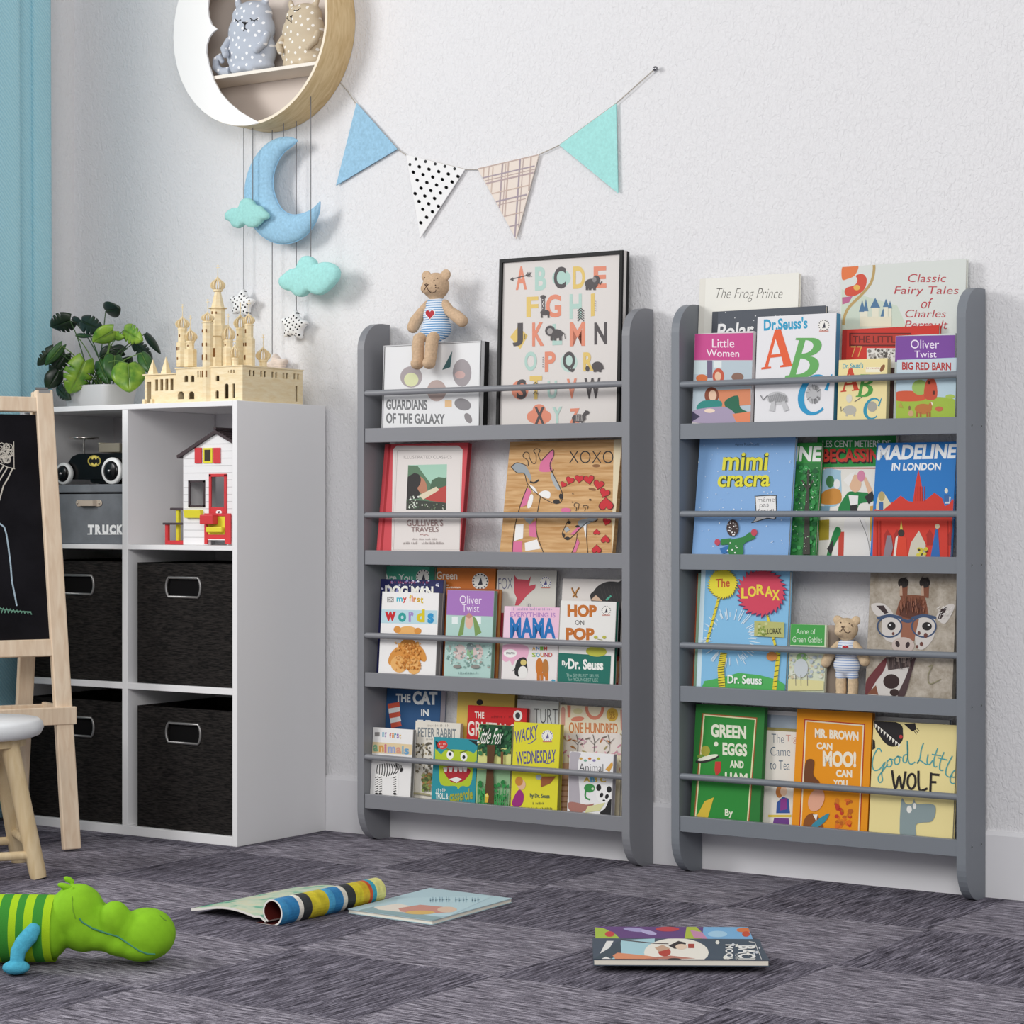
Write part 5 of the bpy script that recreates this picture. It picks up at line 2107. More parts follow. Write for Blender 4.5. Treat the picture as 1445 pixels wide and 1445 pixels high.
def art_gir(A):
    A.soft = True
    br, dk, wh, bl = '#7d4a34', '#37282a', '#cdc7c2', '#3d4f6e'
    for x0, x1 in ((725, 720), (900, 905)):
        A.poly([(x0 - 30, 360), (x0 - 30, 260), (x0 + 32, 260), (x0 + 28, 370)], br)
        A.ell(x0 - 4, 245, 44, 42, '#2b2322')
        A.poly([(x0 - 34, 350), (x0 - 30, 270), (x0 - 14, 270), (x0 - 10, 350)], '#b99b86')
    A.poly([(660, 520), (690, 400), (730, 350), (870, 350), (905, 390), (920, 520), (860, 560), (700, 560)], br)
    A.poly([(690, 500), (740, 400), (850, 410), (890, 510), (800, 540)], '#5a3226')
    A.poly([(460, 425), (560, 415), (640, 500), (590, 520), (500, 510)], wh)
    A.poly([(500, 432), (560, 430), (600, 490), (570, 500)], dk)
    A.poly([(1140, 430), (1070, 430), (990, 520), (1050, 580), (1100, 530)], wh)
    A.poly([(1085, 440), (1030, 460), (1000, 540), (1030, 540)], dk)
    A.poly([(560, 520), (700, 520), (720, 640), (660, 730), (560, 690)], wh)
    A.poly([(840, 520), (980, 540), (970, 690), (880, 790), (820, 740)], wh)
    A.poly([(700, 540), (850, 540), (810, 720), (700, 720)], '#94604a')
    A.ell(720, 755, 92, 66, '#c4b4ac')
    A.ell(675, 745, 17, 26, dk, -.3)
    A.ell(757, 752, 17, 26, dk, .3)
    A.ell(625, 598, 34, 34, '#1f1c1e')
    A.ell(915, 600, 40, 34, '#1f1c1e')
    A.ell(615, 590, 10, 8, '#dcdcdc')
    A.ell(930, 590, 10, 8, '#dcdcdc')
    for cx, w in ((610, 100), (890, 100)):
        pts = [(cx + (w * .98) * math.cos(R(a)), 600 + 88 * math.sin(R(a)) * (1 if math.sin(R(a)) > 0 else .9)) for a in range(0, 361, 15)]
        A.line(pts, 12, bl)
        A.line([(cx - w, 535), (cx, 512), (cx + w, 532)], 22, bl)
    A.line([(705, 545), (760, 560), (800, 545)], 26, bl)
    for x, y, r_ in ((850, 655, 12), (905, 675, 16), (870, 745, 14), (835, 765, 10), (640, 660, 10)):
        A.ell(x, y, r_, r_ * 1.3, '#6a4038')
    A.poly([(560, 900), (600, 848), (800, 855), (815, 900), (765, 1010), (700, 1165), (430, 1165), (490, 1020)], wh)
    A.poly([(400, 1160), (405, 1070), (500, 940), (585, 855), (570, 950), (500, 1050), (440, 1150)], '#6a3034')
    A.poly([(580, 850), (800, 850), (780, 930), (600, 960)], '#584a48')
    A.poly([(795, 870), (825, 855), (790, 980), (735, 1165), (675, 1165), (740, 1020)], '#4a3638')
    A.ell(625, 1050, 66, 60, '#33201f')
    A.ell(650, 1140, 38, 30, '#33201f')
    A.poly([(430, 1150), (500, 1080), (520, 1160)], '#7d4a34')
    A.line([(930, 930), (960, 920), (925, 1000), (940, 1070), (1030, 1030)], 8, '#8a8568')
    A.ell(720, 868, 70, 28, '#b5a49a')
    rd = random.Random(77)
    for i in range(70):
        x, y = rd.uniform(690, 895), rd.uniform(390, 510)
        A.line([(x, y), (x + (x - 790) * .06, y - rd.uniform(25, 50))], 5, rd.choice(['#6b3d2b', '#8a5540', '#54301f', '#9a6650']))
    for x0 in (720, 905):
        for i in range(24):
            x, y = x0 + rd.uniform(-34, 34), 240 + rd.uniform(-30, 30)
            A.line([(x, y), (x + rd.uniform(-8, 8), y - 16)], 4, rd.choice(['#3a2f2c', '#1c1716']))
    for i in range(30):
        x = rd.uniform(590, 790)
        A.line([(x, 860), (x + rd.uniform(-10, 10), 860 + rd.uniform(40, 90))], 6, rd.choice(['#4a3f3e', '#6a5a56', '#3a3030']))
    for i in range(26):
        x, y = rd.uniform(1000, 1120), rd.uniform(450, 540)
        A.line([(x, y), (x + 16, y - 14)], 3, '#e6e2de')


board('canvas_print', 'square canvas of a giraffe wearing blue spectacles', 'canvas print', Y3, (1228.6, 806.8), (1350.6, 807.6), -.094, 6.0, .018, BURL, art_gir, V6b, kind='panel', xmax=XM)

# ---------- right bookcase, bottom shelf
V7b, V8b = (930, 970, 5.352), (1150, 970, 4.661)


def f1(A):
    for c, d in (('#a3582c', 0), ('#e6dfb0', 8), ('#2a8a36', 18)):
        A.poly([(328 + d, 195 + d), (742 - d, 228 + d), (680 - d, 1030), (262 + d, 990)], c)
    for s_, x0, y0, x1, y1, d in (('GREEN', 392, 275, 658, 375, 16), ('EGGS', 480, 415, 665, 510, 12), ('AND', 535, 550, 640, 606, 6), ('HAM', 498, 640, 668, 720, 10)):
        A.text(s_, x0, y0, x1, y1, '#e6e8d2', .045, d)
    A.text('By', 498, 918, 558, 985, '#e6e8d2', .02, 4)
    A.ell(365, 540, 92, 24, '#2a2c26', -.25)   # platter
    A.ell(370, 530, 80, 16, '#e6e8d2', -.25)
    A.ell(352, 480, 34, 40, '#a3a03a')
    A.ell(432, 428, 16, 18, '#e6e8d2')
    A.ell(310, 520, 22, 14, '#7a9a3a')
    A.poly([(420, 620), (425, 560), (470, 560), (465, 640), (430, 670)], '#c23a32')
    A.poly([(280, 985), (345, 860), (415, 830), (370, 985)], '#d6b83c')


board('picture_book', 'green book titled GREEN EGGS AND HAM, first on the bottom shelf', 'book', Y4, (982.3, 992.4), (1079.4, 999), -.095, 6.0, .014, '#2a7a34', f1, V7b, edge='#276c33')


def f2(A):
    A.full('#e6e0d6', .03, 0, 1, .97)
    A.text('The', 850, 350, 945, 418, '#5a6a7a', -.012, 4)
    A.text('Tiger', 958, 358, 1100, 425, '#c98a7a', -.012, 4)
    A.text('Came', 842, 448, 992, 515, '#3f5a72', -.012, 4)
    A.text('to Tea', 838, 550, 988, 618, '#3f5a72', -.012, 4)
    A.ell(908, 790, 26, 44, '#c0793a')
    A.ell(942, 785, 26, 36, '#e6c3a6')
    A.poly([(890, 870), (935, 825), (980, 840), (990, 950), (885, 950)], '#36569a')
    A.poly([(918, 845), (965, 835), (970, 920), (915, 930)], '#8a3a8a')
    A.rect(825, 962, 1000, 980, '#dcc24a')
    A.poly([(870, 985), (980, 990), (985, 1040), (860, 1030)], '#6f3f8a')


board('picture_book', 'cream book about tea, squeezed between the green and orange books', 'book', Y4, (1081, 1025.7), (1128, 1029.5), -.075, 6.0, .012, '#8a7f4a', f2, V7b)


def f3(A):
    A.soft = True
    A.V = V7b
    for c, d in (('#b3381f', 0), ('#e9dcc0', 8), ('#e8940f', 18)):
        a = d / 1.15
        A.V = V7b
        p = [A.uv(1098 + d, 240 + d, False), A.uv(1058 + d, 1060, False)]
        A.V = V8b
        q = [A.uv(330 - a, 240 + a, False), A.uv(298 - a, 970, False)]
        w, h = A.WH
        cl = lambda t_: (min(max(t_[0], .001), w - .001), min(max(t_[1], .001), h - .001))
        A.poly([cl(p[0]), cl(q[0]), cl(q[1]), cl(p[1])], c, True)
    for s_, x0, y0, x1, y1, d in (('MR. BROWN', 0, 270, 287, 330, 22), ('CAN', 12, 360, 115, 405, 6), ('MOO!', 52, 415, 272, 520, 8), ('CAN', 140, 540, 245, 590, 4), ('YOU', 120, 605, 215, 650, 4)):
        A.text(s_, x0, y0, x1, y1, '#efe6d2', .05, d)
    A.specks(40, 135, 740, 240, 920, 14, ['#d27a1c', '#b8601a', '#e0701c', '#c23a24'], 33)
    A.V = V7b
    A.poly([(1098, 700), (1108, 570), (1140, 540), (1175, 560), (1168, 660), (1215, 720), (1130, 740)], '#6f4020')
    A.ell(1190, 850, 58, 90, '#e3a88c', .35)
    A.poly([(1100, 1060), (1110, 980), (1165, 950), (1220, 1000), (1235, 1070)], '#8a4f20')
    A.poly([(1150, 1050), (1200, 1000), (1285, 950), (1260, 1010), (1190, 1060)], '#3a8aa0')
    A.poly([(1165, 960), (1200, 960), (1190, 1010)], '#efe9e2')


board('picture_book', 'orange book titled MR. BROWN CAN MOO, bottom shelf', 'book', Y4, (1125.2, 999.3), (1231, 1006.5), -.095, 6.0, .014, '#e8940f', f3, V8b, edge='#b9701a')


def f4(A):
    A.soft = True
    A.full('#ecdc9c')
    A.poly([(380, 230), (420, 200), (560, 240), (580, 300), (575, 350), (540, 385), (490, 385), (440, 340)], '#231f20')
    A.ell(565, 325, 12, 13, '#c23a3c')
    for i in range(9):
        x, y = 395 + i * 19, 245 + i * 16
        A.poly([(x, y - 8), (x + 17, y + 4), (x + 2, y + 26)], '#f0ecdf')
    A.poly([(585, 240), (660, 225), (668, 275), (640, 290)], '#231f20')
    for d in (0, 14, 28):
        A.line([(650 + d * .6, 280 - d * .5), (668 + d * .7, 310 - d * .8)], 4, '#231f20')
    A.poly([(375, 340), (395, 350), (398, 400), (375, 410)], '#231f20')
    tq = '#52a0a4'
    for ln in ([(440, 425), (420, 400), (392, 440), (378, 500), (390, 545), (430, 535), (462, 490), (440, 560), (445, 610), (425, 625), (418, 590), (450, 545), (480, 505)],
               [(495, 470), (475, 490), (478, 520), (500, 518), (508, 490), (495, 470), (520, 478)], [(545, 452), (525, 475), (530, 505), (552, 500), (558, 470), (545, 452), (572, 462)],
               [(605, 440), (585, 450), (580, 485), (600, 492), (612, 440), (608, 350), (612, 470), (630, 505), (660, 490)],
               [(715, 365), (700, 410), (690, 470), (672, 500), (690, 480), (730, 505), (745, 500)], [(745, 440), (738, 490), (752, 508), (775, 480)], [(808, 400), (785, 470), (785, 520), (805, 520)], [(770, 440), (830, 450)],
               [(850, 425), (825, 490), (822, 540), (845, 545)], [(808, 462), (872, 478)], [(905, 450), (870, 520), (862, 570), (885, 590), (905, 575)], [(890, 585), (920, 590), (935, 560), (922, 545), (900, 570), (890, 610), (905, 632), (938, 625)]):
        A.line(ln, 8, tq)
    kk = '#26211f'
    for ln in ([(508, 545), (530, 668), (555, 580), (575, 670), (598, 552)], [(640, 565), (615, 590), (612, 640), (635, 668), (660, 640), (660, 590), (640, 565)], [(682, 548), (688, 672), (742, 664)], [(765, 560), (760, 690)], [(762, 570), (820, 576)], [(762, 622), (800, 624)]):
        A.line(ln, 15, kk)
    g = '#8a9a9c'
    A.poly([(565, 1000), (570, 740), (600, 765), (640, 765), (655, 735), (672, 765), (780, 770), (795, 820), (770, 880), (700, 890), (665, 910), (660, 1010)], g)
    A.ell(622, 802, 17, 24, '#e9e8e2')
    A.ell(657, 780, 11, 20, '#e9e8e2')


board('picture_book', 'cream yellow book titled WOLF with a grey wolf silhouette', 'book', Y4, (1233, 1014), (1350.6, 1026.4), -.094, 6.0, .011, '#ecdc9c', f4, V8b, xmax=XM)


def f5(A):
    A.full('#8fa0b4')
    A.full('#33404f', .5, 0, .58, 1)
    A.full('#b6c3d2', .1, 0, .48, 1)
    A.full('#3c5474', .62, 0, 1, 1)


pic_frame('white-framed blue picture mostly hidden behind the books of the lowest right shelf', Y4, (1062, 1001), (1341, 1016.5), -.046, 3.5, .012, f5, V7b,
          .009, .003, mat('#ecebec', .4), mat('#e2e1e3', .4), '#8fa0b4')

# ================================================================ wooden castle on the cabinet
CW = wood_mat('birch_ply', '#ead3a6', '#f3e3c0', .6, (4, 4, 18), 9)
CDK = mat('#7a5430', .8, .1)  # dark brown patches, painted shade for the depth of the tower windows
VC = (180, 360, 5.16)


def cc(x, y, d):
    return W(VC[0] + x / VC[2], VC[1] + y / VC[2], d)


zt0 = CZT + .0005
t = thing('castle_model', 'pale plywood castle model with ribbed onion domes on top of the white cabinet', 'model castle', (-.66, -.25, CZT))
CF = -.322
xL, xR = cc(352, 900, CF).x, -.557
xM0, xM1 = cc(545, 900, CF).x, cc(606, 900, CF).x
zw = cc(700, 815, CF).z
H = zw - zt0
L = xR - xL


def hol(x0, x1, y0, y1, d=CF):
    a, b_ = cc(x0, y1, d), cc(x1, y0, d)
    return (max(a.x - xL, .002), min(b_.x - xL, L - .002), max(a.z - zt0, .0015), min(b_.z - zt0, H - .002))


mb = MB()
front = [hol(412, 440, 875, 925), hol(458, 486, 875, 925), hol(508, 518, 842, 890), hol(526, 536, 842, 890), hol(365, 410, 992, 1050), hol(443, 486, 992, 1050),
         hol(642, 668, 875, 918), hol(640, 664, 985, 1045), hol(705, 735, 935, 1045), hol(764, 780, 935, 1040), hol(732, 738, 840, 855), hol(748, 758, 835, 858), hol(768, 778, 835, 858)]
grid_wall(mb, (xL, CF, zt0), (1, 0, 0), (0, 0, 1), L, H, front, (0, .004, 0), CW)
for x in (365, 388, 443, 465):   # arched window heads
    pass
for (x0, x1, yt) in ((412, 440, 875), (458, 486, 875), (365, 410, 992), (443, 486, 992), (642, 668, 875), (640, 664, 985), (705, 735, 935)):
    a, b_ = cc(x0, yt, CF), cc(x1, yt, CF)
    w = b_.x - a.x
    for sx, px in ((1, a.x), (-1, b_.x)):
        pts = [(px, CF + .0005, a.z + .0002)] + [(px + sx * w / 2 * (1 - math.cos(R(k))), CF + .0005, a.z - w * .5 * (1 - math.sin(R(k)))) for k in (0, 20, 45, 70, 90)]
        mb.prism(pts, (0, .003, 0), CW)
# right flank runs back to the wall
DB = -.095
ls = DB - CF
sid = []
for k in range(5):
    for q in (0, 1):
        a = .02 + k * .042 + q * .014
        sid.append((a, a + .008, H - .022, H - .008))
sid += [(.195, .205, .006, .045)]
grid_wall(mb, (xR, CF + .004, zt0), (0, 1, 0), (0, 0, 1), ls - .004, H, [s for s in sid if s[1] < ls - .008], (-.004, 0, 0), CW)
mb.box(xL, xL + .004, CF + .004, DB, zt0, zt0 + H, CW).box(xL + .004, xR - .004, DB - .004, DB, zt0, zt0 + H, CW)
mb.box(xL - .002, xR + .002, CF - .002, DB + .002, zt0 + H, zt0 + H + .003, CW)
mb.build('great_hall', t)
mb = MB()   # pillar on the front
xm0, xm1 = xM0, xM1
cyl = (xm0 + xm1) / 2
rr = (xm1 - xm0) / 2
zp = cc(565, 495, CF).z
mb.lathe([(rr, zt0), (rr, zp), (rr * 1.12, zp), (rr * 1.12, zp + .003), (rr * .7, zp + .003)], CW, 8, Matrix.Translation((cyl, CF + .004, 0)) @ Matrix.Rotation(R(22.5), 4, 'Z'), False)
for y0, y1 in ((540, 565), (640, 665), (725, 765), (842, 890)):
    for dx in (-.006, .006):
        p, q = cc(575, y1, CF), cc(575, y0, CF)
        mb.box(cyl + dx - .0022, cyl + dx + .0022, CF + .004 - rr * .93, CF + .004 - rr * .9, p.z, q.z, CDK)
mb.build('front_pillar', t)
# low arcade wing on the left
mb = MB()
xa0, xa1 = cc(118, 950, CF).x, xL - .001
za = cc(150, 875, CF).z
ha = za - zt0
la_ = xa1 - xa0
hs = [(.006, .021, .004, ha - .016)] + [(.034 + k * .017, .044 + k * .017, ha * .45, ha * .85) for k in range(4)]
grid_wall(mb, (xa0, CF + .004, zt0), (1, 0, 0), (0, 0, 1), la_, ha, [h for h in hs if h[1] < la_ - .003], (0, .004, 0), CW)
mb.box(xa0, xa0 + .004, CF + .008, CF + .07, zt0, za, CW).box(xa0 + .004, xa1, CF + .066, CF + .07, zt0, za, CW)
mb.box(xa0 - .004, xa1, CF, CF + .074, za, za + .003, CW)
mb.box(xa0 - .003, xa0 + .004, CF - .002, CF + .01, zt0, zt0 + .012, CW).box(xa0 + .024, xa0 + .030, CF - .002, CF + .01, zt0, zt0 + .012, CW)
mb.build('arcade_wing', t)
for px_, top in ((185, 762), (280, 742)):
    p, q = cc(px_, top, CF + .035), cc(px_, 862, CF + .035)
    M = Matrix.Translation((p.x, CF + .035, 0))
    MB().lathe([(.013, za + .003), (.0125, za + .008), (.001, p.z)], CW, 4, M @ Matrix.Rotation(R(45), 4, 'Z'), False).build('pyramid_roof', t)


def dome(x, z0, z1, r, y, parent):
    r = r * 1.18
    """onion dome of thin ply ribs"""
    h = z1 - z0
    prof = [(.55, 0), (.82, .10), (1.0, .28), (1.0, .42), (.84, .58), (.55, .72), (.28, .83), (.10, .93), (.03, 1.0)]
    mb = MB()
    for k in range(6):
        a = math.pi * k / 6 + .2
        u = Vector((math.cos(a), math.sin(a), 0))
        nrm = Vector((-math.sin(a), math.cos(a), 0)) * .0016
        o = [u * (r * p) + Vector((x, y, z0 + h * q)) - nrm / 2 for p, q in prof]
        i_ = [u * (r * p * .62) + Vector((x, y, z0 + h * q)) - nrm / 2 for p, q in prof[:6]]
        for sgn in (1, -1):
            oo = [Vector((x + (p.x - x) * sgn, y + (p.y - y) * sgn, p.z)) for p in o]
            ii = [Vector((x + (p.x - x) * sgn, y + (p.y - y) * sgn, p.z)) for p in i_]
            for j in range(len(oo) - 1):
                A_, B_ = oo[j], oo[j + 1]
                C_ = ii[j + 1] if j + 1 < len(ii) else Vector((x, y, B_.z - .0001)) - nrm / 2
                D_ = ii[j] if j < len(ii) else Vector((x, y, A_.z)) - nrm / 2
                mb.prism([A_, B_, C_, D_], nrm, CW)
    mb.lathe([(r * .62, z0 - .003), (r * .62, z0 + .001)], CW, 16, Matrix.Translation((x, y, 0)))
    return mb.build('onion_dome', parent)


def spire(x, z0, z1, y, parent):
    mb = MB().tube([(x, y, z0 - .002), (x, y, z1)], .0009, CW, 6)
    zc_ = z0 + (z1 - z0) * .78
    mb.box(x - .0045, x + .0045, y - .0007, y + .0007, zc_ - .0008, zc_ + .0008, CW)
    mb.box(x - .0028, x + .0028, y - .0007, y + .0007, zc_ + .005, zc_ + .0062, CW)
    return mb.build('cross', parent)


def tower(cx, w, yb_, yt, d, dome_r, dy0, dy1, sp, wins=(), wide=None):
    z0, z1 = max(cc(cx, yb_, d).z, zw + .0032), cc(cx, yt, d).z
    x = cc(cx, yt, d).x
    s = 5.45 / 3173 / VC[2]
    w = w * 1.15
    r = w * s / 2
    M = Matrix.Translation((x, d, 0)) @ Matrix.Rotation(R(22.5), 4, 'Z')
    mb = MB()
    pr = [(r, z0), (r, z1)]
    if wide:
        zm = cc(cx, wide[1], d).z
        rw = wide[0] * 1.06 * s / 2
        pr = [(rw, z0), (rw, zm), (r, zm + .003), (r, z1)]
    pr += [(r * 1.12, z1), (r * 1.12, z1 + .003), (r * .6, z1 + .003)]
    mb.lathe(pr, CW, 8, M, False)
    for wx, y0, y1 in wins:
        rr_ = (wide[0] * 1.06 * s / 2) if wide and y0 > wide[1] else r
        p, q = cc(cx, y1, d), cc(cx, y0, d)
        mb.box(x + wx * s - .0021, x + wx * s + .0021, d - rr_ * .94, d - rr_ * .90, p.z, q.z, CDK)
    tw = mb.build('tower', t)
    dz0, dz1 = z1 + .004, cc(cx, dy1, d).z
    dome(x, dz0, dz1, dome_r * s, d, tw)
    spire(x, dz1, cc(cx, sp, d).z, d, tw)
    return x


tower(400, 62, 815, 545, -.20, 47, 505, 445, 358, ((0, 580, 600), (-14, 670, 695), (4, 670, 695), (-10, 745, 765)), (92, 640))
tower(457, 52, 815, 640, -.275, 45, 590, 535, 440, ((0, 655, 668),), (95, 690))
zp_ = zp
x_ = cyl
dome(x_, zp + .004, cc(565, 412, CF).z, 42 * 5.45 / 3173 / VC[2], CF + .004, t)
spire(x_, cc(565, 412, CF).z, cc(565, 320, CF).z, CF + .004, t)
tower(822, 58, 815, 545, -.17, 45, 480, 430, 345, ((0, 575, 590),), (70, 620))
tower(733, 62, 815, 632, -.280, 45, 565, 505, 430, ((0, 650, 662),), (84, 680))
tower(884, 58, 815, 515, -.235, 38, 470, 425, 332, ((-6, 540, 570), (-12, 640, 665), (6, 640, 665), (-2, 730, 765)), (88, 610))
tower(782, 42, 815, 762, -.300, 34, 705, 650, 620)
tower(988, 50, 815, 778, -.190, 48, 725, 668, 580)
# main tower with cone
s = 5.45 / 3173 / VC[2]
d = -.245
x = cc(657, 400, d).x
zz = lambda yy: cc(657, yy, d).z
M = Matrix.Translation((x, d, 0)) @ Matrix.Rotation(R(22.5), 4, 'Z')
mb = MB().lathe([(58 * s, zw + .0032), (58 * s, zz(592)), (72 * s, zz(592)), (72 * s, zz(512)), (56 * s, zz(510)), (56 * s, zz(392)), (72 * s, zz(390)), (72 * s, zz(384)), (52 * s, zz(383)), (24 * s, zz(268)), (34 * s, zz(266)), (34 * s, zz(258)), (20 * s, zz(257))], CW, 8, M, False)
for wx, y0, y1, r_ in ((-36, 532, 575, 72), (-16, 532, 575, 72), (4, 532, 575, 72), (-10, 412, 432, 56), (30, 416, 432, 56), (-10, 482, 490, 56)):
    mb.box(x + wx * s - .0018, x + wx * s + .0018, d - r_ * s * .95, d - r_ * s * .91, zz(y1), zz(y0), CDK)
for wx in (-22, 12):
    mb.box(x + wx * s - .004, x + wx * s + .003, d - 58 * s * .95, d - 58 * s * .91, zz(745), zz(680), CDK)
mt = mb.build('great_tower', t)
dome(x, zz(257) + .001, zz(158), 48 * s, d, mt)
spire(x, zz(158), zz(72), d, mt)

# ================================================================ potted plant
PYD = -.20
t = thing('potted_plant', 'leafy split-leaf plant in a white pot at the left of the cabinet top', 'potted plant', (W(150, 566, PYD).x, PYD, CZT))
V2p = (0, 360, 4.0139)


def pz(x, y, d=PYD):
    return W(V2p[0] + x / V2p[2], V2p[1] + y / V2p[2], d)


pm = mat('#d6d5d6', .35, .4)
pa, pb = pz(432, 780), pz(705, 780)
hw = (pb.x - pa.x) / 2 * .96
pcx = (pa.x + pb.x) / 2
zt_ = pz(560, 742).z
mb = MB()
zb0 = CZT + .0005


def rrect(hx, hy, z, n=6, rad=.02):
    o = []
    for cx_, cy_, a0 in ((hx - rad, hy - rad, 0), (-hx + rad, hy - rad, 90), (-hx + rad, -hy + rad, 180), (hx - rad, -hy + rad, 270)):
        for k in range(n):
            a = R(a0 + 90 * k / (n - 1))
            o.append((pcx + cx_ + rad * math.cos(a), PYD + cy_ + rad * math.sin(a), z))
    return o


rings = [rrect(hw * .86, .05, zb0), rrect(hw * .9, .055, zb0 + .004), rrect(hw, .062, zt_ - .004), rrect(hw, .062, zt_), rrect(hw - .005, .057, zt_), rrect(hw - .006, .056, zt_ - .014)]
n = len(rings[0])
vs = [p for r_ in rings for p in r_]
fs = [(i * n + k, i * n + (k + 1) % n, (i + 1) * n + (k + 1) % n, (i + 1) * n + k) for i in range(len(rings) - 1) for k in range(n)]
mb.add(vs, fs, pm, True)
mb.add(rings[0], [list(range(n))[::-1]], pm)
mb.build('pot', t)
MB().add(rings[5], [list(range(n))], mat('#2d221b', .95, .1, var=.4, scale=120, bump=.6)).build('soil', t)


def leaf_mat(name, c, cl, rough=.35):
    m, nt, b = nodes_mat(name, rough, .45)
    tc = N(nt, 'TexCoord')
    n1 = N(nt, 'TexNoise')
    n1.inputs['Scale'].default_value = 40
    n1.inputs['Detail'].default_value = 3
    nt.links.new(tc.outputs['Object'], n1.inputs['Vector'])
    r = N(nt, 'ValToRGB')
    r.color_ramp.elements[0].position, r.color_ramp.elements[1].position = .35, .7
    r.color_ramp.elements[0].color, r.color_ramp.elements[1].color = lin(c), lin(cl)
    nt.links.new(n1.outputs['Fac'], r.inputs[0])
    nt.links.new(r.outputs[0], b.inputs['Base Color'])
    return m


LD, LM_, LL = leaf_mat('leaf_dark', '#16241a', '#24361f'), leaf_mat('leaf_mid', '#274a22', '#3f6a2c'), leaf_mat('leaf_light', '#4f7f22', '#8fae3a')
STM = mat('#6c8a48', .5, .3)


def leaf(c, tip, side, cup, m, split, parent, seed):
    """c: leaf base, tip: leaf end, side: half-width vector; heart blade with optional cuts"""
    rd = random.Random(seed)
    ax = tip - c
    nr = ax.cross(side).normalized()
    if nr.dot(CAMP - c) < 0:
        nr = -nr
    nu = 30
    vs, fs = [], []
    for sgn in (-1, 1):
        st = len(vs)
        for i in range(nu + 1):
            q = i / nu
            w = 1.0 * (math.sin(math.pi * min(1, q * .93 + .07)) ** .62) * (1 - .35 * q) * 1.15
            lobe = -.16 * (1 - q) ** 3
            for j in range(5):
                p = j / 4
                ww = w * p
                if split and j >= 2 and i in (10, 15, 20):
                    ww = w * (.30 + .06 * j)
                u = q + lobe * p
                vs.append(c + ax * u + side * (sgn * ww) + nr * (-cup * (p ** 2) * .5 - cup * (q - .35) ** 2 * 1.2 + .02 * cup))
        for i in range(nu):
            for j in range(4):
                a = st + i * 5 + j
                fs.append((a, a + 1, a + 6, a + 5) if sgn > 0 else (a, a + 5, a + 6, a + 1))
    mb = MB().add(vs, fs, m, True)
    mb.tube([c + nr * .0012, c + ax * .35 + nr * .001, c + ax * .7 + nr * .0003], [.0011, .0009, .0004], STM if m is not LD else mat('#2f4a2a', .5), 5)
    o = mb.build('leaf', parent)
    so = o.modifiers.new('t', 'SOLIDIFY')
    so.thickness = .0007
    return o


LEAVES = [  # base x,y -> tip x,y (zoomed), half width px, depth, material, split, cup
    (598, 318, 668, 308, 46, -.16, LD, 0, .010), (398, 372, 280, 415, 54, -.26, LD, 1, .014), (405, 365, 455, 392, 24, -.15, LD, 0, .012), (460, 372, 572, 425, 50, -.19, LD, 1, .012),
    (640, 430, 520, 500, 46, -.25, LL, 0, .014), (700, 425, 790, 480, 52, -.24, LL, 1, .012), (625, 455, 690, 470, 26, -.23, LL, 0, .01), (825, 445, 900, 545, 20, -.17, LD, 0, .012), (760, 495, 850, 580, 34, -.16, LD, 1, .012),
    (800, 555, 850, 660, 36, -.20, LM_, 0, .012), (300, 535, 210, 630, 36, -.31, LD, 1, .012), (350, 515, 255, 630, 30, -.31, LM_, 0, .012), (370, 560, 285, 680, 48, -.28, LD, 1, .014),
    (480, 600, 395, 790, 68, -.27, LL, 1, .016), (330, 660, 270, 760, 40, -.29, LD, 0, .012), (320, 750, 385, 815, 40, -.27, LD, 1, .010), (725, 615, 735, 762, 82, -.27, LL, 0, .016), (640, 545, 560, 580, 42, -.20, LD, 0, .012),
    (650, 570, 640, 700, 50, -.22, LM_, 0, .014), (560, 600, 610, 720, 44, -.22, LM_, 1, .014), (700, 545, 610, 530, 34, -.16, LD, 0, .010), (430, 455, 510, 460, 14, -.18, LM_, 0, .008), (690, 640, 740, 590, 30, -.16, LD, 0, .01),
]
for i, (ax_, ay, bx_, by_, hwp, d, m, sp_, cup) in enumerate(LEAVES):
    a, b_ = pz(ax_, ay, d), pz(bx_, by_, d - .02)
    v = b_ - a
    sd = ray(0, 0).normalized().cross(v).normalized() * hwp * 1.15 * 5.55 / 3173 / 4.0139
    sd += Vector((0, 1, 0)) * random.Random(i).uniform(-.35, .35) * sd.length
    lf = leaf(a, b_, sd, cup, m, sp_, t, i)
    root = Vector((pcx + random.Random(i + 50).uniform(-.03, .03), PYD + random.Random(i + 90).uniform(-.02, .02), zt_ - .013))
    mid = (root + a) / 2 + Vector(((root.x - a.x) * .22, 0, .025 if a.z > zt_ + .05 else .07))
    pts = [root * (1 - q) ** 2 + mid * 2 * q * (1 - q) + a * q * q for q in [k / 8 for k in range(9)]]
    MB().tube(pts, [.0019 - .0007 * k / 8 for k in range(9)], STM if m is not LD else mat('#3d5a34', .5), 6).build('stem', t)

# ================================================================ round cloud-and-moon shelf
MY = -.112
V1z = (200, 0, 4.0139)


def mz(x, y, d=MY):
    return W(V1z[0] + x / V1z[2], V1z[1] + y / V1z[2], d)


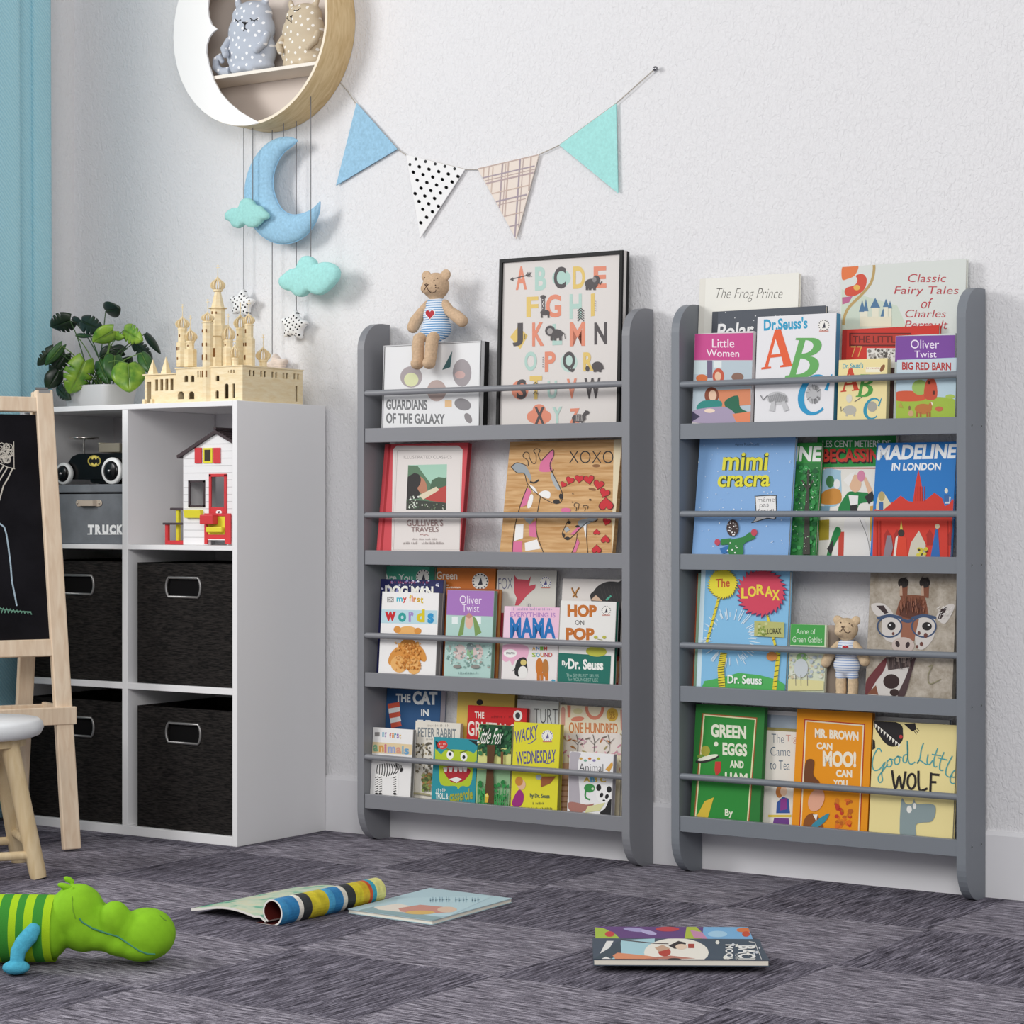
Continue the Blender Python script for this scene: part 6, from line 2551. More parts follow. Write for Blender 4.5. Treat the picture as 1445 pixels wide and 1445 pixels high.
xl = mz(183, 100).x
xrr = mz(1052, 60).x
RR = (xrr - xl) / 2
mcx = (xl + xrr) / 2
zbot = mz(640, 708).z
mcz = zbot + RR
t = thing('round_wall_shelf', 'round wooden wall shelf with white crescent front at the top of the wall', 'wall shelf', (mcx, -.0005, mcz))
WD = wood_mat('bent_wood', '#cdae7c', '#e2c89a', .5, (3, 14, 3), 7)
IN = mat('#cbbdb0', .6, .2)
n = 96
mb = MB()
th_ = .007
for (r0, y0), (r1, y1), m in (((RR, MY), (RR, -.001), WD), ((RR - th_, MY), (RR - th_, -.001), IN), ((RR, MY), (RR - th_, MY), mat('#efe2cc', .5))):
    vs = [(mcx + r_ * math.cos(2 * math.pi * k / n), y_, mcz + r_ * math.sin(2 * math.pi * k / n)) for r_, y_ in ((r0, y0), (r1, y1)) for k in range(n)]
    mb.add(vs, [(k, (k + 1) % n, n + (k + 1) % n, n + k) for k in range(n)], m, True)
mb.build('rim', t)
vs = [(mcx + (RR - th_) * math.cos(2 * math.pi * k / n), -.004, mcz + (RR - th_) * math.sin(2 * math.pi * k / n)) for k in range(n)]
MB().prism(vs, (0, .003, 0), mat('#d9cdc4', .6)).build('back_panel', t)
# white front: between the outer circle and a scalloped inner edge
inner = [mz(x, y) for x, y in ((672, 696), (620, 668), (560, 632), (500, 582), (450, 525), (412, 455), (385, 370), (370, 300), (372, 255), (384, 215), (405, 185), (432, 165), (400, 140), (385, 100), (378, 50), (382, 0), (400, -50), (435, -95), (480, -120), (520, -130), (540, -160), (580, -210), (640, -240))]
a_end = math.atan2(inner[0].z - mcz, inner[0].x - mcx)
a_top = math.atan2(inner[-1].z - mcz, inner[-1].x - mcx)
out = []
m_ = len(inner)
if a_end > 0:
    a_end -= 2 * math.pi
aa0, aa1 = a_end, a_top - 2 * math.pi if a_top > 0 else a_top
for k in range(m_):
    a = aa0 + (aa1 - aa0) * k / (m_ - 1)
    out.append(Vector((mcx + (RR - .0005) * math.cos(a), MY - .003, mcz + (RR - .0005) * math.sin(a))))
FW = mat('#f3f1ef', .45, .3)
mb = MB()
vs, fs = [], []
for p, q in zip(out, inner):
    vs += [p, Vector((q.x, MY - .003, q.z)), Vector((p.x, MY + .002, p.z)), Vector((q.x, MY + .002, q.z))]
for k in range(m_ - 1):
    a, b_ = 4 * k, 4 * k + 4
    fs += [(a, a + 1, b_ + 1, b_), (a + 2, b_ + 2, b_ + 3, a + 3), (a + 1, a + 3, b_ + 3, b_ + 1), (a, b_, b_ + 2, a + 2)]
mb.add(vs, fs, FW)
mb.build('front_panel', t)
sz = mz(700, 388, MY + .004).z
hwid = math.sqrt(max((RR - th_ - .001) ** 2 - (sz - mcz) ** 2, 1e-4))
MB().box(mcx - hwid, mcx + hwid, MY + .004, -.006, sz - .009, sz, mat('#eee6da', .5)).build('inner_shelf', t, bevel=.0008)

# ---------------------------------------------------------------- plush cats in the round shelf
def zl(name, label, cx, cz_top, cw, colm, dark, face_dx, tail):
    pass


GDOT = dots_mat('grey_dotted_cloth', '#b9bfca', '#f4f4f6', 46, .17, .45)
BDOT = dots_mat('beige_dotted_cloth', '#cbbba2', '#f3efe8', 46, .16, .45)
FACE = mat('#1d1b1c', .6)


def plush_cat(label, px, py_base, sc_, M_, facelines, tail, d=-.062):
    base = W(px, py_base, d)
    base.z = sz + .0008
    t = thing('plush_cat', label, 'plush toy', base)
    s = sc_
    T = lambda x, z, y=0: (base.x + x * s, d + y * s, base.z + z * s)
    parts = [(T(0, .055), (.078 * s, .040 * s, .058 * s)), (T(0, .11), (.073 * s, .038 * s, .055 * s)), (T(.002, .150), (.062 * s, .034 * s, .038 * s)),
             (T(-.044, .186), (.010 * s, .008 * s, .020 * s), Matrix.Rotation(-.25, 4, 'Y')), (T(.048, .186), (.010 * s, .008 * s, .020 * s), Matrix.Rotation(.3, 4, 'Y')),
             (T(0, .018), (.072 * s, .038 * s, .018 * s)), (T(-.028, .010, -.022), (.018 * s, .018 * s, .011 * s)), (T(.024, .010, -.022), (.018 * s, .018 * s, .011 * s))]
    o, bv = blob(parts, M_, 'body', t, .0035, 6)
    for sx in (-1, 1):
        mb = MB().tube([T(sx * .064, .092, -.014), T(sx * .066, .068, -.030), T(sx * .052, .052, -.040)], [.009 * s, .010 * s, .009 * s], M_, 12)
        mb.ell(T(sx * .051, .050, -.041), .009 * s, M_, 12, 8).ell(T(sx * .064, .093, -.014), .009 * s, M_, 12, 8)
        mb.build('arm', t)
    if tail:
        pts = [T(-.055, .012, -.018), T(-.082, .012, -.020), T(-.100, .026, -.022), T(-.100, .045, -.022), T(-.086, .052, -.022), T(-.080, .040, -.022)]
        mb = MB().tube(pts, [.012 * s, .012 * s, .011 * s, .010 * s, .009 * s, .006 * s], M_, 12)
        mb.ell(pts[-1], .006 * s, M_, 10, 8)
        mb.build('tail', t)
    tubes_on(bv, facelines, .0011, FACE, 'face', t, V1z)
    return t


plush_cat('grey plush cat with white dots and closed eyes inside the round shelf', 355, 96, 1.0, GDOT,
          [[(528, 108), (545, 120), (562, 112)], [(535, 115), (530, 122)], [(545, 120), (545, 127)], [(614, 105), (635, 117), (658, 104)], [(622, 112), (618, 120)], [(635, 117), (637, 124)], [(650, 110), (655, 118)],
           [(570, 125), (600, 125), (585, 142), (570, 125)], [(578, 130), (592, 130)], [(580, 134), (590, 134), (585, 139)], [(585, 142), (584, 160), (576, 176)], [(584, 160), (596, 172)]], True)
plush_cat('beige plush cat with white dots, right of the grey one in the round shelf', 428, 88, .88, BDOT,
          [[(808, 100), (820, 103), (830, 92)], [(862, 58), (882, 60), (900, 44)], [(840, 92), (852, 86), (846, 104), (840, 92)], [(843, 94), (849, 91), (846, 99)], [(846, 104), (846, 122)]], False, -.045)

# ================================================================ hanging felt shapes under the round shelf
CORD = mat('#77777a', .7, .2)


def cord_part(px, y_to, d, t, y_from=None, name='cord'):
    x = W(px, y_to, d).x
    z1 = W(px, y_to, d).z
    dz = RR ** 2 - (x - mcx) ** 2
    z0 = mcz - math.sqrt(max(dz, 0)) + .0005 if y_from is None else W(px, y_from, d).z
    MB().tube([(x, d, z0), (x, d, z1)], .0011, CORD, 6).build(name, t)
    return Vector((x, d, z1))


def puffy(t, outline, d, thick, m, name, seam=None):
    """stuffed felt shape from an outline in the wall plane"""
    P = [Vector(p) for p in outline]
    c = sum(P, Vector()) / len(P)
    lay = [(1.0, 0), (.985, .38), (.9, .7), (.72, .9), (.45, .98)]
    n = len(P)
    vs, fs = [], []
    for sgn in (1, -1):
        for sc_, h in lay:
            vs += [Vector((c.x + (p.x - c.x) * sc_, d - sgn * h * thick, c.z + (p.z - c.z) * sc_)) for p in P]
        vs.append(Vector((c.x, d - sgn * thick, c.z)))
    for s_ in (0, 1):
        o = s_ * (n * len(lay) + 1)
        for i in range(len(lay) - 1):
            for k in range(n):
                a, b_ = o + i * n + k, o + i * n + (k + 1) % n
                fs.append((a, b_, b_ + n, a + n) if s_ else (a, a + n, b_ + n, b_))
        e = o + (len(lay) - 1) * n
        for k in range(n):
            fs.append((e + k, e + (k + 1) % n, o + n * len(lay)) if s_ else (e + k, o + n * len(lay), e + (k + 1) % n))
    return MB().add(vs, fs, m, True).build(name, t)


def smooth_closed(pts, k=4):
    out = []
    n = len(pts)
    for i in range(n):
        p0, p1, p2, p3 = (Vector(pts[(i + j - 1) % n]) for j in range(4))
        for q in range(k):
            t_ = q / k
            out.append(.5 * ((2 * p1) + (-p0 + p2) * t_ + (2 * p0 - 5 * p1 + 4 * p2 - p3) * t_ ** 2 + (-p0 + 3 * p1 - 3 * p2 + p3) * t_ ** 3))
    return out


VM = (300, 150, 3.6136)
vz = lambda x, y, d: W(VM[0] + x / VM[2], VM[1] + y / VM[2], d)
FELT_B = mat('#9dc6e0', .95, .1, var=.10, scale=160, bump=.35, bscale=700)
FELT_M = mat('#aae3df', .95, .1, var=.07, scale=160, bump=.3, bscale=700)
FELT_M2 = mat('#a3d9d4', .95, .1, var=.07, scale=160, bump=.3, bscale=700)
SDOT = dots_mat('white_black_dotted_cloth', '#f3f2f2', '#26262a', 95, .22, .28)

# moon
MD = -.052
t = thing('felt_moon', 'sky blue felt crescent moon hanging below the round shelf', 'hanging moon', vz(300, 450, MD), group=None)
ou = [(432, 172), (395, 157), (340, 162), (280, 190), (225, 250), (185, 330), (165, 420), (170, 510), (190, 580), (235, 645), (300, 690), (360, 703), (420, 692), (475, 660), (520, 600), (545, 540), (549, 488)]
inn = [(432, 176), (405, 205), (365, 235), (330, 290), (312, 350), (310, 410), (325, 470), (355, 525), (400, 552), (450, 550), (500, 530), (530, 505), (548, 486)]


def resample(pts, n):
    P = [Vector(p) for p in pts]
    # smooth first
    Q = []
    for i in range(len(P) - 1):
        p0, p1, p2, p3 = P[max(i - 1, 0)], P[i], P[i + 1], P[min(i + 2, len(P) - 1)]
        for k in range(6):
            u = k / 6
            Q.append(.5 * ((2 * p1) + (-p0 + p2) * u + (2 * p0 - 5 * p1 + 4 * p2 - p3) * u * u + (-p0 + 3 * p1 - 3 * p2 + p3) * u ** 3))
    Q.append(P[-1])
    L = [0]
    for i in range(1, len(Q)):
        L.append(L[-1] + (Q[i] - Q[i - 1]).length)
    out, j = [], 0
    for k in range(n):
        s_ = L[-1] * k / (n - 1)
        while j < len(L) - 2 and L[j + 1] < s_:
            j += 1
        u = (s_ - L[j]) / max(L[j + 1] - L[j], 1e-9)
        out.append(Q[j].lerp(Q[j + 1], min(max(u, 0), 1)))
    return out


n = 40
oo, ii = resample([p for p in ou], n), resample([p for p in inn], n)
vs, fs = [], []
K_ = 16
for a, b_ in zip(oo, ii):
    pa, pb = vz(a.x, a.y, MD), vz(b_.x, b_.y, MD)
    c, h = (pa + pb) / 2, (pb - pa) / 2
    tk = min(.016, h.length * .62)
    for k in range(K_):
        ang = 2 * math.pi * k / K_
        vs.append(c + h * math.cos(ang) + Vector((0, -tk * math.sin(ang), 0)))
for i in range(n - 1):
    for k in range(K_):
        fs.append((i * K_ + k, i * K_ + (k + 1) % K_, (i + 1) * K_ + (k + 1) % K_, (i + 1) * K_ + k))
MB().add(vs, fs, FELT_B, True).build('body', t)
seam = [vz(p.x, p.y, MD) for p in oo] + [vz(p.x, p.y, MD) for p in ii[::-1]]
MB().tube(seam, .0013, mat('#93c1e0', .9), 6, closed=True).build('seam', t)
cord_part(300 + 362 / VM[2], 150 + 160 / VM[2], MD, t)
cord_part(300 + 205 / VM[2], 150 + 270 / VM[2], MD + .002, t)

CL1 = [(150, 480), (180, 468), (208, 480), (220, 500), (250, 510), (265, 528), (288, 550), (285, 572), (262, 580), (245, 600), (215, 618), (185, 615), (165, 602), (135, 622), (105, 612), (92, 590), (70, 578), (66, 552), (85, 530), (110, 518), (135, 515)]
CL2 = [(445, 790), (470, 765), (500, 765), (525, 785), (535, 805), (570, 795), (610, 800), (645, 830), (645, 875), (620, 910), (590, 940), (555, 962), (520, 958), (495, 945), (465, 970), (430, 968), (405, 945), (370, 935), (345, 910), (345, 880), (370, 855), (400, 832), (432, 822)]
d1_ = -.082
t = thing('felt_cloud', 'small mint felt cloud hanging in front of the blue moon', 'hanging cloud', vz(175, 545, d1_), group='mint felt clouds of the mobile')
puffy(t, smooth_closed([vz(x, y, d1_) for x, y in CL1], 3), d1_, .012, FELT_M2, 'body')
cord_part(300 + 205 / VM[2], 150 + 482 / VM[2], d1_, t)
d2_ = -.070
t = thing('felt_cloud', 'larger mint felt cloud hanging low, to the right of the blue moon', 'hanging cloud', vz(495, 870, d2_), group='mint felt clouds of the mobile')
puffy(t, smooth_closed([vz(x, y, d2_) for x, y in CL2], 3), d2_, .017, FELT_M, 'body')
cord_part(300 + 501 / VM[2], 150 + 770 / VM[2], d2_, t)


def star(label, cx, cy, r, d, m, cordx, rot=0):
    t = thing('felt_star', label, 'hanging star', vz(cx, cy, d), group='stuffed stars of the mobile')
    pts = []
    for k in range(10):
        a = R(90 + 36 * k + rot)
        q = r if k % 2 == 0 else r * .62
        pts.append(vz(cx + q * .88 * math.cos(a), cy - q * math.sin(a), d))
    puffy(t, smooth_closed(pts, 3), d, .013, m, 'body')
    cord_part(300 + cordx / VM[2], 150 + (cy - r * .9) / VM[2], d, t)
    return t


star('white star with black dots hanging behind the castle domes', 152, 1005, 74, -.028, SDOT, 159, -6)
star('white star with black dots hanging lowest, right of the castle', 418, 1118, 80, -.028, SDOT, 427, -6)
PLAID = mat('#e6d6cb', .9, .1, var=.16, scale=60, stretch=(1, 1, 6))
star('beige plaid star hanging half hidden behind the right end of the castle', 330, 1325, 66, -.028, PLAID, 304, 10)

# ================================================================ bunting
VB = (440, 60, 2.7788)
bz_ = lambda x, y, d=-.006: W(VB[0] + x / VB[2], VB[1] + y / VB[2], d)
t = thing('bunting', 'string of four cloth pennants pinned across the wall above the bookcases', 'bunting', bz_(620, 500))
path = [(112, 158), (140, 190), (172, 238), (255, 328), (335, 417), (372, 443), (480, 468), (600, 497), (650, 498), (770, 470), (890, 440), (970, 403), (1085, 318), (1192, 240), (1235, 202), (1340, 108)]
MB().tube([bz_(x, y, -.007) for x, y in path], .0012, mat('#b3aba0', .8), 6).build('string', t)


def pennant(a, b_, c, m, deco=None, nm='pennant'):
    d = -.009
    mb = MB()
    P = [bz_(*p, d) for p in (a, b_, c)]
    mb.prism(P, (0, .003, 0), m)
    if deco:
        A = Art(mb, (P[0].x - 1, d, 0), (1, 0, 0), (0, 0, 1), (0, -1, 0), (3, 3), VB)
        deco(A)
    return mb.build(nm, t)


def inside(p, T3):
    s = [(T3[(i + 1) % 3][0] - T3[i][0]) * (p[1] - T3[i][1]) - (T3[(i + 1) % 3][1] - T3[i][1]) * (p[0] - T3[i][0]) for i in range(3)]
    return all(v > 0 for v in s) or all(v < 0 for v in s)


pennant((175, 238), (335, 417), (95, 560), FELT_B)
T2 = [(370, 440), (600, 497), (425, 765)]


def dots(A):
    u, v = Vector((38, 9.5)), Vector((15, 31))
    for i in range(-6, 12):
        for j in range(0, 14):
            p = Vector((382, 477)) + u * i + v * j + (Vector((29, -19)) if False else Vector((0, 0)))
            for q in (p, p + Vector((26, -20))):
                if inside(q + Vector((6, 0)), T2) and inside(q - Vector((6, 0)), T2) and inside(q + Vector((0, 7)), T2):
                    A.ell(q.x, q.y, 5.6, 6.4, '#1f1f22', 0, 12)
                    A.k -= 1


pennant(*T2, mat('#f0efef', .9, .1), dots)
T3 = [(650, 495), (890, 438), (800, 770)]


def plaid(A):
    def seg(p, q, w, c):
        pts = [Vector(p).lerp(Vector(q), k / 60) for k in range(61)]
        ins = [x for x in pts if inside(x, T3)]
        if len(ins) > 2:
            A.line([ins[0], ins[-1]], w, c)
    for k, w, c in ((680, 5, '#c9b3a6'), (700, 3, '#bfa9a0'), (752, 6, '#ab9ba0'), (765, 3, '#bda8a2'), (775, 5, '#c2aca2'), (820, 6, '#a597a0'), (832, 3, '#b9a59f'), (862, 5, '#c2aca2'), (715, 4, '#cdb9ab')):
        seg((k, 420), (k - 25, 780), w, c)
    for k, w, c in ((520, 5, '#a597a0'), (533, 3, '#bda8a2'), (545, 6, '#b39fa0'), (590, 4, '#c9b3a6'), (625, 6, '#a597a0'), (640, 3, '#bda8a2'), (690, 4, '#c2aca2'), (735, 5, '#ab9ba0'), (480, 4, '#bfa9a0'), (462, 4, '#c9b3a6')):
        seg((640, k + 18), (900, k - 42), w, c)


pennant(*T3, mat('#eaddd2', .9, .1), plaid)
pennant((970, 402), (1192, 240), (1200, 590), FELT_M)
pp = bz_(1347, 103, -.012)
tp = thing('wall_pin', 'tiny round metal pin holding the right end of the bunting string', 'pin', (pp.x, 0, pp.z))
mb = MB().ell(pp, .0062, mat('#8a8a8e', .25, .5, .9), 16, 10)
mb.tube([(pp.x, -.010, pp.z), (pp.x, .0, pp.z)], .0012, mat('#8a8a8e', .25, .5, .9), 6)
mb.build('head', tp)

# ================================================================ teddies
FUR = mat('#cdb092', .95, .1, var=.12, scale=200, bump=.5, bscale=500)
FUR2 = mat('#d6bd9c', .95, .1, var=.12, scale=200, bump=.5, bscale=500)
STR = stripe_mat('striped_romper_blue', '#dfe8f2', '#6d9bc8', 175, .55)
STR2 = stripe_mat('striped_romper_pale', '#e3e8f0', '#8fa6cf', 190, .6)
NOSE = mat('#4a342c', .7)


def teddy(label, x, y, z, s, fur, rom, sit, facelines, V, heart):
    t = thing('teddy_bear', label, 'teddy bear', (x, y, z))
    T = lambda a, c, b_=0: Vector((x + a * s, y + b_ * s, z + c * s))
    hd = [(T(-.05, 3.18), (.95 * s, .84 * s, .90 * s)), (T(-.28, 3.0, -.55), (.55 * s, .42 * s, .42 * s)), (T(0, 2.45), (.5 * s, .42 * s, .4 * s))]
    for sx in (-1, 1):
        hd.append((T(sx * .80 - .02, 3.88), (.40 * s, .18 * s, .40 * s)))
    o, bv = blob(hd, fur, 'head', t, .0026, 5)
    tubes_on(bv, facelines, .0008, NOSE, 'face', o, V)
    bd = [(T(0, .35), (1.14 * s, .76 * s, .86 * s)), (T(0, 1.2), (.98 * s, .68 * s, .95 * s)), (T(0, 1.95), (.80 * s, .54 * s, .48 * s))]
    leg_hip = .42
    for sx in (-1, 1):
        if sit:
            bd.append((T(sx * .5, -.18, -.62), (.46 * s, .62 * s, .42 * s)))
        else:
            bd.append((T(sx * .5, -.45), (.47 * s, .5 * s, .5 * s)))
    ro, bv2 = blob(bd, rom, 'romper', t, .0026, 5)
    if heart:
        mb = MB()
        for r_, m, of in ((heart[2] * 1.25, mat('#eef1f4'), .0009), (heart[2], mat('#b3232f'), .0013)):
            pts = []
            for i in range(24):
                a = 2 * math.pi * i / 24
                hx, hy = 16 * math.sin(a) ** 3 / 16 * r_, -(13 * math.cos(a) - 5 * math.cos(2 * a) - 2 * math.cos(3 * a) - math.cos(4 * a)) / 16 * r_ * 1.15
                pts.append(stick(bv2, V[0] + (heart[0] + hx) / V[2], V[1] + (heart[1] + hy) / V[2], of))
            c = sum(pts, Vector()) / len(pts)
            c2 = stick(bv2, V[0] + heart[0] / V[2], V[1] + heart[1] / V[2], of)
            mb.add(pts + [c2], [(i, (i + 1) % 24, 24) for i in range(24)], m)
        mb.build('heart_patch', ro)
    for sx in (-1, 1):
        pts = [T(sx * .72, 1.95), T(sx * 1.15, 1.45, -.1), T(sx * (1.50 if not sit or sx < 0 else 1.85), .92 if sx < 0 else 1.05, -.25), T(sx * (1.68 if sx < 0 or not sit else 2.35), .5 if sx < 0 else .72, -.35)]
        rs = [.30 * s, .36 * s, .42 * s, .40 * s]
        mb = MB().tube(pts, rs, fur, 14)
        mb.ell(pts[-1], .40 * s, fur, 14, 10).ell(pts[0], .30 * s, fur, 14, 10)
        mb.build('arm', t)
        if sit:
            pts = [T(sx * .5, -.18, -.75), T(sx * .55, -.4, -1.2), T(sx * .55, -1.0, -1.32), T(sx * .5, -1.7, -1.36), T(sx * .48, -2.05, -1.5)]
            rs = [.38 * s, .42 * s, .43 * s, .40 * s, .42 * s]
        else:
            pts = [T(sx * .5, -.5), T(sx * .52, -1.1), T(sx * .5, -1.75), T(sx * .5, -2.05, -.12)]
            rs = [.40 * s, .44 * s, .42 * s, .42 * s]
        mb = MB().tube(pts, rs, fur, 14)
        mb.ell(pts[-1], (.42 * s, .5 * s, .40 * s), fur, 14, 10)
        mb.build('leg', t)
    return t


VT = (500, 340, 5.159)
ty = -.074
q = W(500 + 590 / 5.159, 484.2, ty)
teddy('tan teddy in blue striped romper with red heart, sitting on the wide framed print', q.x, ty + .004, q.z + .0225, .0360, FUR, STR, True,
      [[(508, 278)], [(512, 268)], [(580, 286)], [(602, 268), (606, 276)], [(510, 318), (525, 312), (540, 318), (525, 328), (510, 318)], [(518, 320), (533, 320)], [(524, 330), (512, 352), (490, 378)], [(526, 332), (540, 362), (562, 380), (590, 370), (594, 355)], [(590, 322)], [(610, 342)], [(592, 338)]],
      VT, (550, 532, 32))
VT2 = (1150, 780, 5.78)
ty = -.080
q = W(1150 + 262 / 5.78, 960, ty)
s2 = .0270
teddy('small pale teddy in striped romper standing on the third shelf beside the giraffe canvas', q.x, ty, Y3 + .0008 + 2.46 * s2, s2, FUR2, STR2, False,
      [[(212, 570)], [(280, 578)], [(215, 605), (230, 600), (242, 606), (228, 612), (215, 605)], [(228, 612), (215, 635), (200, 645)], [(230, 614), (245, 645), (270, 655), (290, 640)], [(300, 590)], [(308, 602)]],
      VT2, (248, 778, 26))

# ================================================================ chalkboard easel
PH = R(28)
ex = (RX * math.cos(PH) + VX * math.sin(PH)).normalized()
ey = (-RX * math.sin(PH) + VX * math.cos(PH)).normalized()
UPZ = Vector((0, 0, 1))
P0 = G(101, 1201)
HE = 1.095
top0 = P0 - ex * .022 + ey * .16 + UPZ * HE
bk0 = top0 - UPZ * HE + ey * .16 - ex * .018
EW = .62
EM = wood_mat('easel_wood', '#dcc2a6', '#ecd8bf', .55, (26, 26, 2.5), 3)
t = thing('chalkboard_easel', 'pale wood easel with black chalkboard at the left edge of the room', 'easel', P0)
fdir = (top0 - P0).normalized()
fn = ex.cross(fdir).normalized()      # board normal
if fn.dot(CAMP - P0) < 0:
    fn = -fn
tt = lambda q, o=0, n_=0: P0 + (top0 - P0) * q + ex * o + fn * n_
for off, sg in ((0, 1), (-EW, -1)):
    spl = -ex * .0
    a, b_ = (P0, top0) if off == 0 else (P0 - ex * (EW), top0 - ex * (EW - .044))
    a = a + UPZ * .004
    MB().bar(a, b_, .042, .022, EM, fn).build('front_leg', t, bevel=.003)
    a, b_ = (bk0, top0 + fn * -.026) if off == 0 else (bk0 - ex * (EW - .04), top0 - ex * (EW - .044) + fn * -.026)
    a = a + UPZ * .004
    MB().bar(a, b_, .040, .020, EM, fn).build('back_leg', t, bevel=.003)
    hb = (top0 if off == 0 else top0 - ex * (EW - .044)) + fn * -.013
    MB().bar(hb - ex * .014 - UPZ * .002, hb + ex * .014 - UPZ * .002, .05, .01, mat('#a9a7a6', .3, .5, .8)).tube([hb - ex * .015 + UPZ * .006, hb + ex * .015 + UPZ * .006], .004, mat('#8f8d8c', .3, .5, .8), 10).build('hinge', t)


def erail(q, hgt, name, nn=.0, thick=.018):
    o = EW * .5
    a, b_ = tt(q, -.019 - q * 0, nn), tt(q, -EW + .042 * q + .019, nn)
    MB().bar(a, b_, thick, hgt, EM, fdir).build(name, t, bevel=.002)


qy = lambda py: (1201 - py) / 649.0
erail(qy(573), .036, 'top_rail')
erail(qy(918), .040, 'bottom_rail')
BB = mat('#18171b', .9, .1, var=.35, scale=9, bump=.15, bscale=300)
mb = MB()
q0, q1 = qy(906), qy(587)
c = [tt(q0, -.014, -.003), tt(q0, -EW + .042 * q0 + .014, -.003), tt(q1, -EW + .042 * q1 + .014, -.003), tt(q1, -.014, -.003)]
mb.prism(c, -fn * .008, BB)
O_ = tt(q0, -EW, -.003)
A = Art(mb, O_, ex, fdir, fn, (EW, (q1 - q0) * (top0 - P0).length), (0, 540, 4.0139), base=.0006)
ck, cb, cg = mat('#c9c3b8', .95, .05, var=.3, scale=400), mat('#a9bcc9', .95, .05, var=.3, scale=400), mat('#6f9a86', .95, .05, var=.3, scale=400)
rd = random.Random(3)
a_prev = None
sx_, sy_ = 45, 375
for k in range(26):     # scribbled flower head
    pts = []
    cx_, cy_ = sx_ + rd.uniform(-38, 38), sy_ + rd.uniform(-42, 45)
    for i in range(9):
        a = 2 * math.pi * i / 8
        pts.append((min(cx_ + 17 * math.cos(a), 97), cy_ + 19 * math.sin(a)))
    A.line(pts, 4, ck)
A.line([(98, 310), (97, 460)], 4, ck)
A.line([(-30, 415), (20, 435), (60, 455), (102, 463)], 5, ck)
A.line([(40, 445), (10, 490), (-30, 530)], 7, ck)
A.line([(88, 462), (60, 520), (35, 560), (20, 610), (5, 660)], 8, ck)
A.line([(60, 455), (20, 520), (-20, 590)], 7, ck)
A.line([(-20, 770), (10, 775), (35, 795), (45, 830), (55, 900), (66, 1000), (72, 1100), (85, 1170), (97, 1240)], 9, cb)
for k in range(11):
    x = -30 + k * 19
    A.line([(x, 1285 - k * 1), (x + 14, 1245 + k * 3), (x + 20, 1268 + k * 2)], 6, cg)
A.line([(-20, 1250), (30, 1262), (90, 1270), (178, 1272)], 5, cg)
mb.build('chalkboard', t)
# tray between the leg pairs
q = qy(1014)
zt1 = tt(q).z
tw_ = .155
MB().bar(tt(q, .028, .012), tt(q, -EW - .01, .012), .012, .042, EM, UPZ).build('tray_front', t, bevel=.002)
fl = Vector((ey.x, ey.y, 0)).normalized()
ta = tt(q, .022, .006) + fl * .002
for off in (.018, -EW):
    a = tt(q, off, .0) + fl * .004
    MB().bar(a + UPZ * .002, a + fl * .185 + UPZ * .002 - ex * .01, .012, .036, EM, UPZ).build('tray_side', t, bevel=.002)
a = tt(q, .018, .0) + fl * .185
MB().bar(a, a - ex * (EW + .02), .012, .030, EM, UPZ).build('tray_back', t, bevel=.002)
a, b_ = tt(q, -.33, 0), tt(q, -.33, 0) + fl * .18
MB().bar(tt(q, -.02, 0) + fl * .095 - UPZ * .014, tt(q, -EW + .02, 0) + fl * .095 - UPZ * .014, .17, .006, EM, UPZ).build('tray_bottom', t)

# ================================================================ round stool
SC = CAMP + RX * (-1.197) + VX * 4.98
SC.z = 0
t = thing('round_stool', 'small stool with round white seat and splayed wooden legs, before the easel', 'stool', SC)
zs_ = .342
MB().lathe([(.02, zs_ - .040), (.135, zs_ - .040), (.150, zs_ - .034), (.157, zs_ - .020), (.155, zs_ - .008), (.146, zs_), (.02, zs_ + .001)], mat('#eceef0', .4, .4, var=.04, scale=20), 56, Matrix.Translation(SC)).build('seat', t)
SW = wood_mat('stool_wood', '#cfb68c', '#e0cba6', .55, (22, 22, 2.5), 3)
legs = []
for k in range(4):
    a = TH + R(-23 - 90 * k)
    u = Vector((math.cos(a), math.sin(a), 0))
    p0, p1 = SC + u * .178 + UPZ * .0, SC + u * .098 + UPZ * (zs_ - .042)
    legs.append((p0, p1))
    MB().tube([p0, p0.lerp(p1, .04), p1], [.0165, .0185, .0205], SW, 18).build('leg', t)
for k in range(4):
    a, b_ = legs[k], legs[(k + 1) % 4]
    h = .17 if k % 2 == 0 else .24
    MB().tube([a[0].lerp(a[1], h), b_[0].lerp(b_[1], h)], .0098, SW, 12).build('stretcher', t)
MB().lathe([(.118, zs_ - .058), (.118, zs_ - .0405)], SW, 40, Matrix.Translation(SC)).build('seat_ring', t)

# ================================================================ plush hippo on the carpet
VH = (0, 1180, 3.6125)
ZH = 3.98


def hz(x, y, dz=0):
    return K(VH[0] + x / VH[2], VH[1] + y / VH[2], ZH + dz)


sH = ZH / 3173 / 3.6125
t = thing('plush_hippo', 'lime green plush hippo with striped body lying on the carpet', 'plush toy', (hz(300, 640).x, hz(300, 640).y, 0))
GRN = mat('#86bd26', .8, .15, var=.06, scale=60, bump=.15, bscale=600)
rotT = Matrix.Rotation(TH, 4, 'Z')
E_ = lambda x, y, rx, ry, dz=0, rd_=None: (hz(x, y, dz), (rx * sH, (rd_ or rx) * sH, ry * sH), rotT)
hp_ = [E_(270, 465, 90, 158, 0, 150), E_(395, 390, 140, 148, 0, 150), E_(430, 460, 130, 130, 0, 150), E_(585, 425, 82, 96, -.022, 80), E_(585, 425, 82, 92, .022, 80), E_(520, 500, 150, 84, 0, 130), E_(630, 540, 120, 72, 0, 130), E_(745, 500, 152, 134, 0, 160), E_(725, 560, 130, 76, 0, 150)]
hd_, bvh = blob(hp_, GRN, 'head', t, .0045, 7)
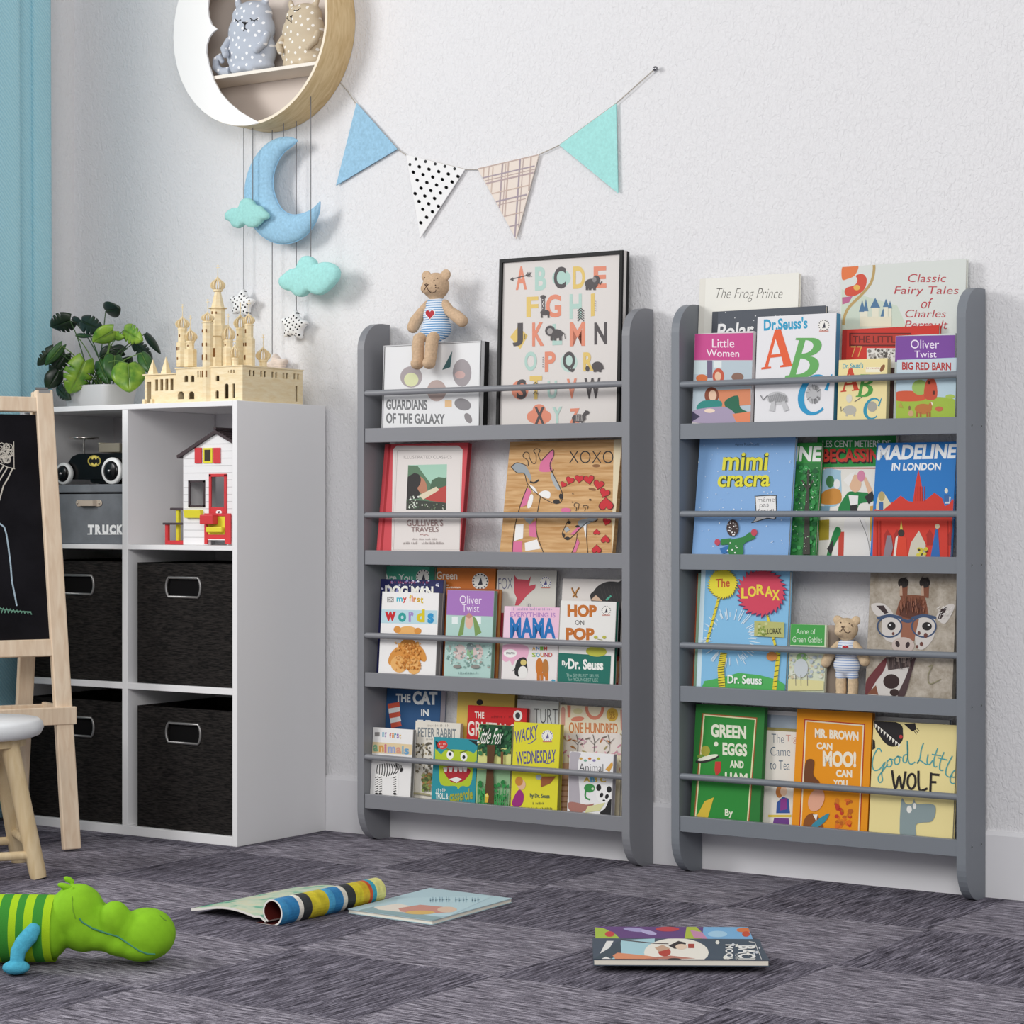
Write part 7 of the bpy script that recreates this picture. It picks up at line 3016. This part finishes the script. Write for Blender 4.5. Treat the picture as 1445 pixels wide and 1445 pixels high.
tubes_on(bvh, [[(405, 420), (420, 440), (470, 470), (540, 495), (600, 512), (650, 545), (710, 585), (750, 600), (790, 602)]], .0016, mat('#4d8f72', .8), 'mouth_seam', t, VH)
tubes_on(bvh, [[(815, 405), (835, 425), (850, 432)]], .0010, mat('#6c9430', .8), 'nostril', t, VH)
tubes_on(bvh, [[(372, 262), (368, 320), (372, 380), (385, 420)]], .0009, mat('#6f9c24', .8), 'head_seam', t, VH)
mb = MB()
mb.ell(hz(335, 258, -.012), (44 * sH, 20 * sH, 16 * sH), GRN, 16, 10, rotT @ Matrix.Rotation(.3, 4, 'Y'))
mb.ell(hz(370, 280, -.02), (14 * sH, 14 * sH, 22 * sH), GRN, 12, 8, rotT)
mb.build('ear', t)
mb = MB().ell(hz(352, 224, .02), (30 * sH, 14 * sH, 15 * sH), GRN, 16, 10, rotT @ Matrix.Rotation(.45, 4, 'Y'))
mb.tube([hz(352, 224, .02), hz(372, 250, .018)], 9 * sH, GRN, 8)
mb.build('ear', t)
# striped body: a tube along the picture direction, ring by ring
C1, C2 = mat('#a3c925', .9, .1, bump=.3, bscale=500), mat('#3d8a34', .9, .1, bump=.3, bscale=500)
bands = [(285, C1), (245, C2), (195, C1), (150, C2), (112, C1), (75, C2), (25, C1), (-20, C2), (-70, C1), (-110, C2), (-160, C1), (-200, C2), (-250, C1), (-290, C2), (-350, C1), (-390, None)]


def bprof(x):
    if x > 120:
        return 470, 172 - (x - 120) * .02
    if x > -250:
        return 470, 172
    q = min(1, (-250 - x) / 150)
    return 470, 172 * math.sqrt(max(.02, 1 - q * q))


mb = MB()
nr_ = 32
for i in range(len(bands) - 1):
    xs_ = [bands[i][0] + (bands[i + 1][0] - bands[i][0]) * k / 4 for k in range(5)]
    rings = []
    for x in xs_:
        cy_, r_ = bprof(x)
        c = hz(x, cy_)
        rings.append([c + VX * (r_ * .95 * sH * math.sin(2 * math.pi * k / nr_)) + UPZ * (r_ * sH * math.cos(2 * math.pi * k / nr_)) for k in range(nr_)])
    vs = [p for r_ in rings for p in r_]
    mb.add(vs, [(a * nr_ + k, (a + 1) * nr_ + k, (a + 1) * nr_ + (k + 1) % nr_, a * nr_ + (k + 1) % nr_) for a in range(4) for k in range(nr_)], bands[i][1], True)
mb.build('body', t)
BLU = mat('#4fa8c4', .9, .1, var=.12, scale=120, bump=.5, bscale=350)
pts = [hz(170, 480, -.058), hz(150, 510, -.068), hz(118, 545, -.076), hz(92, 590, -.082), hz(86, 640, -.088), hz(82, 690, -.092)]
mb = MB().tube(pts, [v * sH for v in (36, 43, 42, 38, 34, 32)], BLU, 16)
mb.ell(pts[0], 36 * sH, BLU, 14, 10)
ft = pts[-1].copy()
mb.ell((ft.x, ft.y, max(ft.z - .003, 36 * sH + .0005)), (68 * sH, 58 * sH, 36 * sH), BLU, 20, 12, rotT)
mb.build('arm', t)
# rest the hippo on the carpet
low = min((v.co + t.location).z for c in t.children for v in c.data.vertices)
t.location.z -= low - .0008

# ================================================================ books and magazines on the floor
V7f, V8f = (240, 1180, 2.89), (780, 1180, 3.6125)
g7 = lambda x, y, z=0: G(V7f[0] + x / V7f[2], V7f[1] + y / V7f[2], z)
# curled magazine
A0, B0 = g7(38, 318, .004), g7(425, 366, .0)
A1 = g7(440, 224, .004)
axv = g7(855, 272, 0) - g7(432, 366, 0)
axv.z = 0
LA = axv.length
ax_ = axv.normalized()
sd_ = (A0 - g7(432, 366, 0))
sd_.z = 0
sd_ = (sd_ - ax_ * sd_.dot(ax_)).normalized()
org = g7(432, 366, 0)
Ls = (A0 - org).dot(sd_)
rc = .0245
t = thing('magazine', 'open magazine with one side curled into a bright tube, left on the carpet', 'magazine', org)
MG = mat('#e9e5df', .6, .3)
PATT = ['#3d8fc0', '#2f7fb5', '#e9e4d8', '#34383a', '#d5c531', '#c9b92a', '#4a9fc9', '#2f7fb5', '#d9d4c6', '#2f3335', '#d0bf2e', '#c9a92a', '#c9542e', '#3d9fb5', '#e0dc8a']


def sweep(prof, mats_, name, thick, inner):
    """sheet: profile (distance towards the flat page, height) swept along the roll"""
    nseg = len(mats_)
    mb = MB()
    n = len(prof)
    nrm = []
    for i in range(n):
        a, b_ = prof[max(i - 1, 0)], prof[min(i + 1, n - 1)]
        dx, dz = b_[0] - a[0], b_[1] - a[1]
        l = math.hypot(dx, dz) or 1
        nrm.append((-dz / l, dx / l))
    P = lambda s_, z_, q: org + sd_ * s_ + UPZ * max(z_, .0006) + ax_ * (LA * q)
    for k, (m, q0, q1) in enumerate(mats_):
        for i in range(n - 1):
            o = [P(prof[i][0], prof[i][1], q0), P(prof[i + 1][0], prof[i + 1][1], q0), P(prof[i + 1][0], prof[i + 1][1], q1), P(prof[i][0], prof[i][1], q1)]
            u = [P(prof[j][0] + nrm[j][0] * thick, prof[j][1] + nrm[j][1] * thick, q) for j, q in ((i, q0), (i + 1, q0), (i + 1, q1), (i, q1))]
            mb.add(o, [(0, 1, 2, 3)], inner, True)
            mb.add(u, [(3, 2, 1, 0)], m, True)
            if k == 0:
                mb.add([o[0], o[1], u[1], u[0]], [(0, 1, 2, 3)], MG)
            if k == len(mats_) - 1:
                mb.add([o[3], o[2], u[2], u[3]], [(0, 1, 2, 3)], MG)
    e = [P(prof[0][0], prof[0][1], 0), P(prof[0][0], prof[0][1], 1), P(prof[0][0] + nrm[0][0] * thick, prof[0][1] + nrm[0][1] * thick, 1), P(prof[0][0] + nrm[0][0] * thick, prof[0][1] + nrm[0][1] * thick, 0)]
    mb.add(e, [(0, 1, 2, 3)], MG)
    e = [P(prof[-1][0], prof[-1][1], 0), P(prof[-1][0], prof[-1][1], 1), P(prof[-1][0] + nrm[-1][0] * thick, prof[-1][1] + nrm[-1][1] * thick, 1), P(prof[-1][0] + nrm[-1][0] * thick, prof[-1][1] + nrm[-1][1] * thick, 0)]
    mb.add(e, [(0, 1, 2, 3)], MG)
    return mb.build(name, t)


# curled half: starts under the fold, goes round the tube
fold = .022
prof = [(fold + .030, .0010), (fold, .0012)]
for k in range(0, 26):
    a = R(-90 - 330 * k / 25)
    r_ = rc - .0002 * k
    prof.append((fold - .012 - 0 + r_ * math.cos(a) * 1.0, rc + .001 + r_ * math.sin(a)))
mats_ = []
e_ = [0, .06, .16, .20, .28, .36, .44, .50, .58, .62, .70, .78, .84, .87, .91, 1.0]
for k in range(15):
    mats_.append((mat(PATT[k], .45, .3, var=.2, scale=60), e_[k], e_[k + 1]))
sweep(prof, mats_, 'curled_pages', .0035, mat('#5a1f1c', .5))
# flat half
prof = []
for k in range(15):
    q = k / 14
    s_ = Ls + (fold + .006 - Ls) * q
    z_ = .006 + .013 * math.sin(math.pi * min(1, q * 1.0)) ** 1.4 + (.004 if q > .9 else 0)
    prof.append((s_, z_ - (.006 if q == 1 else 0)))
PALE = nodes_mat('magazine_page', .5, .3)
m, nt, b = PALE
tc = N(nt, 'TexCoord')
n1 = N(nt, 'TexNoise')
n1.inputs['Scale'].default_value = 26
n1.inputs['Detail'].default_value = 4
nt.links.new(tc.outputs['Object'], n1.inputs['Vector'])
r = N(nt, 'ValToRGB')
es = r.color_ramp.elements
es[0].position, es[0].color = .36, lin('#3fa588')
es[1].position, es[1].color = .72, lin('#d8cfa8')
x = es.new(.45)
x.color = lin('#b9cfb4')
x = es.new(.58)
x.color = lin('#cfd6bd')
nt.links.new(n1.outputs['Fac'], r.inputs[0])
nt.links.new(r.outputs[0], b.inputs['Base Color'])
sweep(prof, [(m, 0, 1)], 'flat_pages', -.0045, MG)


def floor_book(name, label, cat, c, th, cover, art, V, z0=.0006, group=None, page=PAGES):
    """c: front-left, front-right, back-right, back-left on the floor plane; a closed flat book"""
    c = [Vector(p) for p in c]
    for p in c:
        p.z = z0
    t = thing(name, label, cat, c[0], group=group)
    up = UPZ * th
    mb = MB()
    cv = UPZ * .0014
    mb.prism(c[::-1], cv, mat(cover))
    mb.prism([p + up - cv for p in c[::-1]], cv, mat(cover))
    sp = c[3], c[0]
    U = (c[1] - c[0])
    w = U.length
    U.normalize()
    S = UPZ.cross(U)
    h = (c[3] - c[0]).dot(S)
    A = Art(mb, c[0] + up, U, S, UPZ, (w, h), V)
    art(A)
    mb.build('cover', t)
    ctr = sum(c, Vector()) / 4
    q = [p.lerp(ctr, .012) for p in c]
    MB().prism([p + cv * 1.05 for p in q[::-1]], up - cv * 2.1, page).build('pages', t)
    return t


def h1(A):
    A.rect(720, 225, 1400, 365, '#b9d2d8')
    A.poly([(725, 312), (830, 288), (1130, 335), (1070, 360)], '#8fa9ac')
    A.poly([(830, 290), (930, 275), (1000, 290), (960, 312), (850, 300)], '#e3d9cc')
    A.poly([(930, 295), (1020, 280), (1150, 292), (1130, 312), (1010, 318), (940, 308)], '#c98f82')
    A.ell(1130, 300, 40, 12, '#dcbfa8')
    A.ell(1020, 312, 60, 8, '#d9b36a')
    A.scrib(1060, 246, 1270, 270, '#93b3c0')


c = [g7(725, 316), g7(1070, 364), g7(1395, 272), g7(1065, 235)]
bl_ = c[0] + (c[2] - c[1])
floor_book('picture_book', 'pale blue thin book lying flat on the carpet beside the curled magazine', 'book', [c[0], c[1], c[2], bl_], .009, '#b3ccd3', h1, V7f)
g8 = lambda x, y, z=0: G(V8f[0] + x / V8f[2], V8f[1] + y / V8f[2], z)


def h2(A):
    A.rect(200, 440, 1060, 540, '#6a4a80')
    A.poly([(205, 465), (260, 470), (320, 500), (350, 530), (205, 530)], '#a9c24a')
    A.poly([(680, 455), (730, 455), (800, 530), (670, 530)], '#b3c04a')
    A.rect(760, 440, 1060, 540, '#7fb3dc')
    A.ell(420, 478, 60, 10, '#a9a0cc', .1)
    A.ell(490, 492, 40, 10, '#b9b0d6', .2)
    A.ell(585, 475, 60, 12, '#c24a50')
    A.ell(290, 500, 24, 14, '#c94a4a')
    A.ell(840, 500, 50, 16, '#a9cfe6')
    A.ell(980, 480, 44, 12, '#d97a4a')
    A.ell(985, 500, 20, 14, '#c9543a')
    A.poly([(700, 480), (760, 490), (790, 525), (720, 520)], '#c98fae')


f0, f1_ = g8(207, 697), g8(1102, 697)
f1_ = f1_ - VX * .008
dirx = (f1_ - f0).normalized()
diry = UPZ.cross(dirx)
dep = .176
tb = .0105
b0 = g8(205, 512, 0.006)
o0 = f0 + dirx * .006 + diry * ((g8(640, 462, .0125) - f0).dot(diry) - .2)
lo = [o0, o0 + dirx * (f1_ - f0).length * .955, o0 + dirx * (f1_ - f0).length * .955 + diry * .2, o0 + diry * .2]
floor_book('picture_book', 'purple and blue picture book under the moon book on the carpet', 'book', lo, .0115, '#7a5a90', h2, V8f)


def h3(A):
    A.rect(200, 520, 1110, 690, '#4a5563')
    A.poly([(350, 530), (520, 522), (520, 660), (240, 672), (330, 600)], '#a9ced6')
    A.poly([(210, 672), (250, 600), (300, 560), (345, 530), (350, 600), (300, 672)], '#42505a')
    A.poly([(240, 600), (275, 535), (310, 535), (290, 570)], '#e6e4e0')
    A.poly([(250, 650), (270, 615), (300, 650)], '#e6e4e0')
    A.ell(630, 595, 165, 74, '#ebe6da')
    A.poly([(305, 610), (330, 595), (480, 610), (560, 625), (540, 645), (320, 645)], '#d98f6a')
    A.poly([(470, 625), (600, 610), (730, 625), (600, 640)], '#b97a6a')
    A.ell(570, 592, 32, 22, '#b5463a')
    A.poly([(520, 570), (560, 555), (600, 575), (540, 590)], '#c9a48a')
    A.poly([(590, 560), (640, 535), (680, 545), (670, 575), (620, 575)], '#3a3436')
    A.ell(655, 565, 30, 14, '#e6cdb6')
    A.rect(690, 550, 722, 572, '#a9453a')
    A.ell(620, 632, 36, 9, '#4a3f3f')
    A.line([(350, 530), (520, 548), (590, 550)], 4, '#5a4a4a')
    A.specks(12, 800, 535, 1080, 665, 9, ['#e6e4da', '#c9ccd2'], 8)
    # title runs from front to back of the cover
    w = '#e9e8e4'
    nv = [('BACK', 1012, 985, 645, 562), ('MOON', 912, 890, 645, 555)]
    for st, xb, xt, yb_, yt_ in nv:
        pass
    A.k += 1
    mm = mat(w)
    for st, x0, x1, y0, y1, bo in (('BACK', 945, 1035, 560, 650, .03), ('MOON', 880, 920, 556, 642, .03), ('TO THE', 930, 945, 600, 640, 0)):
        nvt, fst = text_mesh(st, bo)
        # letters turned a quarter: reading direction goes from back to front
        q = [A.put(*A.uv(x0 + ty_ * (x1 - x0), y0 + tx_ * (y1 - y0))) for tx_, ty_ in nvt]
        A.mb.add(q, fst, mm)
    A.line([(880, 556), (940, 556)], 3, w)
    A.line([(872, 642), (905, 642)], 3, w)
    A.line([(1000, 540), (1030, 545), (1068, 640), (1040, 645)], 3, w)


up_ = [f0, f1_, f1_ + diry * dep, f0 + diry * dep]
dq = (g8(640, 524, .0235) - f0).dot(diry)
up_ = [f0, f1_, f1_ + diry * dq - dirx * .004, f0 + diry * dq]
floor_book('picture_book', 'grey-blue book with a white moon picture and MOON title, front of the carpet', 'book', up_, .0115, '#4a5563', h3, V8f, z0=.0125)
